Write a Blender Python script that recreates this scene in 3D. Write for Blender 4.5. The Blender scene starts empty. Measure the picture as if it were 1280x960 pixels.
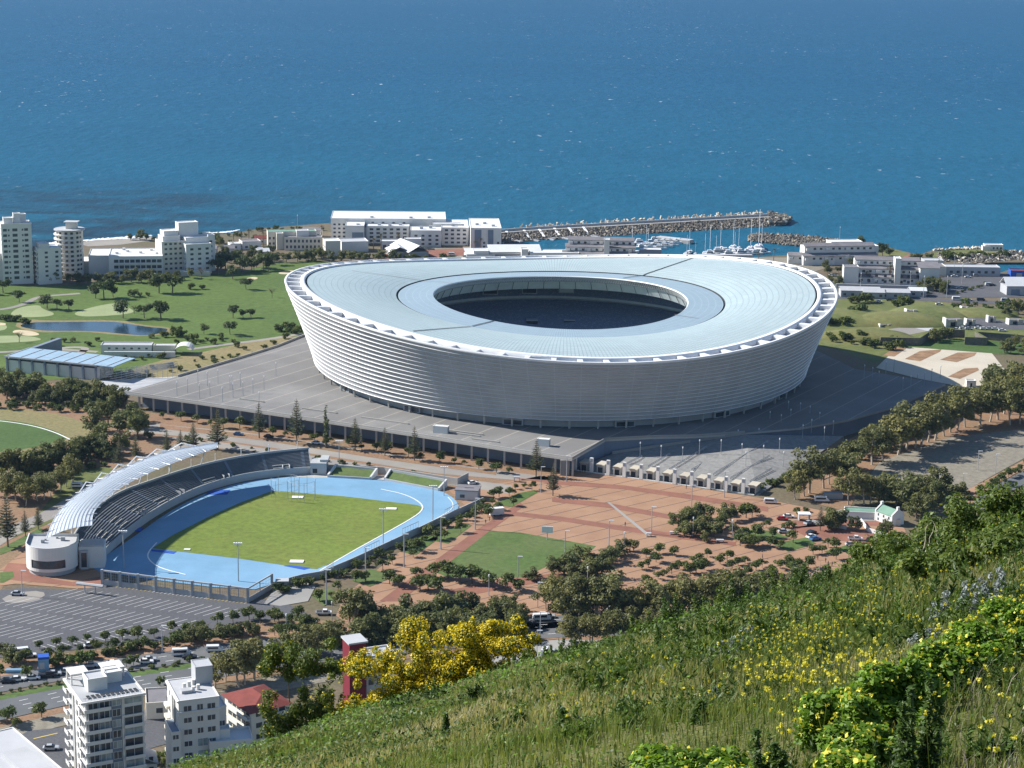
import bpy, bmesh, math, random
import numpy as np
from mathutils import Vector, Matrix
random.seed(7); rng = np.random.default_rng(7)
SC = bpy.context.scene; COL = SC.collection
R = math.radians
# ---------------------------------------------------------------- camera
F, H, YH, ROLL = 2400.0, 235.0, -90.0, R(0.9426)
PIT = math.atan((480 - YH) / F); CP, SP = math.cos(PIT), math.sin(PIT)
CR, SR = math.cos(ROLL), math.sin(ROLL)
def ray(px, py):
    x, y = px - 640, py - 480
    x, y = CR * x + SR * y, -SR * x + CR * y
    dx, dy = x / F, -y / F
    return Vector((dx, CP + dy * SP, -SP + dy * CP))
def G(px, py, z=0.0):
    """survey point of the photograph -> place on the level z"""
    d = ray(px, py); t = (z - H) / d.z
    return Vector((d.x * t, d.y * t, z))
def proj(p):
    x, y, z = p[0], p[1], p[2] - H
    d = y * CP - z * SP; u = y * SP + z * CP
    a, b = F * x / d, -F * u / d
    return (640 + CR * a - SR * b, 480 + SR * a + CR * b)
cam = bpy.data.cameras.new('camera'); cam.sensor_width = 36; cam.lens = F / 1280 * 36
cam.clip_start = 0.5; cam.clip_end = 120000
co = bpy.data.objects.new('camera', cam); COL.objects.link(co); SC.camera = co
r_, u_ = Vector((1, 0, 0)), Vector((0, SP, CP))
rr, uu = CR * r_ + SR * u_, -SR * r_ + CR * u_
bb = rr.cross(uu)
co.matrix_world = Matrix(((rr.x, uu.x, bb.x, 0), (rr.y, uu.y, bb.y, 0), (rr.z, uu.z, bb.z, H), (0, 0, 0, 1)))
# ---------------------------------------------------------------- light
SUN = Vector((-0.97 * math.cos(R(36)), 0.235 * math.cos(R(36)), math.sin(R(36)))).normalized()
sl = bpy.data.lights.new('sun', 'SUN'); sl.energy = 4.8; sl.angle = R(0.53); sl.color = (1, 0.96, 0.9)
so = bpy.data.objects.new('sun', sl); COL.objects.link(so)
so.rotation_euler = SUN.to_track_quat('Z', 'Y').to_euler()
W = bpy.data.worlds.new('World'); SC.world = W; W.use_nodes = True
wn = W.node_tree; wn.nodes.clear()
sky = wn.nodes.new('ShaderNodeTexSky'); sky.sky_type = 'NISHITA'; sky.sun_disc = False
sky.sun_elevation = R(36); sky.sun_rotation = math.atan2(SUN.x, SUN.y) % (2 * math.pi)
sky.altitude = 200; sky.air_density = 1.0; sky.dust_density = 0.15; sky.ozone_density = 3.5
bg = wn.nodes.new('ShaderNodeBackground'); bg.inputs[1].default_value = 0.08
wo = wn.nodes.new('ShaderNodeOutputWorld')
wn.links.new(sky.outputs[0], bg.inputs[0]); wn.links.new(bg.outputs[0], wo.inputs[0])
SC.view_settings.view_transform = 'Standard'; SC.view_settings.look = 'None'
SC.view_settings.exposure = 0.78; SC.view_settings.gamma = 1; SC.view_settings.use_curve_mapping = False
SC.render.engine = 'CYCLES'
cy = SC.cycles; cy.max_bounces = 5; cy.diffuse_bounces = 2; cy.glossy_bounces = 2; cy.transmission_bounces = 3
cy.transparent_max_bounces = 4; cy.caustics_reflective = False; cy.caustics_refractive = False
cy.use_denoising = True
try: cy.denoiser = 'OPENIMAGEDENOISE'; cy.denoising_prefilter = 'ACCURATE'
except Exception: pass
cy.sample_clamp_indirect = 4
# ---------------------------------------------------------------- materials
def lin(c): return tuple((x / 255 / 12.92) if x / 255 < .04045 else ((x / 255 + .055) / 1.055) ** 2.4 for x in c)
MATS = {}
class NT:
    def __init__(s, name):
        s.m = bpy.data.materials.new(name); s.m.use_nodes = True; s.t = s.m.node_tree
        s.b = s.t.nodes['Principled BSDF']; s.L = s.t.links.new
        s.N = s.t.nodes.new
        s.geo = s.N('ShaderNodeNewGeometry')
    def pos(s, scale=(1, 1, 1), rot=0):
        mp = s.N('ShaderNodeMapping'); mp.inputs['Scale'].default_value = scale; mp.inputs['Rotation'].default_value = (0, 0, rot)
        s.L(s.geo.outputs['Position'], mp.inputs['Vector']); return mp.outputs[0]
    def noise(s, scale, detail=3, rough=.6, vec=None):
        n = s.N('ShaderNodeTexNoise'); n.inputs['Scale'].default_value = scale
        n.inputs['Detail'].default_value = detail; n.inputs['Roughness'].default_value = rough
        s.L(vec if vec is not None else s.geo.outputs['Position'], n.inputs['Vector']); return n.outputs[0]
    def ramp(s, fac, stops):
        r = s.N('ShaderNodeValToRGB'); e = r.color_ramp.elements
        while len(e) < len(stops): e.new(.5)
        for q, (p, c) in zip(e, stops): q.position = p; q.color = (*c[:3], 1) if len(c) >= 3 else (c[0],) * 3 + (1,)
        s.L(fac, r.inputs[0]); return r.outputs[0]
    def mix(s, fac, a, b, mode='MIX'):
        m = s.N('ShaderNodeMix'); m.data_type = 'RGBA'; m.blend_type = mode
        if isinstance(fac, (int, float)): m.inputs[0].default_value = fac
        else: s.L(fac, m.inputs[0])
        for k, v in ((6, a), (7, b)):
            if isinstance(v, tuple): m.inputs[k].default_value = (*v[:3], 1)
            else: s.L(v, m.inputs[k])
        return m.outputs[2]
    def math(s, op, a, b=0.0, c=None):
        m = s.N('ShaderNodeMath'); m.operation = op
        for k, v in enumerate((a, b) if c is None else (a, b, c)):
            if isinstance(v, (int, float)): m.inputs[k].default_value = v
            else: s.L(v, m.inputs[k])
        return m.outputs[0]
    def sep(s, v):
        x = s.N('ShaderNodeSeparateXYZ'); s.L(v, x.inputs[0]); return x.outputs
    def bump(s, h, strength=.3, dist=1.):
        b = s.N('ShaderNodeBump'); b.inputs['Strength'].default_value = strength; b.inputs['Distance'].default_value = dist
        s.L(h, b.inputs['Height']); s.L(b.outputs[0], s.b.inputs['Normal'])
    def col(s, c):
        if isinstance(c, tuple): s.b.inputs['Base Color'].default_value = (*c[:3], 1)
        else: s.L(c, s.b.inputs['Base Color'])
    def end(s, rough=.8, spec=.3, metal=0.):
        s.b.inputs['Roughness'].default_value = rough; s.b.inputs['Specular IOR Level'].default_value = spec
        s.b.inputs['Metallic'].default_value = metal; MATS[s.m.name] = s.m; return s.m
def M(name, c, rough=.8, spec=.25, var=.18, scale=.25, c2=None, scale2=None, metal=0., fine=None):
    """plain weathered surface: colour c with soft variation, optional second tone c2 in patches"""
    n = NT(name); a = tuple(x * (1 - var) for x in c); b = tuple(min(1, x * (1 + var)) for x in c)
    out = n.ramp(n.noise(scale, 5, .65), [(.3, a), (.7, b)])
    if c2: out = n.mix(n.ramp(n.noise(scale2 or scale * .3, 4, .6), [(.46, (0,)), (.6, (1,))]), out, c2)
    if fine: out = n.mix(n.ramp(n.noise(fine, 2, .5), [(.35, (.75,)), (.65, (1.15,))]), out, out, 'MIX') if False else n.mix(.6, out, n.ramp(n.noise(fine, 3, .7), [(.3, tuple(x * .6 for x in c)), (.7, tuple(min(1, x * 1.3) for x in c))]))
    n.col(out); return n.end(rough, spec, metal)
def leafmat(name, c, c2, rough=.6, scale=.25, trans=.25, spec=.25):
    n = NT(name); oi = n.N('ShaderNodeObjectInfo')
    f = n.ramp(n.noise(scale, 4, .7), [(.32, c), (.68, c2)])
    f = n.mix(n.math('MULTIPLY', oi.outputs['Random'], .5), f, tuple(x * .6 for x in c)); f = n.mix(n.math('MULTIPLY', n.math('FRACT', n.math('MULTIPLY', oi.outputs['Random'], 7.3)), .55), f, (c2[0] * 1.25, c2[1] * 1.08, c2[2] * .8))
    n.col(f); m = n.end(rough, spec)
    tr = n.N('ShaderNodeBsdfTranslucent'); n.L(n.mix(.5, f, (c2[0] * 1.5, c2[1] * 1.6, c2[2] * .7)), tr.inputs[0])
    ms = n.N('ShaderNodeMixShader'); ms.inputs[0].default_value = trans
    o = n.t.nodes['Material Output']; n.L(n.b.outputs[0], ms.inputs[1]); n.L(tr.outputs[0], ms.inputs[2]); n.L(ms.outputs[0], o.inputs[0])
    return m
# ---------------------------------------------------------------- mesh builder
class MB:
    def __init__(s): s.v = []; s.f = []; s.mi = []; s.uv = None
    def add(s, vs, fs, mi=0):
        k = len(s.v); s.v += [tuple(p) for p in vs]; s.f += [tuple(i + k for i in f) for f in fs]; s.mi += [mi] * len(fs); return s
    def box(s, x0, x1, y0, y1, z0, z1, mi=0, rot=0., o=(0, 0)):
        c, q = math.cos(rot), math.sin(rot)
        vs = [(o[0] + c * x - q * y, o[1] + q * x + c * y, z) for z in (z0, z1) for x, y in ((x0, y0), (x1, y0), (x1, y1), (x0, y1))]
        return s.add(vs, [(3, 2, 1, 0), (4, 5, 6, 7), (0, 1, 5, 4), (1, 2, 6, 5), (2, 3, 7, 6), (3, 0, 4, 7)], mi)
    def prism(s, pts, z0, z1, mi=0, top=None):
        n = len(pts); a = [(p[0], p[1], z0) for p in pts]; b = [(p[0], p[1], z1) for p in pts]
        if sum(pts[i][0] * pts[(i + 1) % n][1] - pts[(i + 1) % n][0] * pts[i][1] for i in range(n)) < 0: a.reverse(); b.reverse()
        s.add(a + b, [(i, (i + 1) % n, n + (i + 1) % n, n + i) for i in range(n)] + [tuple(range(n))[::-1]], mi)
        s.add(b, [tuple(range(n))], mi if top is None else top); return s
    def tube(s, pts, rad, n=6, mi=0, cap=True):
        pts = [Vector(p) for p in pts]; rad = rad if isinstance(rad, (list, tuple)) else [rad] * len(pts)
        vs = []; up = Vector((0, 0, 1))
        for i, p in enumerate(pts):
            d = (pts[min(i + 1, len(pts) - 1)] - pts[max(i - 1, 0)]).normalized()
            a = d.cross(up if abs(d.z) < .9 else Vector((1, 0, 0))).normalized(); b = d.cross(a)
            vs += [p + (a * math.cos(2 * math.pi * k / n) + b * math.sin(2 * math.pi * k / n)) * rad[i] for k in range(n)]
        fs = [(i * n + k, i * n + (k + 1) % n, (i + 1) * n + (k + 1) % n, (i + 1) * n + k) for i in range(len(pts) - 1) for k in range(n)]
        if cap: fs += [tuple(range(n))[::-1], tuple(range((len(pts) - 1) * n, len(pts) * n))]
        return s.add(vs, fs, mi)
    def strip(s, A, B, mi=0, closed=False):
        n = len(A); s.add(list(A) + list(B), [(i, (i + 1) % n, n + (i + 1) % n, n + i) for i in range(n if closed else n - 1)], mi); return s
    def sphere(s, c, r, n=8, m=5, mi=0, sz=1.):
        vs = []; fs = []
        for j in range(m + 1):
            t = math.pi * j / m
            vs += [(c[0] + r * math.sin(t) * math.cos(2 * math.pi * k / n), c[1] + r * math.sin(t) * math.sin(2 * math.pi * k / n), c[2] + r * sz * math.cos(t)) for k in range(n)]
        for j in range(m): fs += [(j * n + k, (j + 1) * n + k, (j + 1) * n + (k + 1) % n, j * n + (k + 1) % n) for k in range(n)]
        return s.add(vs, fs, mi)
    def mesh(s, name, mats):
        me = bpy.data.meshes.new(name); me.from_pydata(s.v, [], s.f)
        for m in (mats if isinstance(mats, (list, tuple)) else [mats]): me.materials.append(MATS[m] if isinstance(m, str) else m)
        if any(s.mi): me.polygons.foreach_set('material_index', s.mi)
        me.update(); return me
    def build(s, name, mats, parent=None, smooth=False):
        me = s.mesh(name, mats)
        if smooth: me.shade_smooth()
        return link(name, me, parent)
def link(name, me, parent=None):
    o = bpy.data.objects.new(name, me); COL.objects.link(o)
    if parent: o.parent = parent
    return o
def tag(o, label=None, cat=None, group=None, kind=None):
    if label: o['label'] = label
    if cat: o['category'] = cat
    if group: o['group'] = group
    if kind: o['kind'] = kind
    return o
def thing(name, label, cat, loc=(0, 0, 0), rz=0., group=None):
    o = bpy.data.objects.new(name, None); COL.objects.link(o); o.location = loc; o.rotation_euler = (0, 0, rz)
    o.empty_display_size = .5
    return tag(o, label, cat, group)
KIDS = {}
def copy_tree(o, parent=None):
    c = o.copy(); COL.objects.link(c); c.parent = parent
    for ch in list(o.children): copy_tree(ch, c)
    return c
def put(proto, first, loc, rz=0., sc=1., label=None, group=None, cat=None):
    """first use moves the prototype itself, later ones copy it with its parts"""
    o = proto if first else copy_tree(proto)
    o.location = loc; o.rotation_euler = (0, 0, rz); o.scale = (sc, sc, sc) if not isinstance(sc, tuple) else sc
    return tag(o, label, cat, group)
ORD = ['first', 'second', 'third', 'fourth', 'fifth', 'sixth', 'seventh', 'eighth', 'ninth', 'tenth', 'eleventh', 'twelfth', 'thirteenth', 'fourteenth', 'fifteenth', 'sixteenth', 'seventeenth', 'eighteenth', 'nineteenth', 'twentieth', 'twenty-first', 'twenty-second', 'twenty-third', 'twenty-fourth', 'twenty-fifth', 'twenty-sixth', 'twenty-seventh', 'twenty-eighth', 'twenty-ninth', 'thirtieth']
def sheet(name, pts, z, mat, kind='structure', zz=None, smooth=0, label=None, cat=None):
    P = [G(x, y) for x, y in pts]
    if smooth: P = chaikin(P, smooth)
    bm = bmesh.new(); f = bm.faces.new([bm.verts.new((p.x, p.y, z)) for p in P])
    f.normal_update()
    if f.normal.z < 0: f.normal_flip()
    bmesh.ops.triangulate(bm, faces=[f]); me = bpy.data.meshes.new(name); bm.to_mesh(me); bm.free()
    me.materials.append(MATS[mat]); o = link(name, me); tag(o, label, cat, None, kind); return o
def chaikin(P, n=2, closed=True):
    for _ in range(n):
        Q = []; m = len(P)
        if not closed: Q.append(P[0])
        for i in range(m if closed else m - 1):
            a, b = P[i], P[(i + 1) % m]; Q += [a * .75 + b * .25, a * .25 + b * .75]
        if not closed: Q.append(P[-1])
        P = Q
    return P
def resample(P, n):
    P = [Vector(p) for p in P]; d = [0.]
    for a, b in zip(P, P[1:]): d.append(d[-1] + (b - a).length)
    out = []
    for k in range(n):
        t = d[-1] * k / (n - 1); i = max(j for j in range(len(d) - 1) if d[j] <= t + 1e-9)
        out.append(P[i].lerp(P[i + 1], (t - d[i]) / max(1e-9, d[i + 1] - d[i])))
    return out
def offset(P, d):
    """shift an open plan polyline sideways (left of travel for d>0)"""
    out = []
    for i, p in enumerate(P):
        t = (P[min(i + 1, len(P) - 1)] - P[max(i - 1, 0)]); t.z = 0; t.normalize()
        out.append(p + Vector((-t.y, t.x, 0)) * d)
    return out
def ribbon(name, P, w, z, mat, kind='structure', dash=None):
    """a band of width w along plan polyline P"""
    mb = MB()
    if dash:
        n = max(2, int(sum((b - a).length for a, b in zip(P, P[1:])) / dash)); Q = resample(P, n)
        for i in range(0, n - 1, 2):
            A = offset([Q[i], Q[i + 1].lerp(Q[i], .4)], w / 2); B = offset([Q[i], Q[i + 1].lerp(Q[i], .4)], -w / 2)
            mb.strip([(p.x, p.y, z) for p in B], [(p.x, p.y, z) for p in A])
    else:
        A = offset(P, w / 2); B = offset(P, -w / 2); mb.strip([(p.x, p.y, z) for p in B], [(p.x, p.y, z) for p in A])
    o = mb.build(name, mat); tag(o, None, None, None, kind); return o
def GL(pts, z=0.): return [G(x, y, z) for x, y in pts]
# ---------------------------------------------------------------- palette
M('soil', (.16, .125, .08), var=.35, scale=.06, c2=(.10, .11, .05), scale2=.03, fine=.6)
M('red_earth', (.27, .165, .10), var=.3, scale=.08, c2=(.20, .155, .085), scale2=.04, fine=.8)
M('golf_grass', (.095, .145, .03), var=.3, scale=.025, c2=(.07, .115, .026), scale2=.012, fine=.25)
M('golf_green', (.28, .32, .16), var=.12, scale=.05)
M('sand', (.55, .46, .3), var=.12, scale=.1)
M('moor_grass', (.125, .145, .045), var=.35, scale=.04, c2=(.22, .19, .075), scale2=.02, fine=.3)
M('bright_grass', (.068, .12, .03), var=.3, scale=.05, fine=.5)
M('pitch_grass', (.145, .195, .032), var=.25, scale=.035, c2=(.185, .205, .045), scale2=.02, fine=.35)
M('lawn', (.085, .135, .034), var=.25, scale=.05, c2=(.135, .16, .06), scale2=.03, fine=.4)
M('dry_bank', (.25, .205, .10), var=.25, scale=.05, c2=(.17, .17, .06), fine=.5)
M('asphalt', (.10, .10, .108), var=.12, scale=.05, c2=(.125, .125, .13), scale2=.02, fine=1.2)
M('road_asphalt', (.125, .13, .135), var=.12, scale=.08, c2=(.15, .15, .15), scale2=.03)
M('ramp_paving', (.235, .232, .222), var=.14, scale=.06, c2=(.27, .265, .25), scale2=.03, fine=.5)
M('pale_concrete', (.33, .32, .295), var=.1, scale=.04, c2=(.28, .27, .25), scale2=.02)
M('promenade_gray', (.30, .275, .24), var=.12, scale=.05, c2=(.26, .24, .22))
M('sandy_lot', (.25, .225, .175), var=.14, scale=.03, c2=(.20, .18, .145), scale2=.015, fine=.4)
M('beige_paving', (.50, .45, .36), var=.08, scale=.05)
M('garden_soil', (.26, .16, .09), var=.35, scale=.15)
M('red_brick_paving', (.25, .115, .08), var=.18, scale=.1)
M('track_blue', (.175, .33, .475), var=.11, scale=.06, c2=(.215, .37, .51), scale2=.01)
M('deep_blue', (.03, .10, .42), var=.1, scale=.2)
M('white_paint', (.78, .78, .76), var=.06, scale=.2)
M('worn_paint', (.52, .52, .51), var=.25, scale=.4)
M('yellow_paint', (.6, .45, .12), var=.1)
M('white_wall', (.68, .67, .64), var=.06, scale=.08)
M('cream_wall', (.66, .62, .53), var=.07, scale=.08)
M('gray_wall', (.40, .41, .42), var=.1, scale=.1)
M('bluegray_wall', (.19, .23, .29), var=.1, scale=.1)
M('concrete', (.42, .41, .385), var=.1, scale=.1)
M('stand_concrete', (.40, .415, .42), var=.1, scale=.1)
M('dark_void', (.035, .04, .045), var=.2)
M('roof_gray', (.20, .19, .2), var=.15, scale=.2)
M('roof_lightgray', (.44, .45, .465), var=.08, scale=.12)
M('roof_white', (.64, .65, .65), var=.05, scale=.2)
M('roof_green', (.17, .29, .22), var=.12, scale=.2)
M('roof_red', (.19, .05, .04), var=.15, scale=.3)
M('roof_blue', (.28, .4, .5), var=.1, scale=.2)
M('tower_red', (.17, .02, .032), var=.1, scale=.2)
M('steel', (.36, .38, .40), rough=.5, var=.1)
M('white_steel', (.80, .81, .82), rough=.45, var=.05)
M('wood_dark', (.09, .06, .04), var=.2)
M('bark', (.19, .145, .105), var=.3, scale=1.5)
M('pale_bark', (.40, .35, .28), var=.3, scale=1.5)
M('rock', (.13, .118, .10), var=.5, scale=.35, fine=1.)
M('pale_rock', (.30, .26, .205), var=.35, scale=.3)
M('old_stone', (.5, .46, .38), var=.25, scale=.3)
M('bastion_stone', (.16, .15, .13), var=.3, scale=.2, fine=.8)
M('rubber', (.02, .02, .022))
M('seat_gray', (.12, .14, .165), var=.12, scale=.4)
def glass(name, c, rough=.15, spec=.6):
    n = NT(name); n.col(n.ramp(n.noise(.35, 2), [(.35, tuple(x * .7 for x in c)), (.65, tuple(x * 1.3 for x in c))])); return n.end(rough, spec)
glass('window_glass', (.05, .065, .08)); glass('pale_glass', (.3, .36, .38)); glass('car_glass', (.02, .025, .03), .08)
leafmat('dark_leaves', (.05, .075, .03), (.095, .125, .042))
leafmat('gum_leaves', (.105, .12, .045), (.19, .19, .07))
leafmat('olive_leaves', (.085, .105, .04), (.15, .165, .06))
leafmat('fresh_leaves', (.05, .085, .015), (.10, .15, .025))
leafmat('hedge_leaves', (.055, .085, .022), (.10, .13, .032))
leafmat('pine_needles', (.06, .085, .042), (.10, .125, .055))
leafmat('palm_leaves', (.06, .065, .03), (.11, .10, .04))
leafmat('dry_twigs', (.12, .10, .06), (.18, .15, .08))
# ---- sea
n = NT('sea_water')
P0 = n.pos(); yy = n.sep(P0)[1]
deep = n.ramp(n.math('DIVIDE', n.math('SUBTRACT', yy, 1300), 5000), [(0, (.014, .108, .158)), (.10, (.009, .090, .155)), (.38, (.005, .070, .145)), (1, (.003, .060, .132))])
big = n.noise(1, 4, .6, n.pos((.0012, .004, 1)))
deep = n.mix(n.ramp(big, [(.35, (0,)), (.7, (.42,))]), deep, (.004, .056, .115))
rip = n.noise(1, 4, .7, n.pos((.11, .045, 1), R(-8)))
deep = n.mix(n.ramp(rip, [(.36, (.0,)), (.7, (.45,))]), deep, (.018, .125, .235))
# kelp beds along the western shore: dark weed under the surface
mask = n.math('MULTIPLY', n.ramp(n.math('DIVIDE', n.math('SUBTRACT', 1830, yy), 300), [(0, (0,)), (.6, (1,))]), n.ramp(n.math('DIVIDE', n.math('SUBTRACT', -60, n.sep(P0)[0]), 250), [(0, (0,)), (1, (1,))]))
kelp = n.ramp(n.noise(1, 6, .75, n.pos((.011, .02, 1))), [(.38, (0,)), (.58, (1,))])
deep = n.mix(n.math('MULTIPLY', n.math('MULTIPLY', mask, kelp), .85), deep, (.016, .03, .05))
caps = n.ramp(n.noise(1, 5, .6, n.pos((.10, .055, 1), R(-10))), [(.668, (0,)), (.72, (.85,))])
caps2 = n.ramp(n.noise(1, 2, .5, n.pos((.0016, .003, 1))), [(.36, (.0,)), (.6, (1,))])
far = n.ramp(n.math('DIVIDE', n.math('SUBTRACT', yy, 1650), 900), [(0, (.25,)), (1, (1,))])
cp = n.math('MULTIPLY', n.math('MULTIPLY', caps, caps2), far)
n.col(n.mix(cp, deep, (.75, .78, .8)))
w1 = n.noise(1, 5, .65, n.pos((.09, .05, .1), R(-10)))
n.bump(w1, .6, 3.0); n.end(.5, .04)
# ---- brick plaza: joint lines and bands are laid paving
n = NT('plaza_paving')
b0 = n.ramp(n.noise(.07, 5, .65), [(.3, (.29, .17, .105)), (.7, (.39, .245, .155))])
b0 = n.mix(n.ramp(n.noise(1.1, 3, .7), [(.3, (0,)), (.7, (.35,))]), b0, (.33, .18, .11))
A0, A1 = G(640, 645), G(790, 612)
th = math.atan2(A1.y - A0.y, A1.x - A0.x)
mp = n.sep(n.pos((1, 1, 1), -th))
ln = n.math('LESS_THAN', n.math('MODULO', n.math('ADD', mp[1], 4000), 9.2), .6)
n.col(n.mix(n.math('MULTIPLY', ln, .9), b0, (.13, .10, .08))); n.end(.85, .2)
# ---- podium deck: grey slabs with long pale joint strips
n = NT('deck_paving')
D0, D1 = G(380, 504.8, 8), G(426, 490, 8); th = math.atan2(D1.y - D0.y, D1.x - D0.x)
rt = n.pos((1, 1, 1), -th); mp = n.sep(rt)
b0 = n.ramp(n.noise(.05, 6, .7), [(.3, (.195, .19, .185)), (.7, (.27, .264, .255))])
b0 = n.mix(n.ramp(n.noise(.018, 3, .6), [(.38, (0,)), (.62, (.8,))]), b0, (.175, .17, .165))
ln = n.math('LESS_THAN', n.math('MODULO', n.math('ADD', mp[1], 4003.5), 13.2), .62)
fine = n.math('LESS_THAN', n.math('MODULO', n.math('ADD', mp[1], 4000), 3.3), .35)
b0 = n.mix(n.math('MULTIPLY', fine, .22), b0, (.16, .155, .15))
n.col(n.mix(n.math('MULTIPLY', ln, .7), b0, (.40, .37, .31))); n.end(.85, .2)
# ---- stadium skins
def uvroof(name, c, dark, nr, nc, wr, wc, blend):
    n = NT(name); at = n.N('ShaderNodeAttribute'); at.attribute_name = 'panel'; s = n.sep(at.outputs['Vector'])
    l1 = n.math('LESS_THAN', n.math('FRACT', n.math('MULTIPLY', s[0], nr)), wr)
    l2 = n.math('LESS_THAN', n.math('FRACT', n.math('MULTIPLY', s[1], nc)), wc)
    cell = n.N('ShaderNodeTexWhiteNoise'); cell.noise_dimensions = '2D'; cv = n.N('ShaderNodeCombineXYZ')
    n.L(n.math('FLOOR', n.math('MULTIPLY', s[0], nr / 4)), cv.inputs[0]); n.L(n.math('FLOOR', n.math('MULTIPLY', s[1], nc)), cv.inputs[1]); n.L(cv.outputs[0], cell.inputs['Vector'])
    a = n.ramp(cell.outputs[0], [(0, tuple(x * .95 for x in c)), (1, tuple(min(1, x * 1.05) for x in c))])
    a = n.mix(n.ramp(n.noise(.03, 4, .6), [(.35, (0,)), (.7, (.35,))]), a, tuple(x * .9 for x in c))
    a = n.mix(n.math('MULTIPLY', n.math('MAXIMUM', l1, l2), blend), a, dark)
    n.col(a); return n.end(.32, .35)
uvroof('roof_panels', (.45, .535, .53), (.2, .27, .28), 432, 15, .22, .13, .65)
uvroof('inner_roof_panels', (.27, .35, .40), (.42, .52, .56), 432, 5, .3, .12, .6)
n = NT('louvre_skin'); at = n.N('ShaderNodeAttribute'); at.attribute_name = 'panel'; s = n.sep(at.outputs['Vector'])
a = n.ramp(n.noise(.08, 4, .6), [(.3, (.31, .318, .328)), (.7, (.39, .397, .405))])
l1 = n.math('LESS_THAN', n.math('FRACT', n.math('MULTIPLY', s[0], 72)), .035)
l2 = n.math('LESS_THAN', n.math('FRACT', n.math('MULTIPLY', s[0], 288)), .06)
a = n.mix(n.math('MAXIMUM', n.math('MULTIPLY', l1, .45), n.math('MULTIPLY', l2, .12)), a, (.5, .51, .52))
n.col(a); n.end(.4, .35)
M('lip_white', (.70, .70, .69), rough=.4, var=.04)
n = NT('navy_seats'); n.col(n.mix(n.ramp(n.noise(.9, 2, .9), [(.52, (0,)), (.62, (.6,))]), (.15, .185, .26), (.32, .36, .42))); n.end(.7, .2)
M('dim_glass', (.50, .54, .54), rough=.3, var=.1)
# ---------------------------------------------------------------- sea and land
mb = MB(); mb.add([(-30000, 600, -1.6), (30000, 600, -1.6), (30000, 40000, -1.6), (-30000, 40000, -1.6)], [(0, 1, 2, 3)])
tag(mb.build('sea', 'sea_water'), None, None, None, 'structure')
coast = [(-340, 345), (-60, 330), (30, 322), (90, 304), (120, 301), (165, 299), (185, 296), (225, 296), (285, 292), (330, 285), (370, 282), (408, 279), (470, 280), (560, 284), (597, 289), (604, 300),
         (603, 312), (650, 318), (690, 319), (760, 322), (868, 321), (935, 322), (1000, 318), (1012, 312), (1030, 311), (1036, 306), (985, 303), (945, 300), (935, 297), (950, 293.5), (1010, 297), (1060, 302), (1105, 308), (1142, 317), (1150, 318),
         (1166, 312.5), (1230, 310), (1262, 313), (1285, 319), (1330, 321), (1285, 328), (1240, 328), (1205, 330), (1200, 338), (1225, 343), (1250, 341), (1262, 337), (1350, 335), (1700, 335)]
near = [Vector((1500, 1300, 0)), Vector((1500, -300, 0)), Vector((-1500, -300, 0)), Vector((-1500, 1300, 0))]
CO = GL(coast)
bm = bmesh.new(); vs = [bm.verts.new(p) for p in CO + near]; f = bm.faces.new(vs); f.normal_update()
if f.normal.z < 0: f.normal_flip()
low = [bm.verts.new((v.co.x, v.co.y + 5, -6)) for v in vs[:len(CO)]]
for i in range(len(CO) - 1): bm.faces.new((vs[i], low[i], low[i + 1], vs[i + 1]))
bmesh.ops.triangulate(bm, faces=[f]); me = bpy.data.meshes.new('ground'); bm.to_mesh(me); bm.free(); me.materials.append(MATS['soil'])
tag(link('ground', me), None, None, None, 'structure')
S = sheet
S('golf_fairway', [(-200, 372), (0, 356), (60, 358), (180, 350), (300, 340), (345, 328), (420, 328), (480, 335), (470, 430), (300, 434), (235, 470), (140, 470), (0, 480), (-200, 480)], .06, 'golf_grass')
for q in ([(12, 392), (24, 384), (50, 381), (52, 386), (68, 391), (66, 395), (40, 397), (18, 396)], [(92, 391), (115, 384), (140, 379), (150, 380), (170, 389), (160, 393), (115, 396), (96, 395)], [(-30, 404), (6, 405), (10, 410), (2, 414), (-30, 415)], [(-30, 421), (30, 419), (56, 424), (40, 427), (0, 429), (-30, 429)]):
    S('putting_green', q, .10, 'golf_green', smooth=2)
for q in ([(14, 416), (20, 412), (40, 414), (51, 418), (44, 420), (30, 420), (24, 417)], [(-8, 403), (8, 404), (7, 407), (-8, 407)], [(306, 348), (318, 346), (324, 348), (314, 351)], [(347, 341), (360, 338), (372, 339), (362, 343), (350, 343)]):
    S('sand_bunker', q, .14, 'sand', smooth=2)
n = NT('pond_water'); n.col((.02, .045, .07)); n.bump(n.noise(1, 3, .5, n.pos((.4, .8, 1))), .12, .3); n.end(.12, .5)
S('pond_bank', [(16, 406), (35, 399), (60, 401), (150, 400), (175, 406), (218, 410), (214, 417), (182, 421), (150, 419), (100, 414.5), (50, 416), (30, 413)], .10, 'dry_bank', smooth=1)
S('pond', [(22, 407), (40, 403), (60, 403), (142, 402), (160, 405), (185, 409), (212, 411), (205, 416), (180, 420), (150, 417), (110, 413.5), (60, 414), (35, 411)], .15, 'pond_water', smooth=2)
for q in ([(-60, 390), (0, 388), (30, 381), (45, 372), (60, 370), (100, 367)], [(-60, 442), (0, 441), (60, 436), (122, 440)], [(60, 437), (90, 434), (110, 435), (98, 443)], [(235, 437), (280, 431), (330, 425), (380, 417)]):
    ribbon('golf_path', chaikin(GL(q), 2, False), 4.5, .12, 'promenade_gray')
S('scrub_bank', [(145, 470), (190, 453), (245, 442), (300, 430), (370, 418), (400, 430), (345, 436), (225, 470), (190, 478)], .10, 'dry_bank', smooth=1)
S('access_path', [(262, 462), (300, 450), (345, 437), (392, 420), (400, 424), (350, 440), (300, 455), (270, 465)], .14, 'promenade_gray')
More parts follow.
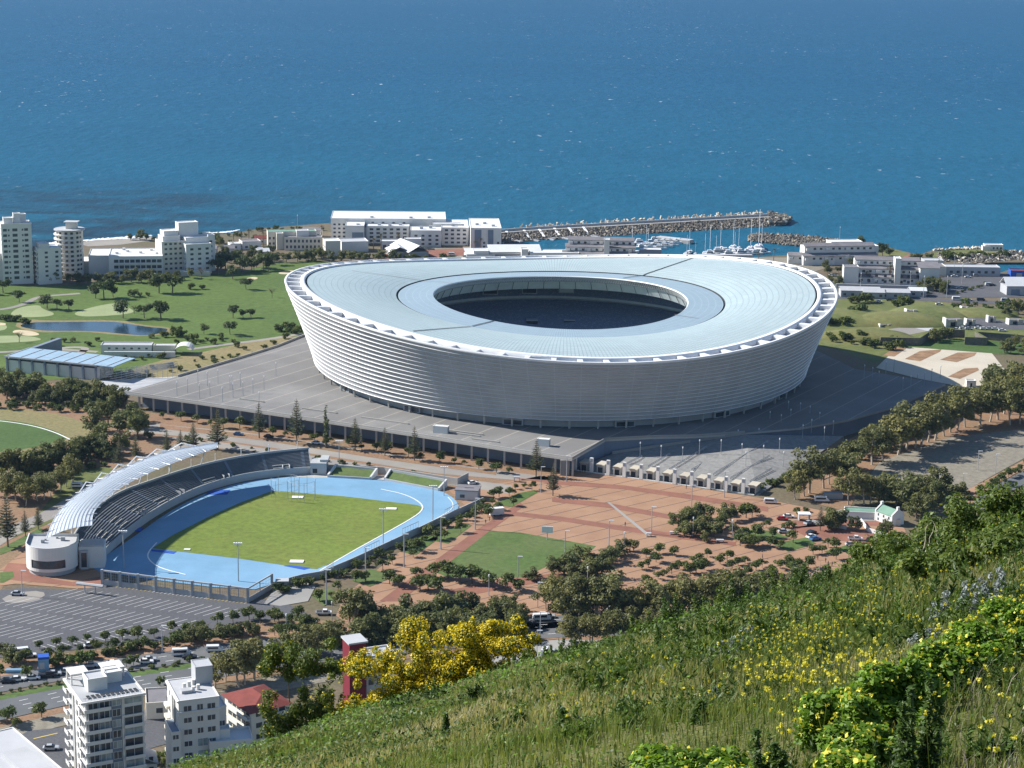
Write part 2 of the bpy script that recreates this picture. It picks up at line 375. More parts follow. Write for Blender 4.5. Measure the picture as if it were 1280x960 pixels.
# west oval and surroundings
S('red_ground', [(-100, 470), (60, 478), (160, 500), (180, 515), (300, 530), (420, 548), (600, 575), (715, 590), (760, 600), (640, 660), (400, 600), (300, 560), (150, 580), (60, 660), (30, 690), (0, 740), (-100, 740)], .05, 'red_earth')
S('oval_bank', [(-120, 502), (0, 510), (60, 515), (100, 525), (118, 540), (100, 552), (60, 565), (-120, 570)], .09, 'dry_bank', smooth=1)
ov = [(-150, 520), (0, 524), (40, 530), (70, 539), (88, 549), (60, 556), (0, 567), (-150, 572)]
S('cricket_oval', ov, .13, 'bright_grass', smooth=2)
ribbon('boundary_line', chaikin(GL([(-60, 522), (0, 526), (40, 532), (70, 541), (90, 551)]), 2, False), .8, .17, 'white_paint')
S('verge_grass', [(0, 680), (60, 655), (110, 625), (160, 590), (125, 583), (90, 590), (50, 640), (0, 672)], .09, 'moor_grass')
ribbon('west_road', chaikin(GL([(-40, 700), (0, 672), (35, 655), (70, 640), (110, 615), (170, 580), (240, 553)]), 1, False), 9, .12, 'promenade_gray')
S('lawn_strip', [(0, 686), (20, 676), (50, 660), (56, 664), (25, 684), (0, 694)], .14, 'lawn')
S('forecourt_paving', [(-20, 735), (0, 712), (30, 690), (60, 665), (125, 705), (128, 735), (95, 736), (20, 730)], .13, 'plaza_paving')
S('forecourt_red_paving', [(0, 722), (10, 704), (40, 706), (55, 722), (95, 729), (125, 722), (127, 731), (92, 733), (20, 726)], .17, 'red_brick_paving')
S('forecourt_lawn', [(0, 716), (16, 715), (18, 722), (4, 729), (0, 729)], .20, 'lawn')
# promenade in front of the podium
S('promenade', [(160, 527), (300, 540), (420, 557), (560, 580), (690, 597), (690, 602), (640, 600), (545, 592), (420, 572), (280, 551), (200, 543), (160, 540)], .10, 'promenade_gray')
S('promenade_planting', [(200, 545), (300, 556), (420, 575), (540, 594), (640, 607), (640, 618), (560, 606), (440, 588), (400, 582), (300, 564), (240, 556)], .12, 'promenade_gray')
S('promenade_red_strip', [(200, 531), (330, 545), (470, 567), (620, 590), (620, 594), (470, 573), (330, 551), (200, 536)], .15, 'red_earth')
# plaza
PLZ = [(560, 612), (640, 602), (720, 586), (945, 622), (1060, 645), (1130, 660), (1150, 700), (1050, 790), (700, 800), (470, 800), (420, 770), (430, 745), (500, 690), (590, 640)]
S('plaza', PLZ, .10, 'plaza_paving')
for q in ([(640, 597.5), (706, 602), (780, 607), (880, 621), (960, 634), (960, 640), (880, 627), (780, 612), (700, 606.5)], [(690, 622), (760, 629), (850, 646), (850, 651.5), (760, 635), (690, 627.5)], [(632, 639), (700, 646), (780, 658), (850, 668), (920, 678), (920, 683), (850, 674), (780, 664), (700, 651.5), (632, 644)],
          [(990, 652), (1050, 645), (1110, 650), (1110, 658), (1060, 656), (1000, 660)], [(985, 660), (1030, 655), (1110, 668), (1105, 682), (1010, 672)], [(560, 738), (640, 724), (700, 716), (720, 722), (640, 734), (570, 748)]):
    S('red_paving_band', q, .14, 'red_brick_paving')
S('pale_paving_strip', [(759, 628.5), (762, 628), (812, 668.5), (808, 669.5)], .17, 'pale_concrete')
S('practice_field', [(532, 711), (562, 692), (608, 664), (650, 666), (745, 683), (735, 692), (690, 705), (655, 722), (560, 722)], .15, 'lawn')
for q in ([(500, 690), (530, 668), (545, 670), (548, 674), (520, 694)], [(440, 726), (462, 712), (482, 716), (490, 722), (462, 734)], [(535, 675), (575, 655), (590, 657), (560, 680)], [(615, 632), (648, 617), (668, 613), (672, 616), (640, 634)],
          [(930, 662), (965, 664), (985, 672), (960, 678), (940, 672)], [(965, 680), (1010, 672), (1020, 680), (985, 690)], [(1030, 690), (1058, 682), (1064, 688), (1040, 694)], [(390, 746), (410, 736), (430, 744), (405, 758)]):
    S('planted_lawn', q, .19, 'lawn')
S('brick_walk', [(474, 752), (600, 660), (650, 628), (655, 633), (612, 664), (500, 752)], .16, 'red_brick_paving')
S('car_court', [(1040, 640), (1068, 633), (1110, 640), (1120, 650), (1080, 652), (1050, 650)], .18, 'promenade_gray')
# parking lot, roads
S('parking_lot', [(-80, 745), (0, 738), (30, 735), (95, 738), (128, 731), (310, 752), (345, 748), (390, 770), (300, 778), (200, 802), (100, 812), (0, 822), (-80, 826)], .12, 'asphalt')
S('parking_apron', [(0, 747), (40, 738), (60, 742), (45, 752), (10, 755)], .15, 'promenade_gray', smooth=1)
S('tree_belt', [(-80, 830), (0, 825), (130, 812), (210, 800), (300, 780), (420, 775), (480, 752), (760, 745), (1000, 770), (800, 800), (440, 800), (300, 812), (150, 832), (0, 866), (-80, 875)], .08, 'red_earth')
rd = lambda q: chaikin(GL(q), 2, False)
RD1 = rd([(-120, 880), (0, 856), (60, 844), (130, 835), (220, 822), (300, 811), (420, 800), (560, 788), (700, 776), (850, 774), (1000, 775)])
RD2 = rd([(-120, 915), (0, 888), (80, 870), (180, 850), (260, 838), (330, 826), (450, 812), (600, 797), (720, 784), (900, 786)])
ribbon('carriageway', RD1, 12.5, .14, 'road_asphalt'); ribbon('carriageway', RD2, 15, .14, 'road_asphalt')
ribbon('median', rd([(-120, 898), (0, 872), (80, 857), (180, 841), (270, 828), (420, 808), (600, 793)]), 4, .16, 'lawn')
for k, d in ((0, -2.2), (1, 2.2)): ribbon('lane_line', offset(RD1, d), .22, .17, 'white_paint', dash=4.5)
for d in (-3.6, 0, 3.6): ribbon('lane_line', offset(RD2, d), .22, .17, 'white_paint', dash=4.5)
ribbon('brick_footpath', offset(RD2, -10.2), 4.5, .12, 'red_earth'); ribbon('brick_footpath', offset(RD1, 8.6), 4., .11, 'plaza_paving')
S('grit_lot', [(-60, 925), (0, 905), (70, 889), (90, 885), (90, 905), (60, 912), (0, 925), (-60, 940)], .11, 'sandy_lot')
S('side_street', [(-60, 955), (0, 935), (35, 914), (75, 910), (320, 860), (340, 870), (300, 905), (100, 960), (0, 1000)], .13, 'asphalt')
S('lower_verge', [(270, 866), (330, 848), (420, 834), (520, 830), (520, 845), (420, 850), (340, 866)], .12, 'sandy_lot')
ribbon('hatch_line', GL([(42, 924), (72, 917)]), .5, .18, 'yellow_paint')
S('pale_car_park', [(560, 822), (640, 806), (700, 800), (790, 802), (800, 812), (720, 826), (600, 840)], .18, 'pale_concrete')
# right side
S('gravel_lot', [(1085, 596), (1100, 577), (1190, 546), (1290, 536), (1400, 540), (1300, 562), (1210, 612), (1150, 606)], .12, 'sandy_lot')
S('tree_row_ground', [(1000, 610), (1040, 560), (1100, 530), (1200, 490), (1300, 480), (1300, 540), (1190, 546), (1100, 577), (1080, 600), (1060, 640), (1000, 625)], .09, 'red_earth')
S('east_footpath', [(1195, 625), (1212, 611), (1300, 565), (1300, 575), (1230, 615), (1215, 630)], .15, 'plaza_paving')
ribbon('east_road', GL([(1180, 665), (1230, 628), (1262, 606), (1340, 568)]), 9, .13, 'road_asphalt')
S('beige_square', [(1095, 460), (1118, 438), (1136, 434), (1240, 442), (1262, 470), (1215, 486), (1150, 474)], .14, 'beige_paving')
for q in ([(1131, 449), (1150, 439), (1177, 437), (1175, 440), (1150, 452)], [(1175, 450), (1197, 441), (1221, 441), (1218, 445), (1196, 453)], [(1185, 471), (1205, 461), (1222, 460), (1224, 463), (1200, 474)], [(1103, 445), (1120, 434), (1133, 436), (1118, 446)]):
    S('garden_bed', q, .18, 'garden_soil')
S('fort_field', [(1000, 400), (1030, 372), (1100, 372), (1180, 378), (1290, 400), (1290, 440), (1215, 445), (1120, 440), (1095, 455), (1040, 435), (1010, 430)], .07, 'moor_grass')
S('fort_ditch_grass', [(1120, 433), (1175, 424), (1290, 428), (1290, 444), (1215, 442), (1140, 434)], .11, 'bright_grass')
S('fort_yard', [(1180, 399), (1222, 396), (1300, 408), (1300, 414), (1218, 409), (1195, 410)], .11, 'asphalt')
S('fort_slab', [(1140, 413), (1152, 403), (1169, 403), (1165, 414)], .11, 'roof_lightgray')
S('fort_apron', [(1110, 412), (1135, 408), (1160, 414), (1130, 420)], .12, 'promenade_gray')
S('harbour_yard', [(1120, 366), (1170, 348), (1200, 342), (1250, 342), (1290, 338), (1330, 350), (1330, 372), (1240, 372), (1140, 372)], .10, 'asphalt')
ribbon('harbour_road', GL([(1030, 372), (1080, 371), (1150, 374), (1230, 378), (1330, 380)]), 12, .12, 'asphalt')
S('headland_grass', [(1160, 322), (1172, 313.5), (1230, 311), (1255, 314), (1262, 320), (1235, 324), (1190, 320)], .08, 'moor_grass')
S('shore_grass', [(1060, 312), (1068, 304), (1110, 310), (1140, 318), (1125, 322), (1080, 318)], .08, 'moor_grass')
S('shore_terrace', [(1126, 322), (1135, 318), (1145, 319), (1150, 326), (1130, 328)], .10, 'red_brick_paving')
S('mole_road', [(960, 297), (1010, 299), (1060, 304), (1058, 307), (1010, 302), (962, 300)], .10, 'sandy_lot')
S('marina_quay', [(480, 312), (600, 308), (700, 322), (870, 322), (1000, 322), (1050, 330), (1000, 345), (480, 330)], .10, 'sandy_lot')
S('hotel_yard', [(470, 318), (540, 312), (600, 310), (600, 318), (540, 322), (480, 326)], .14, 'red_brick_paving')
# surf and beach
S('pebble_beach', [(95, 304), (120, 300), (175, 298), (190, 295), (188, 301), (150, 306), (110, 308)], .06, 'promenade_gray')
M('surf', (.78, .8, .82), var=.1, scale=.1)
mb = MB()
def surf(q, w, seed):
    P = resample(chaikin(GL(q, -1.5), 2, False), 60); rg = random.Random(seed)
    ws = [w * (.3 + .9 * rg.random()) * math.sin(math.pi * (i + .5) / 60) ** .5 for i in range(60)]
    mb.strip([p + Vector((rg.uniform(-1, 1), -a * 3, 0)) for p, a in zip(P, ws)], [p + Vector((rg.uniform(-1, 1), a * 3, .05)) for p, a in zip(P, ws)])
surf([(98, 301), (130, 299), (160, 296.5), (190, 294)], 2.6, 1); surf([(56, 305), (75, 303)], 2, 2); surf([(262, 291), (285, 290), (300, 287)], 1.2, 3); surf([(150, 298), (185, 296)], 1.2, 9)
tag(mb.build('surf', 'surf'), None, None, None, 'stuff')
# ---------------------------------------------------------------- the stadium
CX, CY, PHI = 24.75, 1001.7, R(102.48)
NS = 288
TH = np.linspace(0, 2 * np.pi, NS + 1)[:-1]
def ring(a, b, z0, k=0., th=TH):
    X = CX + a * np.cos(th) * math.cos(PHI) - b * np.sin(th) * math.sin(PHI); Y = CY + a * np.cos(th) * math.sin(PHI) + b * np.sin(th) * math.cos(PHI)
    return np.stack([X, Y, z0 - k * np.cos(2 * th) + 0 * th], -1)
OUT, RED, RNG, OPN, BAS = (146.7, 144.8, 48.0, 6.1), (136., 134., 47.8, 6.0), (92.4, 86.7, 44.0, 1.38), (74.6, 67.1, 44.1, 1.23), (136.0, 129.7, 12.5, 0.)
lerp = lambda A, B, t: tuple(a + (b - a) * t for a, b in zip(A, B))
up = lambda A, dz, dr=0.: (A[0] + dr, A[1] + dr, A[2] + dz, A[3])
def ringmesh(name, rows, mats, parent, mi=None, closed=True, panel=False, flip=False, smooth=True):
    """rows: list of ring parameter tuples, skinned one to the next"""
    V = np.concatenate([ring(*r) for r in rows]); n = NS; Fc = []; I = []
    for j in range(len(rows) - 1):
        if mi is not None and mi[j] is None: continue
        for i in range(n):
            q = (j * n + i, j * n + (i + 1) % n, (j + 1) * n + (i + 1) % n, (j + 1) * n + i)
            Fc.append(q if flip else q); I.append(0 if mi is None else mi[j])
    me = bpy.data.meshes.new(name); me.from_pydata(V.tolist(), [], Fc)
    for m in mats: me.materials.append(MATS[m])
    me.polygons.foreach_set('material_index', I)
    if panel:
        at = me.attributes.new('panel', 'FLOAT_VECTOR', 'CORNER'); L = []
        R_ = len(rows) - 1
        for j in range(R_):
            if mi is not None and mi[j] is None: continue
            for i in range(n): L += [i / n, j / R_, 0, (i + 1) / n, j / R_, 0, (i + 1) / n, (j + 1) / R_, 0, i / n, (j + 1) / R_, 0]
        at.data.foreach_set('vector', L)
    if smooth: me.shade_smooth()
    me.update(); return link(name, me, parent)
stad = thing('stadium', 'huge round white stadium with louvred walls and pale aqua ring roof', 'stadium')
# facade: overlapping louvre bands, each a leaning strip with a white lip along its lower edge
NB = 16; rows = []; mi = []
prof = lambda t: lerp(BAS, OUT, t)[:2] + (lerp(BAS, OUT, t)[2] + 0, lerp(BAS, OUT, t)[3])
def prof(t):
    A = lerp(BAS, OUT, t); g = t ** 1.12 + .0 * t
    g = g + .10 * math.sin(math.pi * t) * (1 - t) * .0
    B = lerp(BAS, OUT, g); return (B[0], B[1], A[2], A[3])
for k in range(NB):
    t0, t1 = k / NB, (k + 1) / NB
    lo, hi = prof(t0), prof(t1); th_ = hi[2] - lo[2]
    rows += [up(lo, 0., -.05), up(lo, -.03, .72), up(lerp(lo, hi, .09), 0, .40), up(lerp(lo, hi, .11), 0., .26), up(hi, 0.0, -.12)]
    mi += [1, 1, 0, 0, 2]
mi = mi[:-1]
fac = ringmesh('facade', rows, ['louvre_skin', 'lip_white', 'dark_void'], stad, mi, panel=True, smooth=False)
at = fac.data.attributes['panel']
# upper rim, floor of the gutter, ring beam, roof
ringmesh('rim', [up(OUT, -.6, .1), up(OUT, .35, .35), up(OUT, .45, -1.0), up(OUT, -.9, -1.2)], ['lip_white'], stad)
ringmesh('gutter_floor', [up(OUT, -1.5, -.4), up(lerp(OUT, RED, .8), -1.9)], ['roof_lightgray'], stad)
ringmesh('ring_beam', [up(RED, -3.0, 2.6), up(RED, .7, 2.9), up(RED, .9, .6), up(RED, .1, .35)], ['white_steel'], stad)
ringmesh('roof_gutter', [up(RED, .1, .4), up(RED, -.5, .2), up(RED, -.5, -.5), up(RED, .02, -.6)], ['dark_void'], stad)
q = []
for j in range(16):
    t = j / 15; A = lerp(up(RED, .05, -.6), RNG, t); sag = 1.2 * math.sin(math.pi * t)
    q.append((A[0], A[1], A[2] + sag, RED[3] + (RNG[3] - RED[3]) * t))
ringmesh('outer_roof', q, ['roof_panels'], stad, panel=True)
ringmesh('roof_step', [RNG, up(RNG, -.9, -.2), up(RNG, -.9, -1.0), up(RNG, -.35, -1.1)], ['dark_void'], stad)
q = []
for j in range(6):
    t = j / 5; A = lerp(up(RNG, -.35, -1.1), up(OPN, 0), t); q.append(A)
ringmesh('inner_roof', q, ['inner_roof_panels'], stad, panel=True)
ringmesh('opening_edge', [up(OPN, 0, .02), up(OPN, -.25, -.35), up(OPN, -.7, -.3), up(OPN, -.75, .3)], ['white_steel'], stad)
# sun-catching truss and glazed apron under the opening edge
mb = MB()
a = ring(*up(OPN, -.7, .1)); b = ring(*up(OPN, -3.0, .6)); c = ring(*up(OPN, -.9, 1.6))
for i in range(NS):
    j = (i + 1) % NS
    for p, q_ in ((a[i], b[j]), (c[i], b[i])): mb.tube([p, q_], .28, 4, cap=False)
mb.build('edge_truss', 'lip_white', stad)
ringmesh('lower_chord', [up(OPN, -2.9, .1), up(OPN, -3.3, .3), up(OPN, -3.3, .8), up(OPN, -2.8, .9)], ['steel'], stad)
ringmesh('glass_apron', [up(OPN, -3.3, .8), up(OPN, -8.0, 3.6)], ['dim_glass'], stad)
ringmesh('ceiling', [up(OPN, -8.0, 3.6), up(lerp(OPN, RED, .4), -7), up(lerp(OPN, RED, .95), -4.5)], ['dim_glass'], stad)
for i in range(0, NS, 6): MB().tube([ring(*up(OPN, -3.1, .4))[i], ring(*up(OPN, -8.0, 3.1))[i]], .14, 4, cap=False).build('apron_mullion', 'dark_void', stad)
# expansion joints of the roof
def joint(pa, pb, A, B, w, name, m, dz=.12):
    """straight joint over the roof between two plan directions"""
    mb = MB(); n_ = 24; L = []
    for i in range(n_ + 1):
        L.append(pa.lerp(pb, i / n_))
    d = (pb - pa); d.z = 0; d.normalize(); s = Vector((-d.y, d.x, 0)) * w / 2
    mb.strip([p - s for p in L], [p + s for p in L]); return mb.build(name, m, stad)
def onroof(px, py, z): return G(px, py, z)
def roofz(x, y):
    """height of the roof over a plan point"""
    dx, dy = x - CX, y - CY; u = dx * math.cos(PHI) + dy * math.sin(PHI); v = -dx * math.sin(PHI) + dy * math.cos(PHI)
    def f(A): return math.hypot(u / A[0], v / A[1])
    t = math.atan2(v, u); ro, ri, rp = 1 / f(RED), 1 / f(RNG), 1 / f(OPN); c2 = math.cos(2 * t)
    if 1 < ri: 
        s = (1 - rp) / (ri - rp); zo = OPN[2] - OPN[3] * c2; zr = RNG[2] - .35 - RNG[3] * c2; return zo + (zr - zo) * s
    s = (1 - ri) / (ro - ri); zr = RNG[2] - RNG[3] * c2; zo = RED[2] - RED[3] * c2
    return zr + (zo - zr) * s + 1.2 * math.sin(math.pi * max(0, min(1, s)))
for (q0, q1, m) in (((516, 414.5), (589, 408.6), 'dark_void'), ((590, 408.3), (617, 401.8), 'dark_void'), ((866, 323.2), (803, 344.5), 'dark_void'), ((801, 344.9), (779, 348.3), 'dark_void'), ((530, 351.5), (567, 354.2), 'pale_concrete'), ((843, 394), (873, 398.5), 'pale_concrete'), ((440, 339), (526, 350.5), 'pale_concrete')):
    L = []
    for k in range(13):
        px, py = q0[0] + (q1[0] - q0[0]) * k / 12, q0[1] + (q1[1] - q0[1]) * k / 12; z = 46.
        for _ in range(12): p = G(px, py, z); z = roofz(p.x, p.y)
        L.append(Vector((p.x, p.y, z + .4)))
    wd = .9 if m == 'dark_void' else .55
    mb = MB(); mb.strip(offset(L, -wd / 2), offset(L, wd / 2)); mb.build('expansion_joint', m, stad)
# brackets over the gutter, one per bay
ang = np.linspace(0, 2 * np.pi, 73)[:-1]; w = .0075
OA = [ring(*up(OUT, .3, -.8), th=ang + d) for d in (-w, w)]; OB = [ring(*up(RED, .2, 2.9), th=ang + d) for d in (-w * 1.25, w * 1.25)]
OC = [ring(*up(OUT, -1.9, -.8), th=ang + d) for d in (-w, w)]; OD = [ring(*up(RED, -2.2, 2.9), th=ang + d) for d in (-w * 1.25, w * 1.25)]
for i in range(72):
    mb = MB(); P_ = [OA[0][i], OB[0][i], OD[0][i], OC[0][i], OA[1][i], OB[1][i], OD[1][i], OC[1][i]]
    mb.add(P_, [(0, 1, 5, 4), (3, 7, 6, 2), (0, 3, 2, 1), (4, 5, 6, 7), (0, 4, 7, 3), (1, 2, 6, 5)]); mb.build('bracket', 'lip_white', stad)
# bowl
ringmesh('upper_tier', [(128, 122, 40, 0), (104, 96, 26, 0), (104, 96, 24.6, 0)], ['navy_seats', 'dim_glass'], stad, [0, 1])
ringmesh('lower_tier', [(106, 98, 23.4, 0), (70, 52, 9.4, 0), (70, 52, 8.2, 0)], ['navy_seats', 'dim_glass'], stad, [0, 1])
ringmesh('gallery_front', [(104, 96, 24.6, 0), (105.8, 97.8, 23.4, 0)], ['dim_glass'], stad)
mb = MB(); V = ring(70, 52, 8.25); mb.add(V.tolist(), [tuple(range(NS))]); mb.build('pitch', 'pitch_grass', stad)
mb = MB(); V = ring(131, 125, 8.0); V2 = ring(131, 125, 39.0); mb.strip(V2.tolist(), V.tolist(), closed=True); mb.build('inner_wall', 'gray_wall', stad)
for (px, py) in ((619, 403.5), (665, 404), (712, 404), (750, 404), (797, 403)):
    p = G(px, py, 14); mb = MB(); mb.box(-3.2, 3.2, -1, 3.6, -1.5, 1.5, 1); mb.box(-3.3, 3.3, -1.05, 3.7, 1.52, 2.0, 0); o = mb.build('vomitory', ['roof_lightgray', 'dark_void'], stad); o.location = p
for (px, py) in ((708, 361.5), (613, 363.5), (662, 362.5)):
    p = G(px, py, 30); mb = MB(); mb.box(-4.5, 4.5, -.7, .7, -2.2, 2.2, 0); mb.box(-3.9, 3.9, -.82, -.72, -1.6, 1.6, 1)
    o = mb.build('hanging_screen', ['steel', 'dim_glass' if px == 708 else 'dark_void'], stad); o.location = p
# ground floor behind the columns
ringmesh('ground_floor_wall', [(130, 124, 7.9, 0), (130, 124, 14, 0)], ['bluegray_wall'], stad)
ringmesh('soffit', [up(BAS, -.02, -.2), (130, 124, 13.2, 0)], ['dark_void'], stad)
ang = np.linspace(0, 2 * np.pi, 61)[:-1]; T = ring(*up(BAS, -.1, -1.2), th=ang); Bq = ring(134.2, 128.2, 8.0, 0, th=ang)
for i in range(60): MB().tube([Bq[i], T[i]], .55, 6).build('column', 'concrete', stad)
for k in range(15):
    a = 2 * math.pi * (k + .5) / 15; p = ring(131.6, 125.6, 8, 0, th=np.array([a]))[0]
    mb = MB(); mb.box(-5, 5, -1.2, 1.6, .05, 3.1, 0); mb.box(-5.2, 5.2, -1.5, 1.7, 3.1, 3.5, 1); mb.box(-4.2, 4.2, -1.35, -1.2, .4, 2.5, 2)
    o = mb.build('ticket_hall', ['gray_wall', 'roof_lightgray', 'window_glass'], stad); o.location = p; o.rotation_euler.z = math.atan2(p[1] - CY, p[0] - CX) + math.pi / 2
# ---------------------------------------------------------------- podium
PZ = 8.0
pod = thing('podium', 'wide grey concrete podium deck on columns with pale joint strips around the stadium', 'podium')
front = GL([(155, 491), (250, 504), (380, 523), (520, 544), (640, 563), (715, 574)], PZ)
rim_pts = front + GL([(757, 549.5), (815, 546.5), (870, 545.5), (931, 541), (1000, 535), (1060, 525), (1120, 508), (1182, 480), (1068, 461), (1044, 449), (1020, 438), (1000, 437)], PZ) + [Vector((130, 1120, PZ)), Vector((20, 1150, PZ)), Vector((-80, 1110, PZ))] + GL([(385, 418), (345, 434), (300, 448), (222, 471)], PZ)
mb = MB(); mb.prism([(p.x, p.y) for p in rim_pts], PZ - .9, PZ, 1, 0); mb.build('deck', ['deck_paving', 'concrete'], pod)
rp = [Vector((p.x, p.y, 0)) for p in rim_pts]
inn = [p + (Vector((CX - 20, CY, 0)) - p).normalized() * (9. if i < 6 else 1.0) for i, p in enumerate(rp)]
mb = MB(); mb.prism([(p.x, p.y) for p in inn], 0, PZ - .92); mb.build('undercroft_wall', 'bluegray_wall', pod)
# parapet slab edge and columns along the front
mb = MB(); mb.strip(offset([Vector((p.x, p.y, PZ + .02)) for p in front], .0), offset([Vector((p.x, p.y, PZ + .02)) for p in front], 2.6)); mb.build('edge_slab', 'pale_concrete', pod)
mb = MB()
def wall(mb, P, z0, z1, t, mi=0):
    A = offset(P, t / 2); B = offset(P, -t / 2)
    for i in range(len(P) - 1):
        q = [A[i], A[i + 1], B[i + 1], B[i]]; mb.prism([(p.x, p.y) for p in q], z0, z1, mi)
wall(mb, offset(front, .4), PZ, PZ + .9, .3); mb.build('parapet', 'concrete', pod)
cols = resample(offset(front, .9), 30)
for p in cols[1:]:
    mb = MB(); mb.box(-.45, .45, -.45, .45, 0, PZ - .92); o = mb.build('column', 'concrete', pod); o.location = (p.x, p.y, 0)
e1 = front[-1]; mb = MB(); mb.box(-2, 2, -2, 2, 0, PZ - .92); o = mb.build('corner_pier', 'pale_concrete', pod); o.location = (e1.x - 3, e1.y + 3.2, 0)
mb = MB(); wall(mb, [rim_pts[5], rim_pts[6], rim_pts[7], rim_pts[8], rim_pts[9]], PZ, PZ + 1.0, .4); mb.build('parapet', 'pale_concrete', pod)
mb = MB(); wall(mb, GL([(222, 471), (300, 448), (345, 434), (385, 418)], PZ), PZ, PZ + 1.1, .5); mb.build('parapet', 'concrete', pod)
for q in ([(378, 511), (421, 517)], [(452, 522), (511, 530.5)], [(548, 537), (604, 544)], [(590, 549), (624, 553.5)], [(300, 499), (330, 503)], [(560, 541), (600, 546)]):
    mb = MB(); wall(mb, GL(q, PZ), PZ + .02, PZ + .6, .8); mb.build('bench', 'pale_concrete', pod)

# ---------------------------------------------------------------- athletics ground
S('running_track', [(112, 708), (128, 717), (310, 740), (345, 729), (400, 719), (470, 691), (560, 647), (575, 636), (569, 624), (550, 613), (500, 603), (430, 597), (390, 595), (340, 598), (300, 604), (262, 615), (235, 627), (205, 644), (175, 666), (140, 690)], .20, 'track_blue', smooth=1)
S('stand_apron', [(395, 598), (355, 596), (390, 590), (470, 594), (500, 602), (430, 597)], .23, 'concrete')
S('infield', [(190, 686), (215, 670), (260, 647), (300, 629), (335, 616), (345, 614), (430, 621), (522, 632), (530, 636), (522, 645), (460, 679), (410, 706), (396, 712), (380, 711), (300, 699)], .24, 'pitch_grass')
for q in ([(187, 687), (221, 690), (217, 693), (190, 690)], [(354, 708), (362, 707), (389, 710.5), (380, 713)], [(157, 664), (163, 660), (179, 660), (176, 665)], [(256, 619), (264, 614), (288, 613), (284, 619)]):
    S('jump_mat_area', q, .27, 'deep_blue')
def line(q, w=.55, z=.28): ribbon('track_line', chaikin(GL(q), 2, False), w, z, 'white_paint')
line([(196, 679), (184, 692), (186, 701), (200, 711), (232, 719)]); line([(476, 612), (505, 618), (525, 628), (530, 637), (515, 649), (440, 690), (400, 714)])
line([(560, 622), (567, 630), (565, 638), (540, 652), (440, 702), (410, 714)], .3)
# grandstand: seating tiers swept along the western bend
stn = thing('grandstand', 'curved grey grandstand beside the blue running track, partly under a white canopy', 'grandstand')
NSG = 64
rear = resample(chaikin(GL([(386, 560), (335, 565), (285, 573), (235, 585), (185, 602), (150, 614), (122, 632), (104, 650), (88, 676)], 9.), 2, False), NSG)
fro = resample(chaikin(GL([(390, 594), (340, 597), (300, 603), (262, 614), (232, 627), (205, 643), (178, 662), (155, 680), (130, 702)]), 2, False), NSG)
TIER = 14
mb = MB()
for k in range(TIER):
    t0, t1 = .14 + .86 * k / TIER, .14 + .86 * (k + 1) / TIER; z0, z1 = 2.6 + 5.9 * k / TIER, 2.6 + 5.9 * (k + 1) / TIER
    A = [f.lerp(r, t0) for f, r in zip(fro, rear)]; B = [f.lerp(r, t1) for f, r in zip(fro, rear)]
    mb.strip([(p.x, p.y, z0) for p in A], [(p.x, p.y, z1) for p in A], 0); mb.strip([(p.x, p.y, z1) for p in A], [(p.x, p.y, z1) for p in B], 0)
mb.build('seating', 'seat_gray', stn)
sec = [1, 8, 15, 22, 29, 36, 43, 50, 57, 62]
for s_ in sec:          # aisles
    mb = MB()
    for k in range(TIER):
        t0, t1 = .14 + .86 * k / TIER, .14 + .86 * (k + 1) / TIER; z1 = 2.6 + 5.9 * (k + 1) / TIER + .12
        i, j = s_, min(NSG - 1, s_ + 1); a = fro[i].lerp(rear[i], t0); b = fro[i].lerp(rear[i], t1); u = (fro[j] - fro[i]).normalized() * 1.3
        mb.prism([(p.x, p.y) for p in (a, b, b + u, a + u)], z1 - .5, z1)
    mb.build('aisle', 'bluegray_wall', stn)
for i0 in (4, 19, 33, 40, 47, 54):   # pale bench rows in the lower tiers
    mb = MB()
    for k in (1, 3) if i0 < 40 else (2, 4, 6):
        t0 = .14 + .86 * (k + .35) / TIER; z1 = 2.6 + 5.9 * (k + 1) / TIER + .03
        A = [fro[i].lerp(rear[i], t0) for i in range(i0, i0 + 4)]; wall(mb, [Vector((p.x, p.y, 0)) for p in A], z1, z1 + .28, .35)
    mb.build('bench_rows', 'concrete', stn)
mb = MB(); wall(mb, [Vector((f.lerp(r, .13).x, f.lerp(r, .13).y, 0)) for f, r in zip(fro, rear)], 0, 3.4, .4); mb.build('front_wall', 'stand_concrete', stn)
mb = MB(); rw = [Vector((p.x, p.y, 0)) for p in rear]; wall(mb, rw, 0, 9.4, .6); mb.build('rear_wall', 'stand_concrete', stn)
for i in range(2, 40, 5): 
    p = rear[i]; mb = MB(); mb.tube([(p.x, p.y, 9.4), (p.x, p.y, 12.5)], .18, 6); mb.build('post', 'white_steel', stn)
for k in (4, 16, 28, 41):
    a = fro[k].lerp(rear[k], .14); b = fro[k].lerp(rear[k], .40); mb = MB(); u = (fro[k + 1] - fro[k]).normalized()
    for s_ in (0, 3): wall(mb, [Vector(((a + u * s_).x, (a + u * s_).y, 0)), Vector(((b + u * s_).x, (b + u * s_).y, 0))], 2.5, 4.6, .25)
    mb.build('stair_walls', 'roof_lightgray', stn)
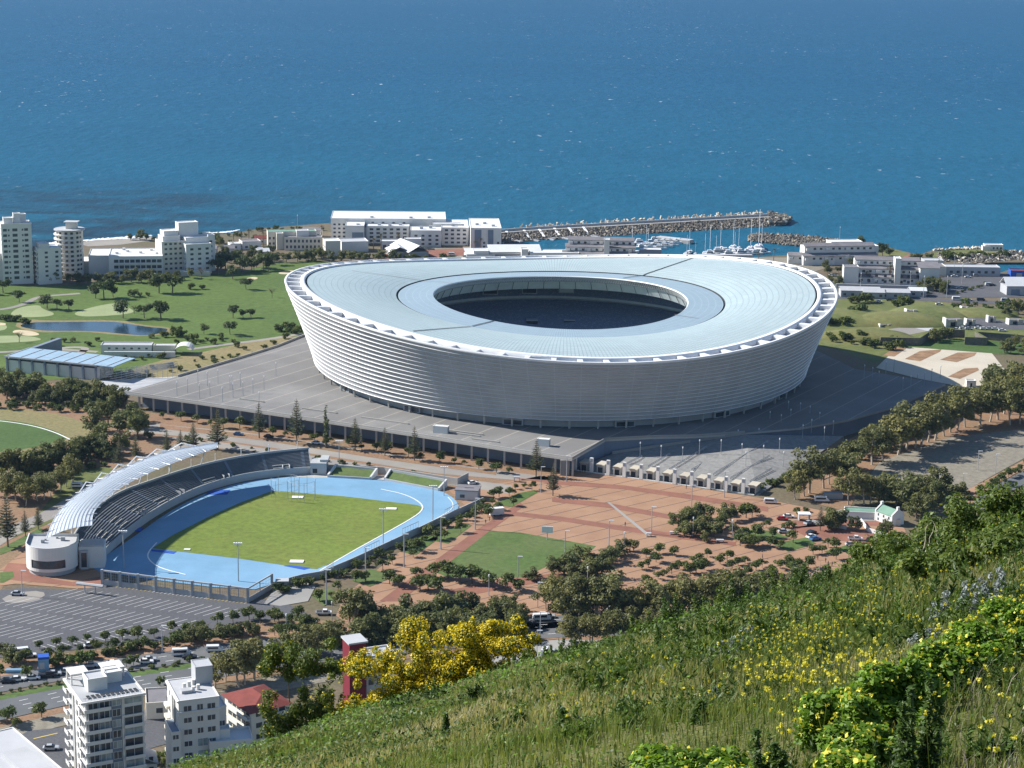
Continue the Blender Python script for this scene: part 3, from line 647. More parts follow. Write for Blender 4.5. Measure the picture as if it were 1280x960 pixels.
for i in (0, NSG - 1):
    mb = MB(); a, b = fro[i].lerp(rear[i], .13), rear[i]; d = (fro[1] - fro[0] if i == 0 else fro[-2] - fro[-1]).normalized() * .3
    mb.add([(a.x, a.y, 0), (b.x, b.y, 0), (b.x, b.y, 9.2), (a.x, a.y, 3.4), (a.x + d.x, a.y + d.y, 0), (b.x + d.x, b.y + d.y, 0), (b.x + d.x, b.y + d.y, 9.2), (a.x + d.x, a.y + d.y, 3.4)], [(0, 1, 2, 3), (7, 6, 5, 4), (0, 4, 5, 1), (1, 5, 6, 2), (2, 6, 7, 3), (3, 7, 4, 0)]); mb.build('end_wall', 'stand_concrete', stn)
# canopy of white ribs and purlins over the western half
can_o = resample(chaikin(GL([(272, 554), (225, 560), (190, 569), (150, 586), (112, 606), (82, 628), (66, 650), (58, 672)], 17.), 2, False), 45)
can_i = resample(chaikin(GL([(272, 559), (235, 571), (195, 586), (160, 603), (134, 620), (119, 636), (115, 647), (115, 656)], 18.5), 2, False), 45)
mb = MB()
for k in range(12):
    t = k / 11; L = [o.lerp(i, t) for o, i in zip(can_o, can_i)]; arch = 1.1 * math.sin(math.pi * t)
    mb.tube([(p.x, p.y, p.z + arch) for p in L], .11, 4)
pur = mb
RIBS = []
for j in range(0, 45, 3):
    a, b = can_o[j], can_i[j]; d = (b - a) * (1.5 / max(1, (b - a).length))
    RIBS.append(MB().tube([a - d] + [a.lerp(b, t) + Vector((0, 0, 1.0 * math.sin(math.pi * t) - .35)) for t in (.25, .5, .75)] + [b + d], .18, 4))
n = NT('canopy_sheet'); n.col((.46, .51, .56)); n.end(.7, .2)
mb = MB(); rows_ = []
for k in range(7):
    t = k / 6; L = [o.lerp(i, t) for o, i in zip(can_o, can_i)]; rows_.append([(p.x, p.y, p.z + 1.1 * math.sin(math.pi * t) - .25) for p in L])
for k in range(6):
    mb.strip(rows_[k][:], rows_[k + 1][:])
cano = mb.build('canopy', 'canopy_sheet', stn); pur.build('purlins', 'white_steel', cano)
for r__ in RIBS: r__.build('rib', 'white_steel', cano)
for j in range(2, 40, 6):
    a = can_o[j].lerp(can_i[j], .45); k = min(range(NSG), key=lambda i: (rear[i].xy - a.xy).length); r = rear[k]
    MB().tube([(r.x, r.y, 9.2), (a.x, a.y, 17.2)], .28, 6).build('strut', 'white_steel', cano)
for j in range(3, 27, 4):
    a, b = can_o[j], can_o[j + 4]; m = (a + b) / 2; MB().tube([a, (m.x, m.y, m.z + 2.4), b], .25, 5).build('tie_arch', 'white_steel', cano)
# offices at both ends of the stand
rb = thing('clubhouse', 'white round-fronted two-storey clubhouse with a curved dark window band at the west end of the grandstand', 'building')
rb['label'] = 'white round-fronted clubhouse with curved dark window band beside the car park'
bc = G(66, 712); L = []
for k in range(25):
    a = R(180 + 8) + math.pi * k / 24 * .92; L.append(Vector((math.cos(a) * 9.4, math.sin(a) * 9.0, 0)))
L = [Vector((-9.3, 10.5, 0))] + L + [Vector((9.2, 8, 0))]
mb = MB()
def rband(z0, z1, mi, off=0.): 
    P_ = [p * (1 + off) for p in L]; mb.strip([(p.x, p.y, z0) for p in P_], [(p.x, p.y, z1) for p in P_], mi)
rband(1.9, 3.1, 0); rband(6.2, 11.2, 0); mb.add([(p.x, p.y, 10.1) for p in L], [tuple(range(len(L)))], 1)
for i in list(range(0, 6)) + list(range(18, len(L) - 1)): mb.strip([(L[i].x, L[i].y, 3.1), (L[i + 1].x, L[i + 1].y, 3.1)], [(L[i].x, L[i].y, 6.2), (L[i + 1].x, L[i + 1].y, 6.2)], 0)
mb.add([(L[-1].x, L[-1].y, 0), (L[0].x, L[0].y, 0), (L[0].x, L[0].y, 11.2), (L[-1].x, L[-1].y, 11.2)], [(0, 1, 2, 3)], 0)
o = mb.build('wall', ['white_wall', 'roof_lightgray'], rb)
mb = MB(); W_ = [p * .975 for p in L[6:19]]; mb.strip([(p.x, p.y, 3.1) for p in W_], [(p.x, p.y, 6.2) for p in W_]); mb.build('window', 'window_glass', rb)
mb = MB(); W_ = [p * .9 for p in L]; mb.strip([(p.x, p.y, 0) for p in W_], [(p.x, p.y, 1.9) for p in W_]); mb.build('base', 'gray_wall', rb)
mb = MB(); A = [(p.x * .96, p.y * .96, 11.21) for p in L]; B = [(p.x * 1.005, p.y * 1.005, 11.21) for p in L]; mb.strip(A, B); mb.build('coping', 'lip_white', rb)
for x, y, s in ((-4, 1, .9), (-3, 4, .5), (3, 3, 1.1), (1, 6, .6)):
    mb = MB(); mb.box(x, x + 1.4 * s, y, y + 1.2 * s, 10.12, 10.1 + 1.3 * s); mb.build('roof_unit', 'steel', rb)
mb = MB(); mb.box(9.6, 19, 0, 9, 0, 8.4); mb.box(10, 18.6, .4, 8.6, 8.4, 8.9, 1); mb.box(10.2, 13, -1.2, -.02, 0, 7.4, 1); mb.build('annex', ['white_wall', 'roof_lightgray'], rb)
mb = MB(); mb.box(10.6, 12.6, -1.28, -1.22, 1, 6.6); mb.build('annex_window', 'window_glass', rb)
rb.location = bc; rb.rotation_euler.z = R(8)
mb = MB(); a, b = G(96, 729, 3.4), G(129, 733, 3.4)
mb = MB(); mb.tube([a, b], .6, 6); [mb.tube([a.lerp(b, q), (a.lerp(b, q).x, a.lerp(b, q).y, 0)], .2, 6) for q in (.3, .7)]; tag(mb.build('footbridge', 'roof_lightgray'), 'pale tubular walkway from the round clubhouse to the track fence', 'walkway')
def cat_tag(o, l, c, g=None): return tag(o, l, c, g)
# fence wall south of the track
fw = thing('boundary_wall', 'tall grey concrete frame fence wall between the parking lot and running track', 'wall')
FP = GL([(128, 731), (310, 754), (340, 736)])
nb = 9; PP = resample(FP[:2], nb) + [FP[2]]
mb = MB(); wall(mb, FP, 5.2, 5.75, .5); mb.build('top_beam', 'stand_concrete', fw)
mb = MB(); wall(mb, FP, 0, 2.0, .3); mb.build('base_panel', 'gray_wall', fw)
for p in PP: mb = MB(); mb.box(-.45, .45, -.45, .45, 0, 5.9); o = mb.build('pier', 'steel', fw); o.location = p
for a, b in zip(PP, PP[1:]):
    for t in (.5,): mb = MB(); mb.box(-.15, .15, -.15, .15, 2.0, 5.2); o = mb.build('post', 'steel', fw); o.location = a.lerp(b, t)
    mb = MB(); d = b - a
    for q in range(8): mb.tube([a + d * (q / 8) + Vector((0, 0, 2)), a + d * (q / 8) + Vector((0, 0, 5.2))], .035, 4)
    for zz in (3, 4.1): mb.tube([a + Vector((0, 0, zz)), b + Vector((0, 0, zz))], .035, 4)
    tag(mb.build('wire_panel', 'steel', fw))
ew = thing('track_wall', 'long grey concrete wall along the sunny eastern side of the running track', 'wall')
EP = GL([(340, 736), (378, 726), (402, 722), (440, 706), (500, 678), (560, 649), (604, 629)])
mb = MB(); wall(mb, EP, 0, 2.6, .4); mb.build('wall', 'stand_concrete', ew)
for t in ((408, 723, 411, 721), (455, 700, 468, 694), (503, 676, 517, 670), (556, 652, 568, 646)):
    a, b = G(t[0], t[1]), G(t[2] + 6, t[3] - 3); mb = MB(); wall(mb, [a, b], 4.9, 5.1, .1); wall(mb, [a, b], 2.6, 2.8, .1)
    for k in range(7): mb.tube([a.lerp(b, k / 6) + Vector((0, 0, 2.6)), a.lerp(b, k / 6) + Vector((0, 0, 5.1))], .06, 4)
    mb.build('railing', 'steel', ew)
# terraces on the north bend
def terrace(q, z0, z1, name, lab):
    f0, f1, b1, b0 = GL(q); t = thing(name, lab, 'terrace')
    mb = MB(); mb.add([(f0.x, f0.y, z0), (f1.x, f1.y, z0), (b1.x, b1.y, z1), (b0.x, b0.y, z1)], [(0, 1, 2, 3)]); mb.build('grass_slope', 'lawn', t)
    mb = MB(); wall(mb, [b0, b1], 0, z1 + .9, .5); mb.build('back_wall', 'stand_concrete', t)
    mb = MB(); wall(mb, [f0, f1], 0, z0 + .5, .5); mb.build('front_kerb', 'roof_lightgray', t)
    for a, b in ((f0, b0), (f1, b1)):
        mb = MB(); v = []
        for s in (-.4, .4): v += [(a.x + s, a.y, 0), (b.x + s, b.y, 0), (b.x + s, b.y, z1 + 1.1), (a.x + s, a.y, z0 + .9)]
        mb.add(v, [(0, 1, 2, 3), (7, 6, 5, 4), (2, 6, 7, 3), (0, 3, 7, 4), (1, 5, 6, 2)]); mb.build('side_wall', 'white_wall', t)
terrace([(410, 597), (463, 600), (471, 595), (420, 590)], .6, 2.6, 'terrace', 'small sloping grass terrace with white side walls next to the grandstand end')
terrace([(481, 601), (548, 614), (558, 609), (488, 596)], .6, 2.6, 'terrace', 'longer sloping grass terrace with white side walls at the north bend of the track')
mb = MB(); wall(mb, GL([(408, 590), (480, 593), (572, 607), (585, 600)]), 0, 3.4, .5); tag(mb.build('garden_wall', 'concrete'), 'grey concrete wall behind the two grass terraces of the running track', 'wall')
eb = thing('equipment_building', 'low grey flat-roofed equipment building at the corner of the running track', 'building'); eb.location = G(569, 625); eb.rotation_euler.z = R(-8)
mb = MB(); mb.box(0, 9.5, 0, 8, 0, 4.2); mb.build('wall', 'gray_wall', eb); mb = MB(); mb.box(-.3, 9.8, -.3, 8.3, 4.2, 4.6); mb.build('roof', 'roof_gray', eb); mb = MB(); mb.box(2, 4, -.05, -.02, 1.2, 2.6); mb.build('window', 'window_glass', eb)
cb = thing('stand_office', 'grey concrete stair block adjoining the northern end of the grandstand', 'building'); cb.location = G(388, 594); cb.rotation_euler.z = R(0)
mb = MB(); mb.box(0, 7, 0, 9, 0, 5.5); mb.box(4, 7.6, 2, 9.5, 5.5, 6.6); mb.build('wall', 'stand_concrete', cb); mb = MB(); mb.box(1, 3, -.05, -.02, 1, 3); mb.build('door', 'dark_void', cb)
gb = thing('gatehouse', 'small flat-roofed gate shelter on the paved court below the track wall', 'shelter'); gb.location = G(345, 739); gb.rotation_euler.z = R(5)
mb = MB(); mb.box(-.2, 4.6, -.2, 3.2, 3.4, 3.8); mb.build('roof', 'roof_lightgray', gb); mb = MB(); mb.box(.4, 4, .4, 2.8, 0, 3.4); mb.build('wall', 'gray_wall', gb)
S('gate_court', [(330, 755), (342, 738), (380, 728), (395, 732), (385, 752), (350, 758)], .18, 'pale_concrete')
# hammer cage
def cage(px, py, lab, r=6, h=8.5):
    t = thing('throwing_cage', lab, 'cage', G(px, py)); 
    for k in range(7):
        a = R(20 + 320 * k / 6); MB().tube([(r * math.cos(a), r * math.sin(a), 0), (r * math.cos(a), r * math.sin(a), h)], .09, 5).build('pole', 'steel', t)
    for zz in (h, h * .5):
        MB().tube([(r * math.cos(R(20 + 320 * k / 12)), r * math.sin(R(20 + 320 * k / 12)), zz) for k in range(13)], .05, 4).build('net_rail', 'steel', t)
cage(357, 622, 'left one of two tall thin-poled throwing cages on the athletics infield'); cage(377, 624, 'right one of two tall thin-poled throwing cages on the athletics infield')
for (px, py, w_, l) in ((372, 622.5, 2.4, 'white throwing circle between the cages on the infield'), (489, 637, 2.2, 'white slab near the far corner of the infield'), (371, 703, 2.6, 'white slab beside the blue mat at the near side of the infield'), (234, 688, 1.2, 'small white marker box on the left of the infield')):
    mb = MB(); mb.box(-w_, w_, -w_ * .6, w_ * .6, .25, .55); o = tag(mb.build('throwing_slab', 'white_paint'), l, 'slab'); o.location = G(px, py)
# ---------------------------------------------------------------- ramp, gates, railings
Ra, Rb, Rc, Rd, Re = G(716, 586, .3), G(948, 619, .3), G(1055, 545, 3.5), G(931, 543.2, PZ - .7), G(765, 567.5, 1.2)
mb = MB(); mb.add([Ra, Rb, Rc, Rd, Re], [(0, 1, 4), (1, 2, 3), (1, 3, 4)]); 
mb.add([(Rb.x, Rb.y, 0), (Rc.x, Rc.y, 0), Rc, Rb], [(0, 1, 2, 3)])
tag(mb.build('ramp', 'ramp_paving'), None, None, None, 'structure')
MATS['pale_concrete']
rw_ = thing('ramp_wall', 'low pale concrete wall along the top edge of the ramp below the podium', 'wall')
mb = MB(); n_ = 20
for (a, b) in ((Re, Rd),):
    s = (b - a).cross(Vector((0, 0, 1))).normalized() * .3
    for k in range(n_):
        p, q = a.lerp(b, k / n_), a.lerp(b, (k + 1) / n_); mb.add([p - s, q - s, q + s, p + s] + [v + Vector((0, 0, 1.3)) for v in (p - s, q - s, q + s, p + s)], [(4, 5, 6, 7), (0, 1, 5, 4), (2, 3, 7, 6)])
mb.build('coping', 'pale_concrete', rw_)
def rampz(p):
    for (a, b, c) in ((Ra, Rb, Re), (Rb, Rc, Rd), (Rb, Rd, Re)):
        d = (b.y - c.y) * (a.x - c.x) + (c.x - b.x) * (a.y - c.y); u = ((b.y - c.y) * (p.x - c.x) + (c.x - b.x) * (p.y - c.y)) / d; v = ((c.y - a.y) * (p.x - c.x) + (a.x - c.x) * (p.y - c.y)) / d
        if u > -.03 and v > -.03 and u + v < 1.03: return u * a.z + v * b.z + (1 - u - v) * c.z
    return 2.
def onramp(px, py):
    z = 2.
    for _ in range(10): z = rampz(G(px, py, z))
    return G(px, py, z)
gx = [315, 397, 480, 561, 645, 728, 812, 897, 983, 1068, 1155]; gy = [553, 565, 577, 587, 598, 609, 622, 634, 647, 660, 670]
GP = [G(640 + x / 4, 450 + y / 4) for x, y in zip(gx, gy)]
gd = (GP[-1] - GP[0]).normalized(); ga = math.atan2(gd.y, gd.x)
def make_pylon():
    t = thing('gate_pylon', '', 'pylon'); mb = MB(); mb.box(-.75, .75, -.5, .5, 0, 7.0); mb.build('shaft', 'white_wall', t)
    mb = MB(); mb.box(-.55, .55, -.54, -.51, 5.2, 6.7); mb.build('sign_panel', 'bluegray_wall', t); mb = MB(); mb.box(-.85, .85, -.6, .6, 0, .5); mb.build('plinth', 'concrete', t); return t
def make_booth():
    t = thing('turnstile_booth', '', 'booth'); mb = MB(); mb.box(0, 3.4, 0, 6, 0, 3.6); mb.build('wall', 'concrete', t)
    mb = MB(); mb.box(-.3, 3.7, -.5, 6.3, 3.6, 4.1); mb.build('roof', 'beige_paving', t); mb = MB(); mb.box(.6, 2.8, -.06, -.02, .3, 2.8); mb.build('door', 'dark_void', t); return t
py_, bo_ = make_pylon(), make_booth()
for i, p in enumerate(GP):
    put(py_, i == 0, p, ga, 1, ('leftmost' if i == 0 else 'rightmost' if i == 10 else ORD[i] + ' from the left') + ' white gate pylon in the row at the plaza edge', 'white gate pylons along the ramp')
    q = p + gd * 2.0 + Vector((-gd.y, gd.x, 0)) * 1.2
    put(bo_, i == 0, q, ga, 1, ('leftmost' if i == 0 else 'rightmost' if i == 10 else ORD[i] + ' from the left') + ' concrete turnstile booth in the row behind the white pylons', 'turnstile booths along the ramp')
mb = MB(); wall(mb, [GP[0] - gd * 2, GP[-1] + gd * 5], .1, .5, .5); tag(mb.build('gate_kerb', 'white_wall'), 'long white kerb at the foot of the gate pylons', 'kerb')
RL = [((575, 525), (650, 487)), ((680, 540), (790, 475)), ((785, 555), (975, 440)), ((895, 558), (1165, 405)), ((1005, 580), (1278, 415)), ((1090, 600), (1290, 486)), ((1190, 615), (1300, 550))]
for i, (a, b) in enumerate(RL):
    a, b = onramp(640 + a[0] / 4, 450 + a[1] / 4), onramp(640 + b[0] / 4, 450 + b[1] / 4)
    t = thing('ramp_railing', ('leftmost' if i == 0 else 'rightmost' if i == len(RL) - 1 else ORD[i] + ' from the left') + ' dark steel railing running up the grey ramp', 'railing', (0, 0, 0), 0, 'railings on the ramp')
    n_ = max(3, int((b - a).length / 3)); mb = MB()
    for zz in (.55, 1.1): mb.tube([a + Vector((0, 0, zz)), b + Vector((0, 0, zz))], .13, 4)
    mb.build('rail', 'steel', t)
    mb = MB()
    for k in range(n_ + 1): p = a.lerp(b, k / n_); mb.tube([p, p + Vector((0, 0, 1.1))], .1, 4)
    mb.build('posts', 'steel', t)
# ---------------------------------------------------------------- lamp posts and masts
def make_lamp(name, h, r, head, mat='steel'):
    t = thing(name, '', 'lamp post'); MB().tube([(0, 0, 0), (0, 0, h)], [r, r * .7], 6).build('pole', mat, t)
    mb = MB()
    if head == 'cap': mb.tube([(0, 0, h), (0, 0, h + .75)], [.24, .24], 8)
    elif head == 'flood':
        mb.box(-1.5, 1.5, -.12, .12, h, h + .2); 
        for x in (-1.3, -.45, .45, 1.3): mb.box(x - .3, x + .3, -.5, .3, h - .1, h + .5)
    elif head == 'board': mb.box(-2.2, 2.2, -.15, .15, h - .2, h + 2.4)
    else: mb.box(-.15, 1.7, -.18, .18, h - .05, h + .18)
    mb.build('lamp_head', 'white_steel', t); return t
LAMPS = []
def lamps(proto, pts, lab, group, z=0., rz=0.):
    pts = sorted(pts); n_ = len(pts)
    for i, q in enumerate(pts):
        p = q if isinstance(q, Vector) else G(q[0], q[1], z if len(q) < 3 else q[2])
        l = lab.format(('leftmost' if i == 0 else 'rightmost' if i == n_ - 1 else (ORD[i] if i < len(ORD) else 'middle') + ' from left'))
        put(proto, i == 0, p, rz, 1, l, group)
dk = [(885, 178), (938, 163), (998, 192), (990, 120), (1050, 178), (1090, 118), (1113, 208), (1150, 150), (1165, 187), (1202, 132), (1215, 178), (1265, 165), (1037, 130)]
lamps(make_lamp('deck_lamp', 6.6, .16, 'cap'), [(x / 4, 450 + y / 4) for x, y in dk] + [(330, 487.5), (324, 508), (345, 470), (290, 487)], '{} slim lamp post on the sunny western podium deck', 'lamp posts on the western deck', PZ)
dr = [(1080, 473), (1090, 476), (1098, 481), (1107, 468), (1117, 466), (1128, 489), (1138, 487), (1146, 484), (1155, 482), (1164, 478), (1175, 474)]
lamps(make_lamp('deck_lamp', 6.6, .16, 'cap'), dr, '{} slim lamp post on the shaded eastern podium deck', 'lamp posts on the eastern deck', PZ)
rl = [(800, 571), (826, 575), (853, 577), (874, 568), (901, 568), (922, 555), (927, 573), (948, 553), (954, 575), (932, 583), (974, 566), (979, 583)]
rl = [onramp(*q) for q in rl]; rl.sort(key=lambda p: proj(p)[0])
pr = make_lamp('ramp_lamp', 6.2, .15, 'cap')
for i, p in enumerate(rl): put(pr, i == 0, p, 0, 1, ('leftmost' if i == 0 else 'rightmost' if i == len(rl) - 1 else ORD[i] + ' from left') + ' slim white-capped lamp post on the grey ramp', 'lamp posts on the ramp')
er = [(962, 531), (976, 535), (988, 528), (1003, 548), (1014, 541), (1024, 532), (1030, 551), (1041, 543), (1000, 520), (985, 518), (1012, 524)]
lamps(make_lamp('deck_lamp', 6.0, .15, 'cap'), er, '{} slim lamp post in the stadium shadow above the ramp', 'lamp posts in the stadium shadow', 5)
pl = [(408, 756), (457, 727), (505, 709), (551, 687), (594, 662)]
lamps(make_lamp('light_mast', 13, .3, 'bar'), pl, '{} pale mast in the row outside the eastern track wall', 'masts outside the track wall')
tm = [(155, 711), (298, 727), (479, 682), (541, 651), (424, 586), (555, 620)]
lamps(make_lamp('flood_mast', 14.5, .26, 'flood'), tm[:4], '{} floodlight mast standing on the running track', 'floodlight masts on the track')
lamps(make_lamp('street_mast', 12.5, .2, 'flood'), tm[4:], '{} tall lamp mast on the promenade beyond the grass terraces', 'masts on the promenade')
pz = [(761, 686), (814, 668), (864, 640), (905, 622), (706, 700), (647, 733), (866, 672), (915, 675), (780, 688), (734, 735), (585, 742)]
lamps(make_lamp('plaza_mast', 11.5, .24, 'bar'), [(761, 686), (814, 668), (864, 640), (905, 622), (706, 700), (647, 733), (676, 616), (708, 602)], '{} tall grey lamp mast on the brick plaza', 'tall masts on the plaza')
lamps(make_lamp('path_lamp', 7.5, .17, 'cap'), [(866, 671), (915, 674), (780, 690), (734, 735), (611, 745), (510, 772), (358, 796), (415, 780)], '{} thin lamp post among the trees of the plaza', 'thin lamp posts among plaza trees')
lamps(make_lamp('car_park_lamp', 9, .17, 'bar'), [(1203, 617), (1244, 592), (1222, 588)], '{} thin lamp post on the pale gravel lot', 'lamp posts on the gravel lot')
lamps(make_lamp('road_lamp', 9.5, .18, 'bar'), [(203, 816), (675, 798), (671, 822), (672, 760), (28, 745)], '{} grey street lamp beside the dual carriageway', 'street lamps along the carriageway')
lamps(make_lamp('harbour_mast', 14, .2, 'cap'), [(1049, 307), (1154, 372), (1183, 372), (1192, 344), (1202, 356), (1075, 368), (1137, 366), (372, 292 )], '{} thin mast rising near the harbour buildings', 'thin masts near the harbour')
bd = make_lamp('scoreboard', 3.2, .2, 'board'); put(bd, True, G(684, 675), R(-8), 1, 'grey scoreboard frame on a post at the far edge of the practice field'); bd['category'] = 'scoreboard'
for ch in bd.children:
    if ch.name.startswith('lamp_head'): ch.name = 'board'
# parking bays
def bays(a, b, n_, ln, sk, z=.16, mat='worn_paint', two=True):
    A, B = G(*a), G(*b); d = (B - A).normalized(); s = Vector((-d.y, d.x, 0)); mb = MB(); sg = (-1, 1) if two else (1,)
    for k in range(n_ + 1):
        p = A.lerp(B, k / n_)
        for g in sg:
            q = p + (s * ln + d * sk) * g; L = [p, q]; X = offset(L, .13); Y = offset(L, -.13); mb.strip([(v.x, v.y, z) for v in X], [(v.x, v.y, z) for v in Y])
    tag(mb.build('parking_bays', mat), None, None, None, 'structure')
bays((80, 741), (292, 768), 20, 5.2, 2.6); bays((14, 751), (228, 781), 20, 5.2, 2.6); bays((-30, 764), (148, 788), 17, 5.2, 2.6); bays((-40, 781), (60, 797), 10, 5.2, 2.6)
bays((135, 733), (185, 740), 10, 4.2, 1.6, mat='yellow_paint', two=False); bays((190, 741), (255, 749), 13, 4.2, 1.6, two=False); bays((258, 749.5), (305, 755), 10, 4.2, 1.6, mat='yellow_paint', two=False)
bays((62, 811), (215, 788), 18, 4.0, -2.2, two=False)
# ---------------------------------------------------------------- buildings
class Bld:
    """a building: root at the ground point under its front-left corner, x along the front, y away from the viewer"""
    def __init__(s, name, label, cat, px, rz=0., z=0.):
        s.t = thing(name, label, cat, G(px[0], px[1], z), R(rz)); s.nwin = 0; s.wm = {}
    def block(s, x0, x1, y0, y1, z0, z1, m='white_wall', name='wall', roof='roof_white', par=.5):
        mb = MB(); mb.box(x0, x1, y0, y1, z0, z1); w = mb.build(name, m, s.t)
        if roof:
            mb = MB(); mb.box(x0 + .25, x1 - .25, y0 + .25, y1 - .25, z1, z1 + .06); mb.build('roof', roof, s.t)
            if par:
                mb = MB(); e = .06
                mb.box(x0 - e, x1 + e, y0 - e, y0 + .24, z1 - .05, z1 + par); mb.box(x0 - e, x1 + e, y1 - .24, y1 + e, z1 - .05, z1 + par)
                mb.box(x0 - e, x0 + .24, y0 + .25, y1 - .25, z1 - .05, z1 + par); mb.box(x1 - .24, x1 + e, y0 + .25, y1 - .25, z1 - .05, z1 + par); mb.build('parapet', m, s.t)
        return w
    def win(s, face, u, z, w, h, y=0., m='window_glass', frame=False, name='window'):
        """face 'f': on plane y, u along x; 'l'/'r': on plane x=y, u along depth"""
        if s.nwin >= 98: return
        key = (face, round(w, 2), round(h, 2), m, frame)
        if key not in s.wm:
            mb = MB(); fb = MB(); f = .09
            if face == 'f':
                mb.box(0, w, -.03, .05, 0, h, 0)
                if frame: fb.box(-f, w + f, -.1, -.031, -f, 0); fb.box(-f, w + f, -.1, -.031, h, h + f); fb.box(-f, 0, -.1, -.031, 0, h); fb.box(w, w + f, -.1, -.031, 0, h); fb.box(w / 2 - .05, w / 2 + .05, -.08, -.031, 0, h)
            else:
                a, b = (-.05, .03) if face == 'r' else (-.03, .05); mb.box(a, b, 0, w, 0, h, 0)
                if frame: 
                    a, b = (.031, .1) if face == 'r' else (-.1, -.031); fb.box(a, b, -f, w + f, -f, 0); fb.box(a, b, -f, w + f, h, h + f); fb.box(a, b, w / 2 - .05, w / 2 + .05, 0, h)
            s.wm[key] = (mb.mesh(name, m), fb.mesh('frame', 'white_paint') if frame else None)
        pane, fr = s.wm[key]; o = link(name, pane, s.t)
        if fr: link('frame', fr, o)
        o.location = (u, y, z) if face == 'f' else (y, u, z); s.nwin += 1
    def grid(s, face, u0, u1, n, z0, dz, rows, w, h, y=0., m='window_glass', frame=False, skip=0.):
        for r in range(rows):
            for c in range(n):
                if skip and random.random() < skip: continue
                s.win(face, u0 + (u1 - u0 - w) * (c / max(1, n - 1)), z0 + r * dz, w, h, y, m, frame)
    def part(s, name, m, *boxes):
        mb = MB()
        for b in boxes: mb.box(*b)
        return mb.build(name, m, s.t)
    def gable(s, x0, x1, y0, y1, z, rise, m, axis='x', over=.4, name='roof', th=.25):
        mb = MB(); x0 -= over; x1 += over; y0 -= over; y1 += over
        for k, dz in ((0, 0),):
            if axis == 'x':
                ym = (y0 + y1) / 2; v = [(x0, y0, z), (x1, y0, z), (x1, ym, z + rise), (x0, ym, z + rise), (x0, y1, z), (x1, y1, z)]
                mb.add(v + [(a, b, c - th) for a, b, c in v], [(0, 1, 2, 3), (3, 2, 5, 4), (6, 9, 8, 7), (9, 10, 11, 8), (0, 6, 7, 1), (4, 5, 11, 10), (0, 3, 9, 6), (3, 4, 10, 9), (1, 7, 8, 2), (2, 8, 11, 5)])
                g = [(x0 + over, y0 + over, z - th), (x0 + over, y1 - over, z - th), (x0 + over, ym, z + rise - th), (x1 - over, y0 + over, z - th), (x1 - over, y1 - over, z - th), (x1 - over, ym, z + rise - th)]
            else:
                xm = (x0 + x1) / 2; v = [(x0, y0, z), (x0, y1, z), (xm, y1, z + rise), (xm, y0, z + rise), (x1, y0, z), (x1, y1, z)]
                mb.add(v + [(a, b, c - th) for a, b, c in v], [(0, 3, 2, 1), (3, 4, 5, 2), (6, 7, 8, 9), (9, 8, 11, 10), (0, 6, 9, 3), (3, 9, 10, 4), (1, 2, 8, 7), (2, 5, 11, 8), (0, 1, 7, 6), (4, 10, 11, 5)])
        return mb.build(name, m, s.t)
    def mono(s, x0, x1, y0, y1, z0, z1, m='roof_gray', over=.4, name='roof'):
        """single slope rising from the front (z0) to the back (z1)"""
        mb = MB(); v = [(x0 - over, y0 - over, z0), (x1 + over, y0 - over, z0), (x1 + over, y1, z1), (x0 - over, y1, z1)]
        mb.add(v + [(a, b, c + .22) for a, b, c in v], [(3, 2, 1, 0), (4, 5, 6, 7), (0, 1, 5, 4), (1, 2, 6, 5), (2, 3, 7, 6), (3, 0, 4, 7)]); return mb.build(name, m, s.t)
# -- far western shore
b = Bld('apartment_tower', 'tallest white apartment tower at the left edge with rooftop plant rooms', 'building', (4.5, 356), 20)
b.block(0, 19.5, 0, 15, 0, 40); b.grid('f', 1.2, 17.2, 2, 3.5, 3.55, 10, 2.4, 1.7); b.grid('f', 4.3, 14.2, 2, 3.7, 3.55, 10, 1., 1.2); b.grid('f', 7.2, 10.2, 1, 3.4, 3.55, 10, 3.2, 1.9); b.block(-9, 0, 4, 18, 0, 20)
b.block(2, 8, 3, 9, 40, 43.5, name='plant_room'); b.block(8.6, 13, 5, 10, 40, 46, name='plant_room'); b.block(12, 17, 8, 13, 40, 45, name='plant_room'); b.grid('l', 2, 12, 3, 22, 3.55, 5, 1.2, 1.3)
b = Bld('apartment_block', 'narrow stepped apartment block between the white tower and the round tower', 'building', (49, 356), 28)
b.block(0, 15.5, 0, 14, 0, 24, 'white_wall'); b.block(1.5, 8, 1, 11, 24, 26.5, name='penthouse')
for k in range(7): b.part('balcony', 'cream_wall', (-.8, -.02, .5, 13, 2.6 + k * 3.1, 3.7 + k * 3.1))
b.grid('f', 4.5, 13.5, 2, 5, 3.1, 6, 2., 1.4); b.grid('l', 1, 12.5, 3, 4, 3.1, 6, 2, 1.6)
b = Bld('round_tower', 'beige round-fronted apartment tower with curved balcony rings and a flat disc roof', 'building', (85, 346), 0)
n_ = 20; mb = MB(); mb.prism([(9 * math.cos(2 * math.pi * k / n_), 9 + 9 * math.sin(2 * math.pi * k / n_)) for k in range(n_)], 0, 31); mb.build('wall', 'cream_wall', b.t)
mb = MB(); mb.prism([(10.4 * math.cos(2 * math.pi * k / n_), 9 + 10.4 * math.sin(2 * math.pi * k / n_)) for k in range(n_)], 31, 31.7); mb.build('roof', 'roof_lightgray', b.t)
b.part('plant_room', 'cream_wall', (-2, 5, 7, 13, 31.7, 36)); b.part('plant_room_roof', 'roof_lightgray', (-3.2, 6.2, 6, 14, 36, 36.5))
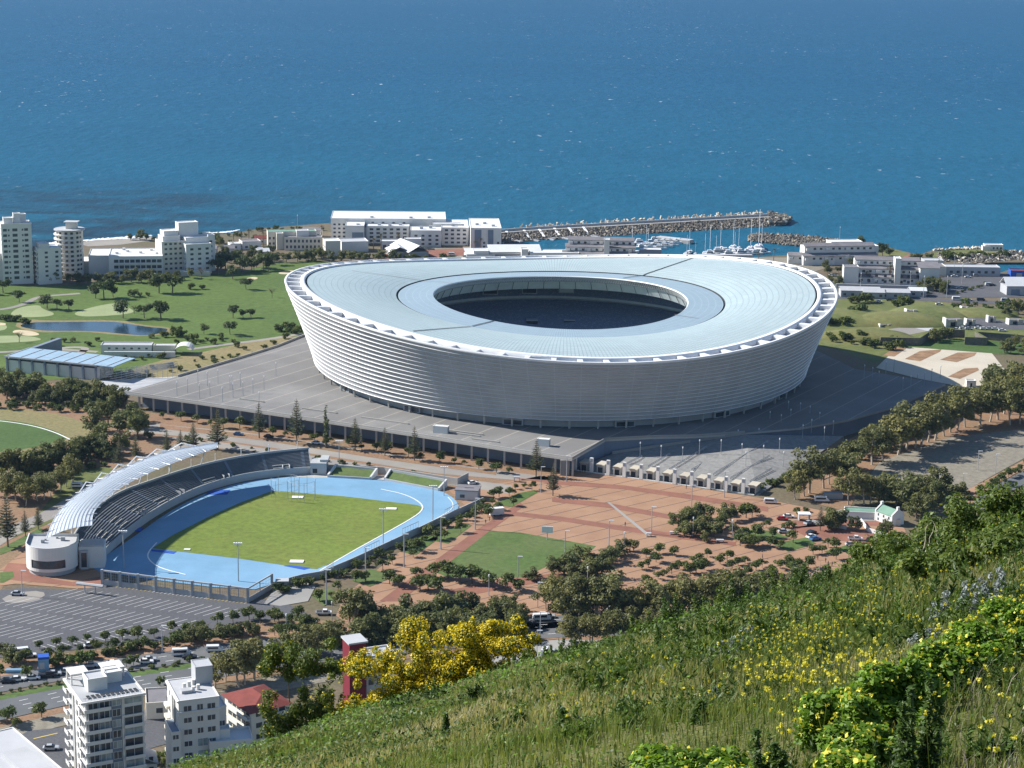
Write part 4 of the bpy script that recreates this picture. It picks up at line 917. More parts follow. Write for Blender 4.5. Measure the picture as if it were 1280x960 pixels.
for k in range(9):
    aa = [R(150 + 150 * i / 12) for i in range(13)]; mb = MB(); z = 3 + 3.1 * k
    o_ = [(10.6 * math.cos(a), 9 + 10.6 * math.sin(a)) for a in aa]; i_ = [(9.02 * math.cos(a), 9 + 9.02 * math.sin(a)) for a in aa]
    mb.strip([(x, y, z + .8) for x, y in o_], [(x, y, z) for x, y in o_]); mb.strip([(x, y, z) for x, y in i_], [(x, y, z) for x, y in o_]); mb.strip([(x, y, z + .8) for x, y in o_], [(x, y, z + .8) for x, y in i_]); mb.build('balcony', 'white_wall', b.t)
    for a0 in (190, 215, 240, 268, 292, 318, 335):
        w = .1; mb = MB(); pts = [(9.05 * math.cos(R(a0 + q)), 9 + 9.05 * math.sin(R(a0 + q))) for q in (-6, 0, 6)]; mb.strip([(x, y, z + 1) for x, y in pts], [(x, y, z + 2.5) for x, y in pts]); mb.build('window', 'window_glass', b.t)
b = Bld('apartment_block', 'low white three-storey flats with long glazed balconies on the golf course edge', 'building', (136.5, 346), 9)
b.block(0, 36, 0, 34, 0, 13.5); b.block(-14, -.05, 10, 40, 0, 12.5); b.block(-26, -14.1, 14, 34, 0, 8, 'cream_wall')
for k in range(3): 
    for c in range(9): b.win('f', 3.5 + c * 3.6, 1.6 + 4. * k, 3.0, 2.1)
    b.part('balcony', 'white_wall', (3, 36, -1.0, -.05, .6 + 4. * k, 1.5 + 4. * k))
b.grid('l', 14, 38, 4, 2, 3.6, 3, 1.6, 1.6, -14)
for x, y in ((4, 12), (11, 20), (20, 14), (27, 24), (31, 10), (8, 28)): b.part('roof_vent', 'white_wall', (x, x + 2, y, y + 2, 13.55, 15))
b = Bld('apartment_block', 'stepped white and cream apartment block with terraces near the shore', 'building', (203, 343), 26)
b.block(0, 17, 0, 16, 0, 22, 'cream_wall'); b.block(2, 14, 4, 16, 22, 25, 'white_wall'); b.block(4, 14, 8, 18, 25, 28, 'white_wall')
b.block(15, 33, -7, 10, 0, 20.5, 'white_wall'); b.block(17, 33, 0, 12, 20.5, 24); b.block(15, 29, 10, 18, 0, 33, 'white_wall'); b.block(33.1, 38, 1, 14, 0, 25, 'white_wall')
b.grid('f', 2, 14, 4, 3, 3.4, 6, 1.8, 1.4); b.grid('f', 18, 31, 3, 3, 3.4, 5, 2.2, 1.5, -7); b.grid('f', 34, 37, 1, 3, 3.4, 6, 2, 1.5, 1); b.grid('l', -5, 1, 2, 3, 3.4, 5, 1.6, 1.4, 15)
b = Bld('low_house', 'long low cream house in front of the stepped apartment block', 'building', (222, 345), 4); b.block(0, 22, 0, 5, 0, 2.6, 'cream_wall')
b = Bld('beach_house', 'small white beach house with dark flat roof and palms beside it', 'building', (303, 312), 20); b.block(0, 14, 0, 12, 0, 5.5, roof='roof_gray'); b.grid('f', 2, 12, 3, 1, 2, 1, 2.2, 1.6)
b = Bld('beach_house', 'tiny white house half hidden by trees at the shore', 'building', (288, 313), 20); b.block(0, 8, 0, 9, 0, 4.5); b.win('f', 3, 1.4, 2, 1.6)
b = Bld('school_building', 'cream two-storey block with a moss-green flat roof near the shore', 'building', (335, 311), 12)
b.block(0, 36, 0, 10, 0, 12.5, 'cream_wall', roof='roof_green'); b.block(6, 11, -6, -.05, 0, 12, 'cream_wall'); b.block(21, 30, -4, 3, 0, 13.5, 'white_wall'); b.grid('f', 12, 34, 6, 3, 4, 2, 1.6, 1.8); b.grid('f', .8, 5, 2, 3, 4, 2, 1.4, 1.8)
b = Bld('school_building', 'long cream building with a regular double row of windows behind the stadium', 'building', (355, 313), 6)
b.block(0, 28, 0, 10, 0, 9.5, 'cream_wall', roof='roof_gray'); b.grid('f', 1.5, 26.5, 9, 1.6, 4.3, 2, 1.5, 2.1)
b = Bld('gable_block', 'plain cream cube-like block with a light roof beside the long double-windowed building', 'building', (407, 320), 14)
b.block(0, 11, 0, 14, 0, 10.5, 'cream_wall', roof='roof_white'); b.grid('l', 2, 12, 3, 5.5, 3, 1, 1.8, 1.6); b.grid('l', 2, 12, 3, 2, 3, 1, 1.8, 1.6); b.block(14, 34, 14, 30, 0, 7.5, 'white_wall', roof='roof_lightgray')
# -- the hotel
b = Bld('hotel', 'large white seafront hotel of angled wings with blue-grey panels', 'hotel', (412, 306), 3)
b.t.scale = (1, 1, .74); b.block(0, 88, 22, 62, 0, 22.5); b.block(12, 26, 0, 21.9, 0, 19.5); b.part('blue_panel', 'bluegray_wall', (17, 25.5, -.25, -.02, 0, 13))
b.block(27.5, 60, 9, 21.9, 0, 17.5); b.grid('f', 87, 103, 4, 2, 4.2, 4, 2.4, 2, 2); b.grid('f', 30, 58, 6, 1.5, 4., 4, 2.7, 2.1, 9); b.grid('f', 31, 57, 4, 18, 4, 1, 2, 1.6, 22); b.part('blue_panel', 'bluegray_wall', (26.1, 27.4, 4, 9, 0, 17))
b.grid('l', 23.5, 50, 3, 3, 4.6, 4, 1.8, 2.6); b.grid('f', 2, 11, 3, 3, 4.2, 4, 1.8, 1.9, 22)
b.block(61, 84, -6, 14, 0, 16.5); b.grid('f', 64, 82, 4, 2, 4.2, 3, 2.2, 2, -6); b.grid('l', -4, 12, 4, 2.4, 4.2, 3, 2, 2, 61)
b.block(84.5, 105, 2, 44, 0, 18); b.block(78, 100, 14.1, 22, 16, 19.5, name='roof_pavilion', roof='roof_white')
b.block(106, 129, -16, 34, 0, 21.5); b.part('blue_panel', 'deep_blue' if 0 else 'bluegray_wall', (109, 114, -16.25, -16.02, 0, 20)); b.part('blue_panel', 'bluegray_wall', (119, 123, -16.25, -16.02, 0, 20))
b.grid('f', 115.3, 127.5, 3, 1.6, 4., 5, 1.7, 2.3, -16); b.grid('l', -14, -8, 2, 2, 4, 5, 1.6, 2.4, 106)
for x, y in ((20, 6), (36, 14), (44, 12), (52, 15), (68, 2), (75, 6), (92, 10), (110, 0), (116, 6), (122, -6), (30, 28), (60, 27), (74, 29)): b.part('roof_unit', 'roof_lightgray', (x, x + 2.5, y, y + 2, 16.3 if 28 < x < 83 and y < 22 else 18 if x < 105 and y < 22 else 21.5, 19.4 if 28 < x < 83 and y < 22 else 20.8 if x < 105 and y < 22 else 23.4) if y < 25 else (x, x + 2.5, y, y + 2, 22.5, 24.2))
b = Bld('pavilion', 'white arched hotel terrace with rounded openings behind the stadium roof', 'pavilion', (476, 312), 5); b.block(0, 14, 0, 8, 0, 6); b.block(18, 30, 2, 9, 0, 7.5); b.grid('f', 1.5, 12.5, 3, 0, 4, 1, 2.6, 3.6)
b = Bld('pavilion', 'left pale pitched-roof pavilion of the pair in front of the hotel', 'pavilion', (487, 322), 12); b.block(0, 15, 0, 16, 0, 4, 'gray_wall', roof=None); b.gable(0, 15, 0, 16, 4.2, 3.6, 'roof_white', 'y', 1.2)
b = Bld('pavilion', 'right pale pitched-roof pavilion of the pair in front of the hotel', 'pavilion', (512, 323), 26); b.block(0, 15, 0, 34, 0, 4.4, 'gray_wall', roof=None); b.gable(0, 15, 0, 34, 4.6, 4.6, 'roof_white', 'y', 1.4); b.grid('r', 3, 31, 6, 1.4, 3, 1, 2.6, 1.8, 15)
# -- yacht basin buildings
b = Bld('boat_hall', 'long white slanted-roof hall beside the marina basin', 'building', (612, 324), 8)
b.block(0, 36, 0, 12, 0, 4.5, roof=None); b.mono(0, 38, 0, 13, 5, 8.5, 'roof_white'); b.block(-12, -1, -2, 8, 0, 6); b.part('window', 'window_glass', (4, 32, -.1, -.02, 1, 3.4))
b = Bld('boat_hall', 'flat white hall on the quay behind the middle of the stadium roof', 'building', (662, 326), 4); b.block(0, 36, 0, 16, 0, 5.5); b.block(-6, -1, 0, 8, 0, 8)
b = Bld('boat_hall', 'low white shed at the foot of the hotel tower wing', 'building', (583, 325), 10); b.block(0, 18, 0, 12, 0, 3.6, roof=None); b.mono(0, 18, 0, 12, 4, 6.5, 'roof_white')
def terrace_flats(px, rz, lab, L, h, nf, name='marina_flats'):
    b = Bld(name, lab, 'building', px, rz)
    for k in range(nf):
        y = k * 4.2; z1 = h * (k + 1) / nf; b.block(2 * k, L - k, y, y + 12 - k, 0, z1, 'white_wall', roof=None); b.mono(2 * k, L - k, y - .2, y + 4.5, z1 + .15, z1 + 2.0, 'roof_gray')
        n_ = int(L / 5); b.grid('f', 2 * k + 2, L - k - 2, n_, z1 - 2.3, 3, 1, 1.9, 1.5, y)
        for c in range(0, n_, 3): b.part('balcony_wall', 'white_wall', (2 * k + 1 + c * 5, 2 * k + 3.4 + c * 5, y - 1.4, y - .05, z1 - 2.6, z1 - .8))
    return b
b = terrace_flats((703, 325), -2, 'terraced white marina flats with grey sloping roofs behind the stadium', 54, 13.5, 3)
b.block(30, 34, -1.5, 6, 0, 15.5, name='stair_tower'); b.block(56, 72, 4, 14, 0, 8, 'bluegray_wall', roof='roof_white')
b = terrace_flats((985, 330), -4, 'low white marina house with grey roof next to palms behind the stadium rim', 34, 6, 1); b.block(36, 44, 2, 10, 0, 7)
b = terrace_flats((1004, 332), 10, 'white sea-facing flats with a long light roof at the foot of the short breakwater', 56, 13, 2); b.block(24, 48, 10, 22, 0, 15); b.block(48, 62, 14, 26, 0, 11)
b = terrace_flats((1062, 356), -3, 'big white terraced apartment block with grey roofs right of the stadium', 50, 16, 3)
b.block(-5, 5, -5, 4, 0, 13, name='wing', roof='roof_gray'); b.block(30, 34, -2, 8, 0, 19, name='stair_tower'); b.block(47, 60, -3, 9, 0, 13, name='wing', roof='roof_gray'); b.mono(46, 60, -3, 9, 13.3, 16)
for k in range(4): b.grid('f', 6 + k * 11, 14 + k * 11, 2, 2, 4, 2, 2, 1.8, -.05)
for i, (px, w, d, h, m, lab) in enumerate([((1051, 371.5), 26, 12, 4.5, 'roof_lightgray', 'left long shed with pale blue-grey roof beside the road right of the stadium'), ((1079, 373), 14, 9, 4, 'roof_lightgray', 'small middle shed with pale roof beside the road right of the stadium'), ((1101, 373), 19, 10, 4, 'roof_lightgray', 'right shed with pale roof beside the road right of the stadium'), ((1137, 371), 11, 8, 4, 'roof_white', 'small hut with bright white roof beside the dark trees')]):
    b = Bld('shed', lab, 'shed', px, -2); b.block(0, w, 0, d, 0, h, 'gray_wall', roof=None); b.gable(0, w, 0, d, h + .2, 1.8, m); b.grid('f', 1.5, w - 1.5, max(2, int(w / 5)), 1.2, 3, 1, 2, 1.6)
b = Bld('sea_wall', 'dark grey retaining wall below the white terraced apartment block', 'wall', (1045, 360), -4); b.block(0, 66, 0, 1.2, 0, 3, 'gray_wall', roof=None)
b = Bld('harbour_office', 'long flat grey and cream harbour office beside the small dock', 'building', (1163, 345), 1); b.block(0, 11, 0, 14, 0, 6.5, 'cream_wall', roof='roof_gray'); b.block(11.1, 50, 2, 14, 0, 6, 'gray_wall', roof='roof_lightgray'); b.grid('f', 14, 46, 7, 2, 3, 1, 2.2, 1.7, 2); b.block(-1, 13, 16, 28, 0, 8, 'gray_wall', roof='roof_lightgray')
b = Bld('harbour_shed', 'bright blue container-like shed at the right edge of the harbour yard', 'shed', (1263, 347), -5); b.block(0, 40, 0, 10, 0, 4.6, 'track_blue' if 0 else 'deep_blue', roof='roof_red'); b.part('door', 'steel', (4, 8, -.1, -.02, 0, 3.4))
b = Bld('harbour_shed', 'white gable-roofed boat shed at the right edge of the harbour yard', 'shed', (1258, 369), 4); b.block(0, 40, 0, 14, 0, 6, 'gray_wall', roof=None); b.gable(0, 40, 0, 14, 6.3, 5, 'roof_white', over=.6); b.part('door', 'bluegray_wall', (3, 9, -.1, -.02, 0, 4))
b = Bld('beacon_hut', 'small white hut on the grassy headland at the harbour mouth', 'hut', (1231, 313), 0); b.block(0, 14, 0, 7, 0, 4, roof='roof_white'); b.block(-2, 4, -1, 4, 0, 3); b.grid('f', 6, 13, 3, 1, 3, 1, 1.4, 1.6)
# -- ruined battery
for i, (px, w, d, h, lab) in enumerate([((1134, 396), 10, 6, 8, 'roofless white-edged gun emplacement on the green mound'), ((1183, 409), 17, 8, 9, 'larger dark ruined battery block beside the car park'), ((1148, 397), 5, 4, 5, 'leaning white wall fragment next to the emplacement'), ((1209, 407), 8, 6, 7, 'small grey ruin block right of the dark battery'), ((1236, 403), 7, 5, 7, 'white-sided concrete ruin at the back of the fort yard'), ((1203, 390), 7, 5, 6, 'small white-edged ruin near the harbour road'), ((1101, 409), 12, 4, 3.2, 'low cream bunker in the side of the grassy mound'), ((1262, 406), 14, 7, 6, 'pale ruin at the right edge of the fort yard')]):
    w, d, h = w * .62, d * .7, h * .62; b = Bld('ruin', lab, 'ruin', px, 12); b.block(0, w, 0, d, 0, h * .8, 'old_stone', roof='roof_gray', par=0); b.part('opening', 'dark_void', (w * .25, w * .55, -.1, -.02, .3, h * .55)); b.part('buttress', 'white_wall', (-.9, -.05, -.6, d * .8, 0, h)); b.part('broken_wall', 'old_stone', (w * .6, w * 1.02, -.7, -.12, 0, h * .9))
b = Bld('pillars', 'row of white concrete stubs beside the stadium rim', 'ruin', (1044, 395), 0)
for k in range(6): b.part('stub', 'white_wall', (k * 1.9, k * 1.9 + 1.1, -k * .8, -k * .8 + .8, 0, 2.8))
fort = thing('bastion_wall', 'long dark stone bastion wall of the old fort with stepped angles', 'wall')
mb = MB(); q = [(1100, 431), (1148, 432), (1160, 424), (1180, 421), (1207, 422), (1207, 431), (1232, 432), (1219, 424), (1262, 427), (1300, 431)]
wall(mb, GL(q), 0, 4.6, 1.4); mb.build('wall', 'bastion_stone', fort)
mb = MB(); P_ = GL(q); wall(mb, offset(P_, .1), 4.6, 4.75, 2.0); mb.build('grass_top', 'moor_grass', fort)
# -- golf side buildings
b = Bld('fitness_hall', 'long low hall with blue-grey solar roof and white bay walls on the left', 'building', (9, 464), -7)
L_ = (G(122, 475.5) - G(9, 464)).length; b.t.rotation_euler.z = math.atan2(*(G(122, 475.5) - G(9, 464)).yx)
b.block(0, L_, 0, 16, 0, 7, 'white_wall', roof=None); mb = MB(); mb.box(-.8, L_ + 10, -.8, 22, 8.0, 8.4); mb.build('roof', 'roof_blue', b.t); b.part('eave', 'roof_lightgray', (-.9, L_ + .3, -1.2, -.82, 7.8, 8.6)); b.part('clerestory', 'dark_void', (.2, L_ - .2, -.06, -.02, 6.4, 7))
for k in range(8): b.part('buttress', 'bluegray_wall', (k * (L_ - 1.0) / 7, k * (L_ - 1.0) / 7 + 1.0, -.9, -.05, 0, 7.6))
for k in range(8): b.part('roof_rib', 'roof_lightgray', (k * (L_ + 6) / 7, k * (L_ + 6) / 7 + .35, -.5, 21.5, 8.41, 8.65))
b.block(-1, 1.5, 20, 52, 0, 8, 'bluegray_wall', roof=None)
b = Bld('clubhouse', 'long low white golf clubhouse with a pale barrel canopy at its end', 'building', (124, 446), 3)
b.block(0, 28, 6, 14, 0, 5, roof='roof_lightgray'); b.block(3, 42, -2, -1, 0, 3.4, 'white_wall', roof=None); b.block(29, 41, 8, 13, 0, 4.5, 'cream_wall'); b.grid('f', 4, 26, 6, 3, 3, 1, 1.4, 1, 6)
mb = MB(); aa = [math.pi * k / 10 for k in range(11)]; mb.strip([(46 - 5 * math.cos(a), 4, 2.5 + 3.2 * math.sin(a)) for a in aa], [(46 - 5 * math.cos(a), 15, 2.5 + 3.2 * math.sin(a)) for a in aa]); mb.build('canopy', 'roof_white', b.t)
# glazed stair flight west of the podium
sf = thing('stair_screen', 'blue-grey railing screens of the broad stair at the west end of the podium', 'railing')
A, B = G(126, 474), G(222, 486); 
for k in range(16):
    p, q = A.lerp(G(222, 472), k / 15), G(150, 490).lerp(G(222, 472), k / 15 * .98); mb = MB()
    mb.tube([p, p + Vector((0, 0, 5.5 + 3 * k / 15))], .14, 4); mb.build('post', 'steel', sf)
for j in range(5):
    mb = MB(); a, b2 = G(126 + j * 6, 474 + j * 4.0), G(222, 472)
    for zz in (2, 3.2, 4.4): mb.tube([a + Vector((0, 0, zz + j * .8)), b2 + Vector((0, 0, zz + 4.4))], .1, 4)
    mb.build('rail', 'steel', sf)
S('stair_court', [(122, 476), (222, 471), (158, 492), (130, 488)], .2, 'roof_lightgray')
# -- white house and surroundings on the plaza
b = Bld('white_house', 'white two-storey house with green pitched roof and stepped gables near the plaza', 'house', (1115, 659), 0)
b.t.rotation_euler.z = R(32); b.t.location = G(1097, 648)
b.block(0, 8, -9, 0, 0, 5.2, roof=None); L_ = 9
b.t.rotation_euler.z = 0; 
for ch in list(b.t.children): bpy.data.objects.remove(ch)
A, B = G(1094, 650.5), G(1114, 658); b.t.location = A; b.t.rotation_euler.z = math.atan2(B.y - A.y, B.x - A.x); L_ = (B - A).length
b.block(0, L_, 0, 6.5, 0, 4.0, roof=None); b.gable(.5, L_ - .5, 0, 6.5, 4.2, 2.3, 'roof_green', over=.1)
for x0 in (-.35, L_ - .25):
    mb = MB(); v = [(0, -.1, 0), (0, 6.6, 0), (0, 6.6, 4.7), (0, 3.25, 7.0), (0, -.1, 4.7)]
    mb.add([(x0, y, z) for _, y, z in v] + [(x0 + .6, y, z) for _, y, z in v], [(4, 3, 2, 1, 0), (5, 6, 7, 8, 9)] + [(i, (i + 1) % 5, 5 + (i + 1) % 5, 5 + i) for i in range(5)]); mb.build('gable_wall', 'white_wall', b.t)
b.part('chimney', 'white_wall', (-.4, .5, 2.7, 3.8, 6.6, 7.8)); b.part('chimney', 'white_wall', (L_ - .5, L_ + .4, 2.7, 3.8, 6.6, 7.8)); b.grid('f', 1.2, L_ - 1.2, 3, .6, 1.9, 2, .9, 1.1); b.part('door', 'dark_void', (L_ * .5 + .8, L_ * .5 + 1.6, -.05, -.02, 0, 2.0))
b = Bld('annex', 'low annex with long flat green roof beside the white house', 'building', (1056, 648), -6); b.block(0, 18, 0, 7, 0, 2.6, 'white_wall', roof='roof_green'); b.block(19, 22, -7, -1, 0, 2.2, 'cream_wall', roof='roof_gray')
for i, q in enumerate([[(1015, 655), (1040, 659), (1058, 662)], [(1076, 653), (1085, 665), (1112, 673)]]):
    mb = MB(); wall(mb, GL(q), 0, 1.8, .3); tag(mb.build('garden_wall', 'white_wall'), ['white garden wall in front of the dark pine by the white house', 'white garden wall below the white house'][i], 'wall')
b = Bld('kiosk', 'low grey-roofed shelter under the gum trees near the plaza', 'shelter', (1030, 624), -2); b.block(0, 8, 0, 3, 0, 2.2, 'gray_wall', roof='roof_lightgray')
b = Bld('toilet_block', 'pale box hut partly under the tall gum trees behind the gravel lot', 'hut', (1208, 484), 0); b.block(0, 5, 0, 4, 0, 3.2, roof='roof_white'); b.part('door', 'dark_void', (2, 3, -.05, -.02, 0, 2.2))
b = Bld('substation', 'low flat-roofed hut in the stadium shadow beside the gum row', 'hut', (1112, 508), -6); b.block(0, 24, 0, 10, 0, 3, 'gray_wall', roof='roof_gray'); b.part('door', 'dark_void', (3, 5, -.05, -.02, 0, 2.2))
for i, (px, w) in enumerate([((541, 541), 7), ((671, 557.5), 5.6)]):
    b = Bld('vent_box', ['left white box vent standing on the front of the podium deck', 'right white box vent near the podium corner'][i], 'vent', px, -14, PZ); b.block(0, w, 0, 3, 0, 3.2, roof='roof_white', par=.2); b.part('louvre', 'steel', (w + .02, w + .08, .4, 2.6, .5, 2.6))
b = Bld('container', 'white box trailer parked at the end of the brick walk', 'container', (613, 646), 20); b.block(0, 6, 0, 2.4, .5, 3.2, roof='roof_white', par=.1); b.part('wheel', 'rubber', (1, 2, -.05, .3, 0, .6), (4, 5, -.05, .3, 0, .6))
b = Bld('kiosk', 'tall bright blue kiosk tower beside the carriageway', 'kiosk', (48, 841), 14); b.block(0, 3.4, 0, 3.4, 0, 4.4, 'track_blue', roof=None); b.part('sign_band', 'deep_blue', (-.05, 3.45, -.06, 3.45, 4.4, 5.2)); b.part('panel', 'roof_lightgray', (.4, 2, -.08, -.02, 1.2, 3.4))
mb = MB(); mb.box(0, 5.5, 0, 1.8, 0, .9); mb.box(.3, 5.2, .3, 1.5, .9, 1.15); o = tag(mb.build('market_canopy', 'track_blue'), 'flat pale blue canvas pile beside the blue kiosk', 'canopy'); o.location = G(6, 842); o.rotation_euler.z = R(4)

for i, (px, py, w, d, h, rz, m) in enumerate([(276, 318, 10, 9, 4, 10, 'roof_gray'), (318, 305, 12, 8, 4, 5, 'roof_red'), (352, 300, 12, 8, 5, 8, 'roof_lightgray'), (378, 296, 14, 9, 5, -4, 'roof_gray'), (322, 322, 9, 8, 4, 20, 'roof_white'), (250, 318, 12, 8, 4, 0, 'roof_gray')]):
    b = Bld('beach_house', ['small grey-roofed house left of the beach palms', 'red-roofed house beside the beach palms', 'house with pale roof just behind the moss-green roof', 'house nearest the sea left of the hotel', 'white-roofed cottage amid the grove behind the fairway', 'grey-roofed house right of the stepped apartment block'][i], 'house', (px, py), rz); b.block(0, w, 0, d, 0, h, 'white_wall', roof=None); b.gable(0, w, 0, d, h + .2, 2, m); b.grid('f', 1, w - 1, 3, 1.2, 3, 1, 1.3, 1.4)
# grassy mounds of the old fort
for (px, py, rx, ry, hh) in ((1122, 402, 34, 22, 5.5), (1060, 398, 32, 30, 4.5), (1160, 392, 24, 26, 4.), (1085, 420, 30, 16, 3.5), (1225, 392, 26, 18, 3)):
    c = G(px, py); mb = MB(); n_ = 28; V = []; 
    for j in range(7):
        t = j / 6; r = math.cos(t * math.pi / 2) ** .8; z = hh * math.sin(t * math.pi / 2) ** 1.6
        V += [(c.x + rx * r * math.cos(2 * math.pi * k / n_) * (1 + .1 * math.sin(3 * 2 * math.pi * k / n_ + px)), c.y + ry * r * math.sin(2 * math.pi * k / n_) * (1 + .1 * math.cos(2 * 2 * math.pi * k / n_)), .05 + z) for k in range(n_)]
    mb.add(V, [(j * n_ + k, j * n_ + (k + 1) % n_, (j + 1) * n_ + (k + 1) % n_, (j + 1) * n_ + k) for j in range(6) for k in range(n_)]); tag(mb.build('grass_mound', 'moor_grass', smooth=True), None, None, None, 'structure')
# ---------------------------------------------------------------- near apartment houses at the foot of the hill
def near(px0, px1, base, name, lab, z=0.):
    """building whose front edge runs between two surveyed roof-level points"""
    b = Bld(name, lab, 'building', base); return b
# tower A: front-left corner of the roof at (104,876), roof height found from storeys
HA = 31.0
def roofpt(px, py, h): return G(px, py, h)
A0, A1, AL = roofpt(106, 877, HA), roofpt(179, 865, HA), roofpt(70, 851, HA)
b = Bld('apartment_tower', 'tall white apartment tower with stacked balconies and dark glazed front at bottom left', 'building', (0, 900)); b.t.location = (A0.x, A0.y, 0)
b.t.rotation_euler.z = math.atan2(A1.y - A0.y, A1.x - A0.x); w = (A1 - A0).length; d = min(22., (AL - A0).length); print('tower', w, d)
FL = 10; fh = HA / FL
b.block(0, w, 0, d, 0, HA - .1, 'white_wall', roof='roof_gray', par=0)
b.part('roof_slab', 'white_wall', (-1.4, w + .4, -1.2, -.6, HA - .45, HA + .1), (-1.4, -.8, -.6, d, HA - .45, HA + .1), (w - .2, w + .4, -.6, d, HA - .45, HA + .1), (-1.4, w + .4, d + .0, d + .5, HA - .45, HA + .1))
b.part('roof_deck', 'gray_wall', (-.8, w - .2, -.6, d, HA - .08, HA + .02))
b.part('facade_panel', 'bluegray_wall', (.4, w * .62, -.14, -.02, 1, HA - .5))
for k in range(FL):
    z = k * fh + .1
    b.part('balcony', 'white_wall', (-.6, w * .42, -1.5, -.15, z, z + .28), (-.6, w * .42, -1.5, -1.35, z + .28, z + 1.0))
    if k < FL - 2: b.part('balcony', 'white_wall', (w * .64, w, -1.3, -.02, z, z + .28), (w * .64, w, -1.3, -1.15, z + .28, z + .95))
    b.part('side_balcony', 'white_wall', (-1.6, -.02, 0, d * .26, z, z + .28), (-1.6, -1.45, 0, d * .26, z + .28, z + 1.05)); b.part('side_balcony', 'white_wall', (-1.6, -.02, d * .78, d, z, z + .28), (-1.6, -1.45, d * .78, d, z + .28, z + 1.05))
    b.win('f', .8, z + .5, 2.6, 2.0, -.15, 'window_glass', True); b.win('f', 3.9, z + .5, 2.6, 2.0, -.15, 'pale_glass' if k % 3 == 1 else 'window_glass', True); b.win('f', w * .46, z + .5, 2.2, 2.0, -.15, 'pale_glass' if k % 2 else 'window_glass', True)
    b.win('f', w * .67, z + .4, w * .3, 2.2, 0, 'window_glass' if k % 3 else 'pale_glass', True)
    b.win('l', d * .34, z + .7, 1.0, 1.7, 0.); b.win('l', d * .55, z + .7, 1.0, 1.7, 0.); b.win('l', d * .05, z + .5, 3.6, 2., 0.); b.win('l', d * .8, z + .5, 3.2, 2., 0.)
for y in (d * .29, d * .46, d * .66, d * .74): b.part('pilaster', 'white_wall', (-.4, -.02, y, y + .7, 0, HA - .5))
b.part('frame', 'white_wall', (w * .615, w * .645, -.5, -.02, 0, HA - fh * 2), (w * .615, w, -.5, -.02, HA - fh * 2, HA - fh * 2 + .5))
b.block(2.5, 7.8, 6, 12, HA, HA + 3.2, roof='roof_lightgray', name='plant_room'); b.block(8.5, 13, 10, 15, HA, HA + 2.6, name='plant_room', roof='roof_white')
b.part('pergola', 'white_wall', (-.6, 4.5, 12.5, 18, HA + 2.9, HA + 3.2), (-.5, -.1, 12.6, 13, HA, HA + 2.9), (4, 4.4, 12.6, 13, HA, HA + 2.9), (-.5, -.1, 17.5, 17.9, HA, HA + 2.9)); b.part('pergola', 'white_wall', (8.6, 14.6, 13, 18.6, HA + 2.7, HA + 2.95), (14.1, 14.5, 13.1, 13.5, HA, HA + 2.7), (14.1, 14.5, 18, 18.4, HA, HA + 2.7))
b.part('roof_railing', 'steel', (-.6, w - .3, -.5, -.42, HA + .95, HA + 1.05), *[(x, x + .07, -.5, -.43, HA, HA + .95) for x in np.arange(0, w - .4, .8)]); b.part('solar_panels', 'deep_blue' if 0 else 'dark_void', *[(x, x + .9, 1 + .0, 3, HA + .3, HA + .36) for x in np.arange(1, w - 2, 1.3)])
# tower B
HB = 25.0; B0, B1 = roofpt(223, 877.5, HB), roofpt(274, 871, HB)
b = Bld('apartment_block', 'white six-storey apartment block with grey stair tower on its flat roof', 'building', (0, 900)); b.t.location = (B0.x, B0.y, 0); b.t.rotation_euler.z = math.atan2(B1.y - B0.y, B1.x - B0.x); w = (B1 - B0).length; d = (roofpt(186, 855, HB) - B0).length; print('B', w, d)
b.block(0, w, 0, d, 0, HB, 'white_wall', roof='roof_lightgray', par=.3); b.block(-2.6, 0 - .02, -2.2, 7, 0, HB * .68, roof='bluegray_wall', par=.2); b.block(w + .02, w + 2.6, 3, d - 4, 0, HB * .82, roof='roof_white', par=.4)
b.block(w - 4.4, w + .5, d - 6, d, HB, HB + 5.2, 'gray_wall', roof='roof_lightgray', name='stair_tower', par=.2); b.part('cornice', 'white_wall', (-.5, w + .5, -.5, -.02, HB - 3.4, HB - 3.0)); b.part('cornice', 'white_wall', (-.5, -.02, 0, d, HB - .3, HB + .1))
for x, y in ((3.5, 9), (5, 10), (6.5, 11), (5.4, 6), (7, 7)): mb = MB(); mb.tube([(x, y, HB + .1), (x, y, HB + 1.6)], .55, 10); mb.build('water_tank', 'white_wall', b.t)
b.part('roof_hatch', 'gray_wall', (2, 5, 5, 7.5, HB + .07, HB + .9))
for k in range(7):
    z = 1.0 + k * 3.5
    b.win('f', 1.4, z, 2.2, 1.5, 0, 'window_glass', True); b.win('f', 5.2, z - (.4 if k < 4 else 0), 1.6 if k > 3 else 2.8, 1.6 if k > 3 else 2.2, 0, 'pale_glass' if k < 4 else 'window_glass', True); b.win('f', w - 3.4, z, 2.2, 1.5, 0, 'window_glass', True)
    b.win('f', w + .5, z, 1.6, 1.5, 3, 'window_glass', True) if k < 5 else None; b.win('f', -2.2, z, 1.6, 1.3, -2.2, 'window_glass', True) if k < 5 else None
    b.win('l', 9, z, 1.1, 1.6, 0.); b.win('l', 12, z, 1.1, 1.6, 0.); b.win('l', 16, z, 1.4, 1.6, 0.)
    b.part('balcony', 'cream_wall', (-1.1, -.02, d - 4, d, z - .6, z + .3)) if k < 6 else None
b.part('pilaster', 'white_wall', (-.5, -.02, 7.2, 7.9, HB * .5, HB - .4)); b.part('pilaster', 'white_wall', (-.5, -.02, 4.6, 5.1, HB * .69, HB - .4))
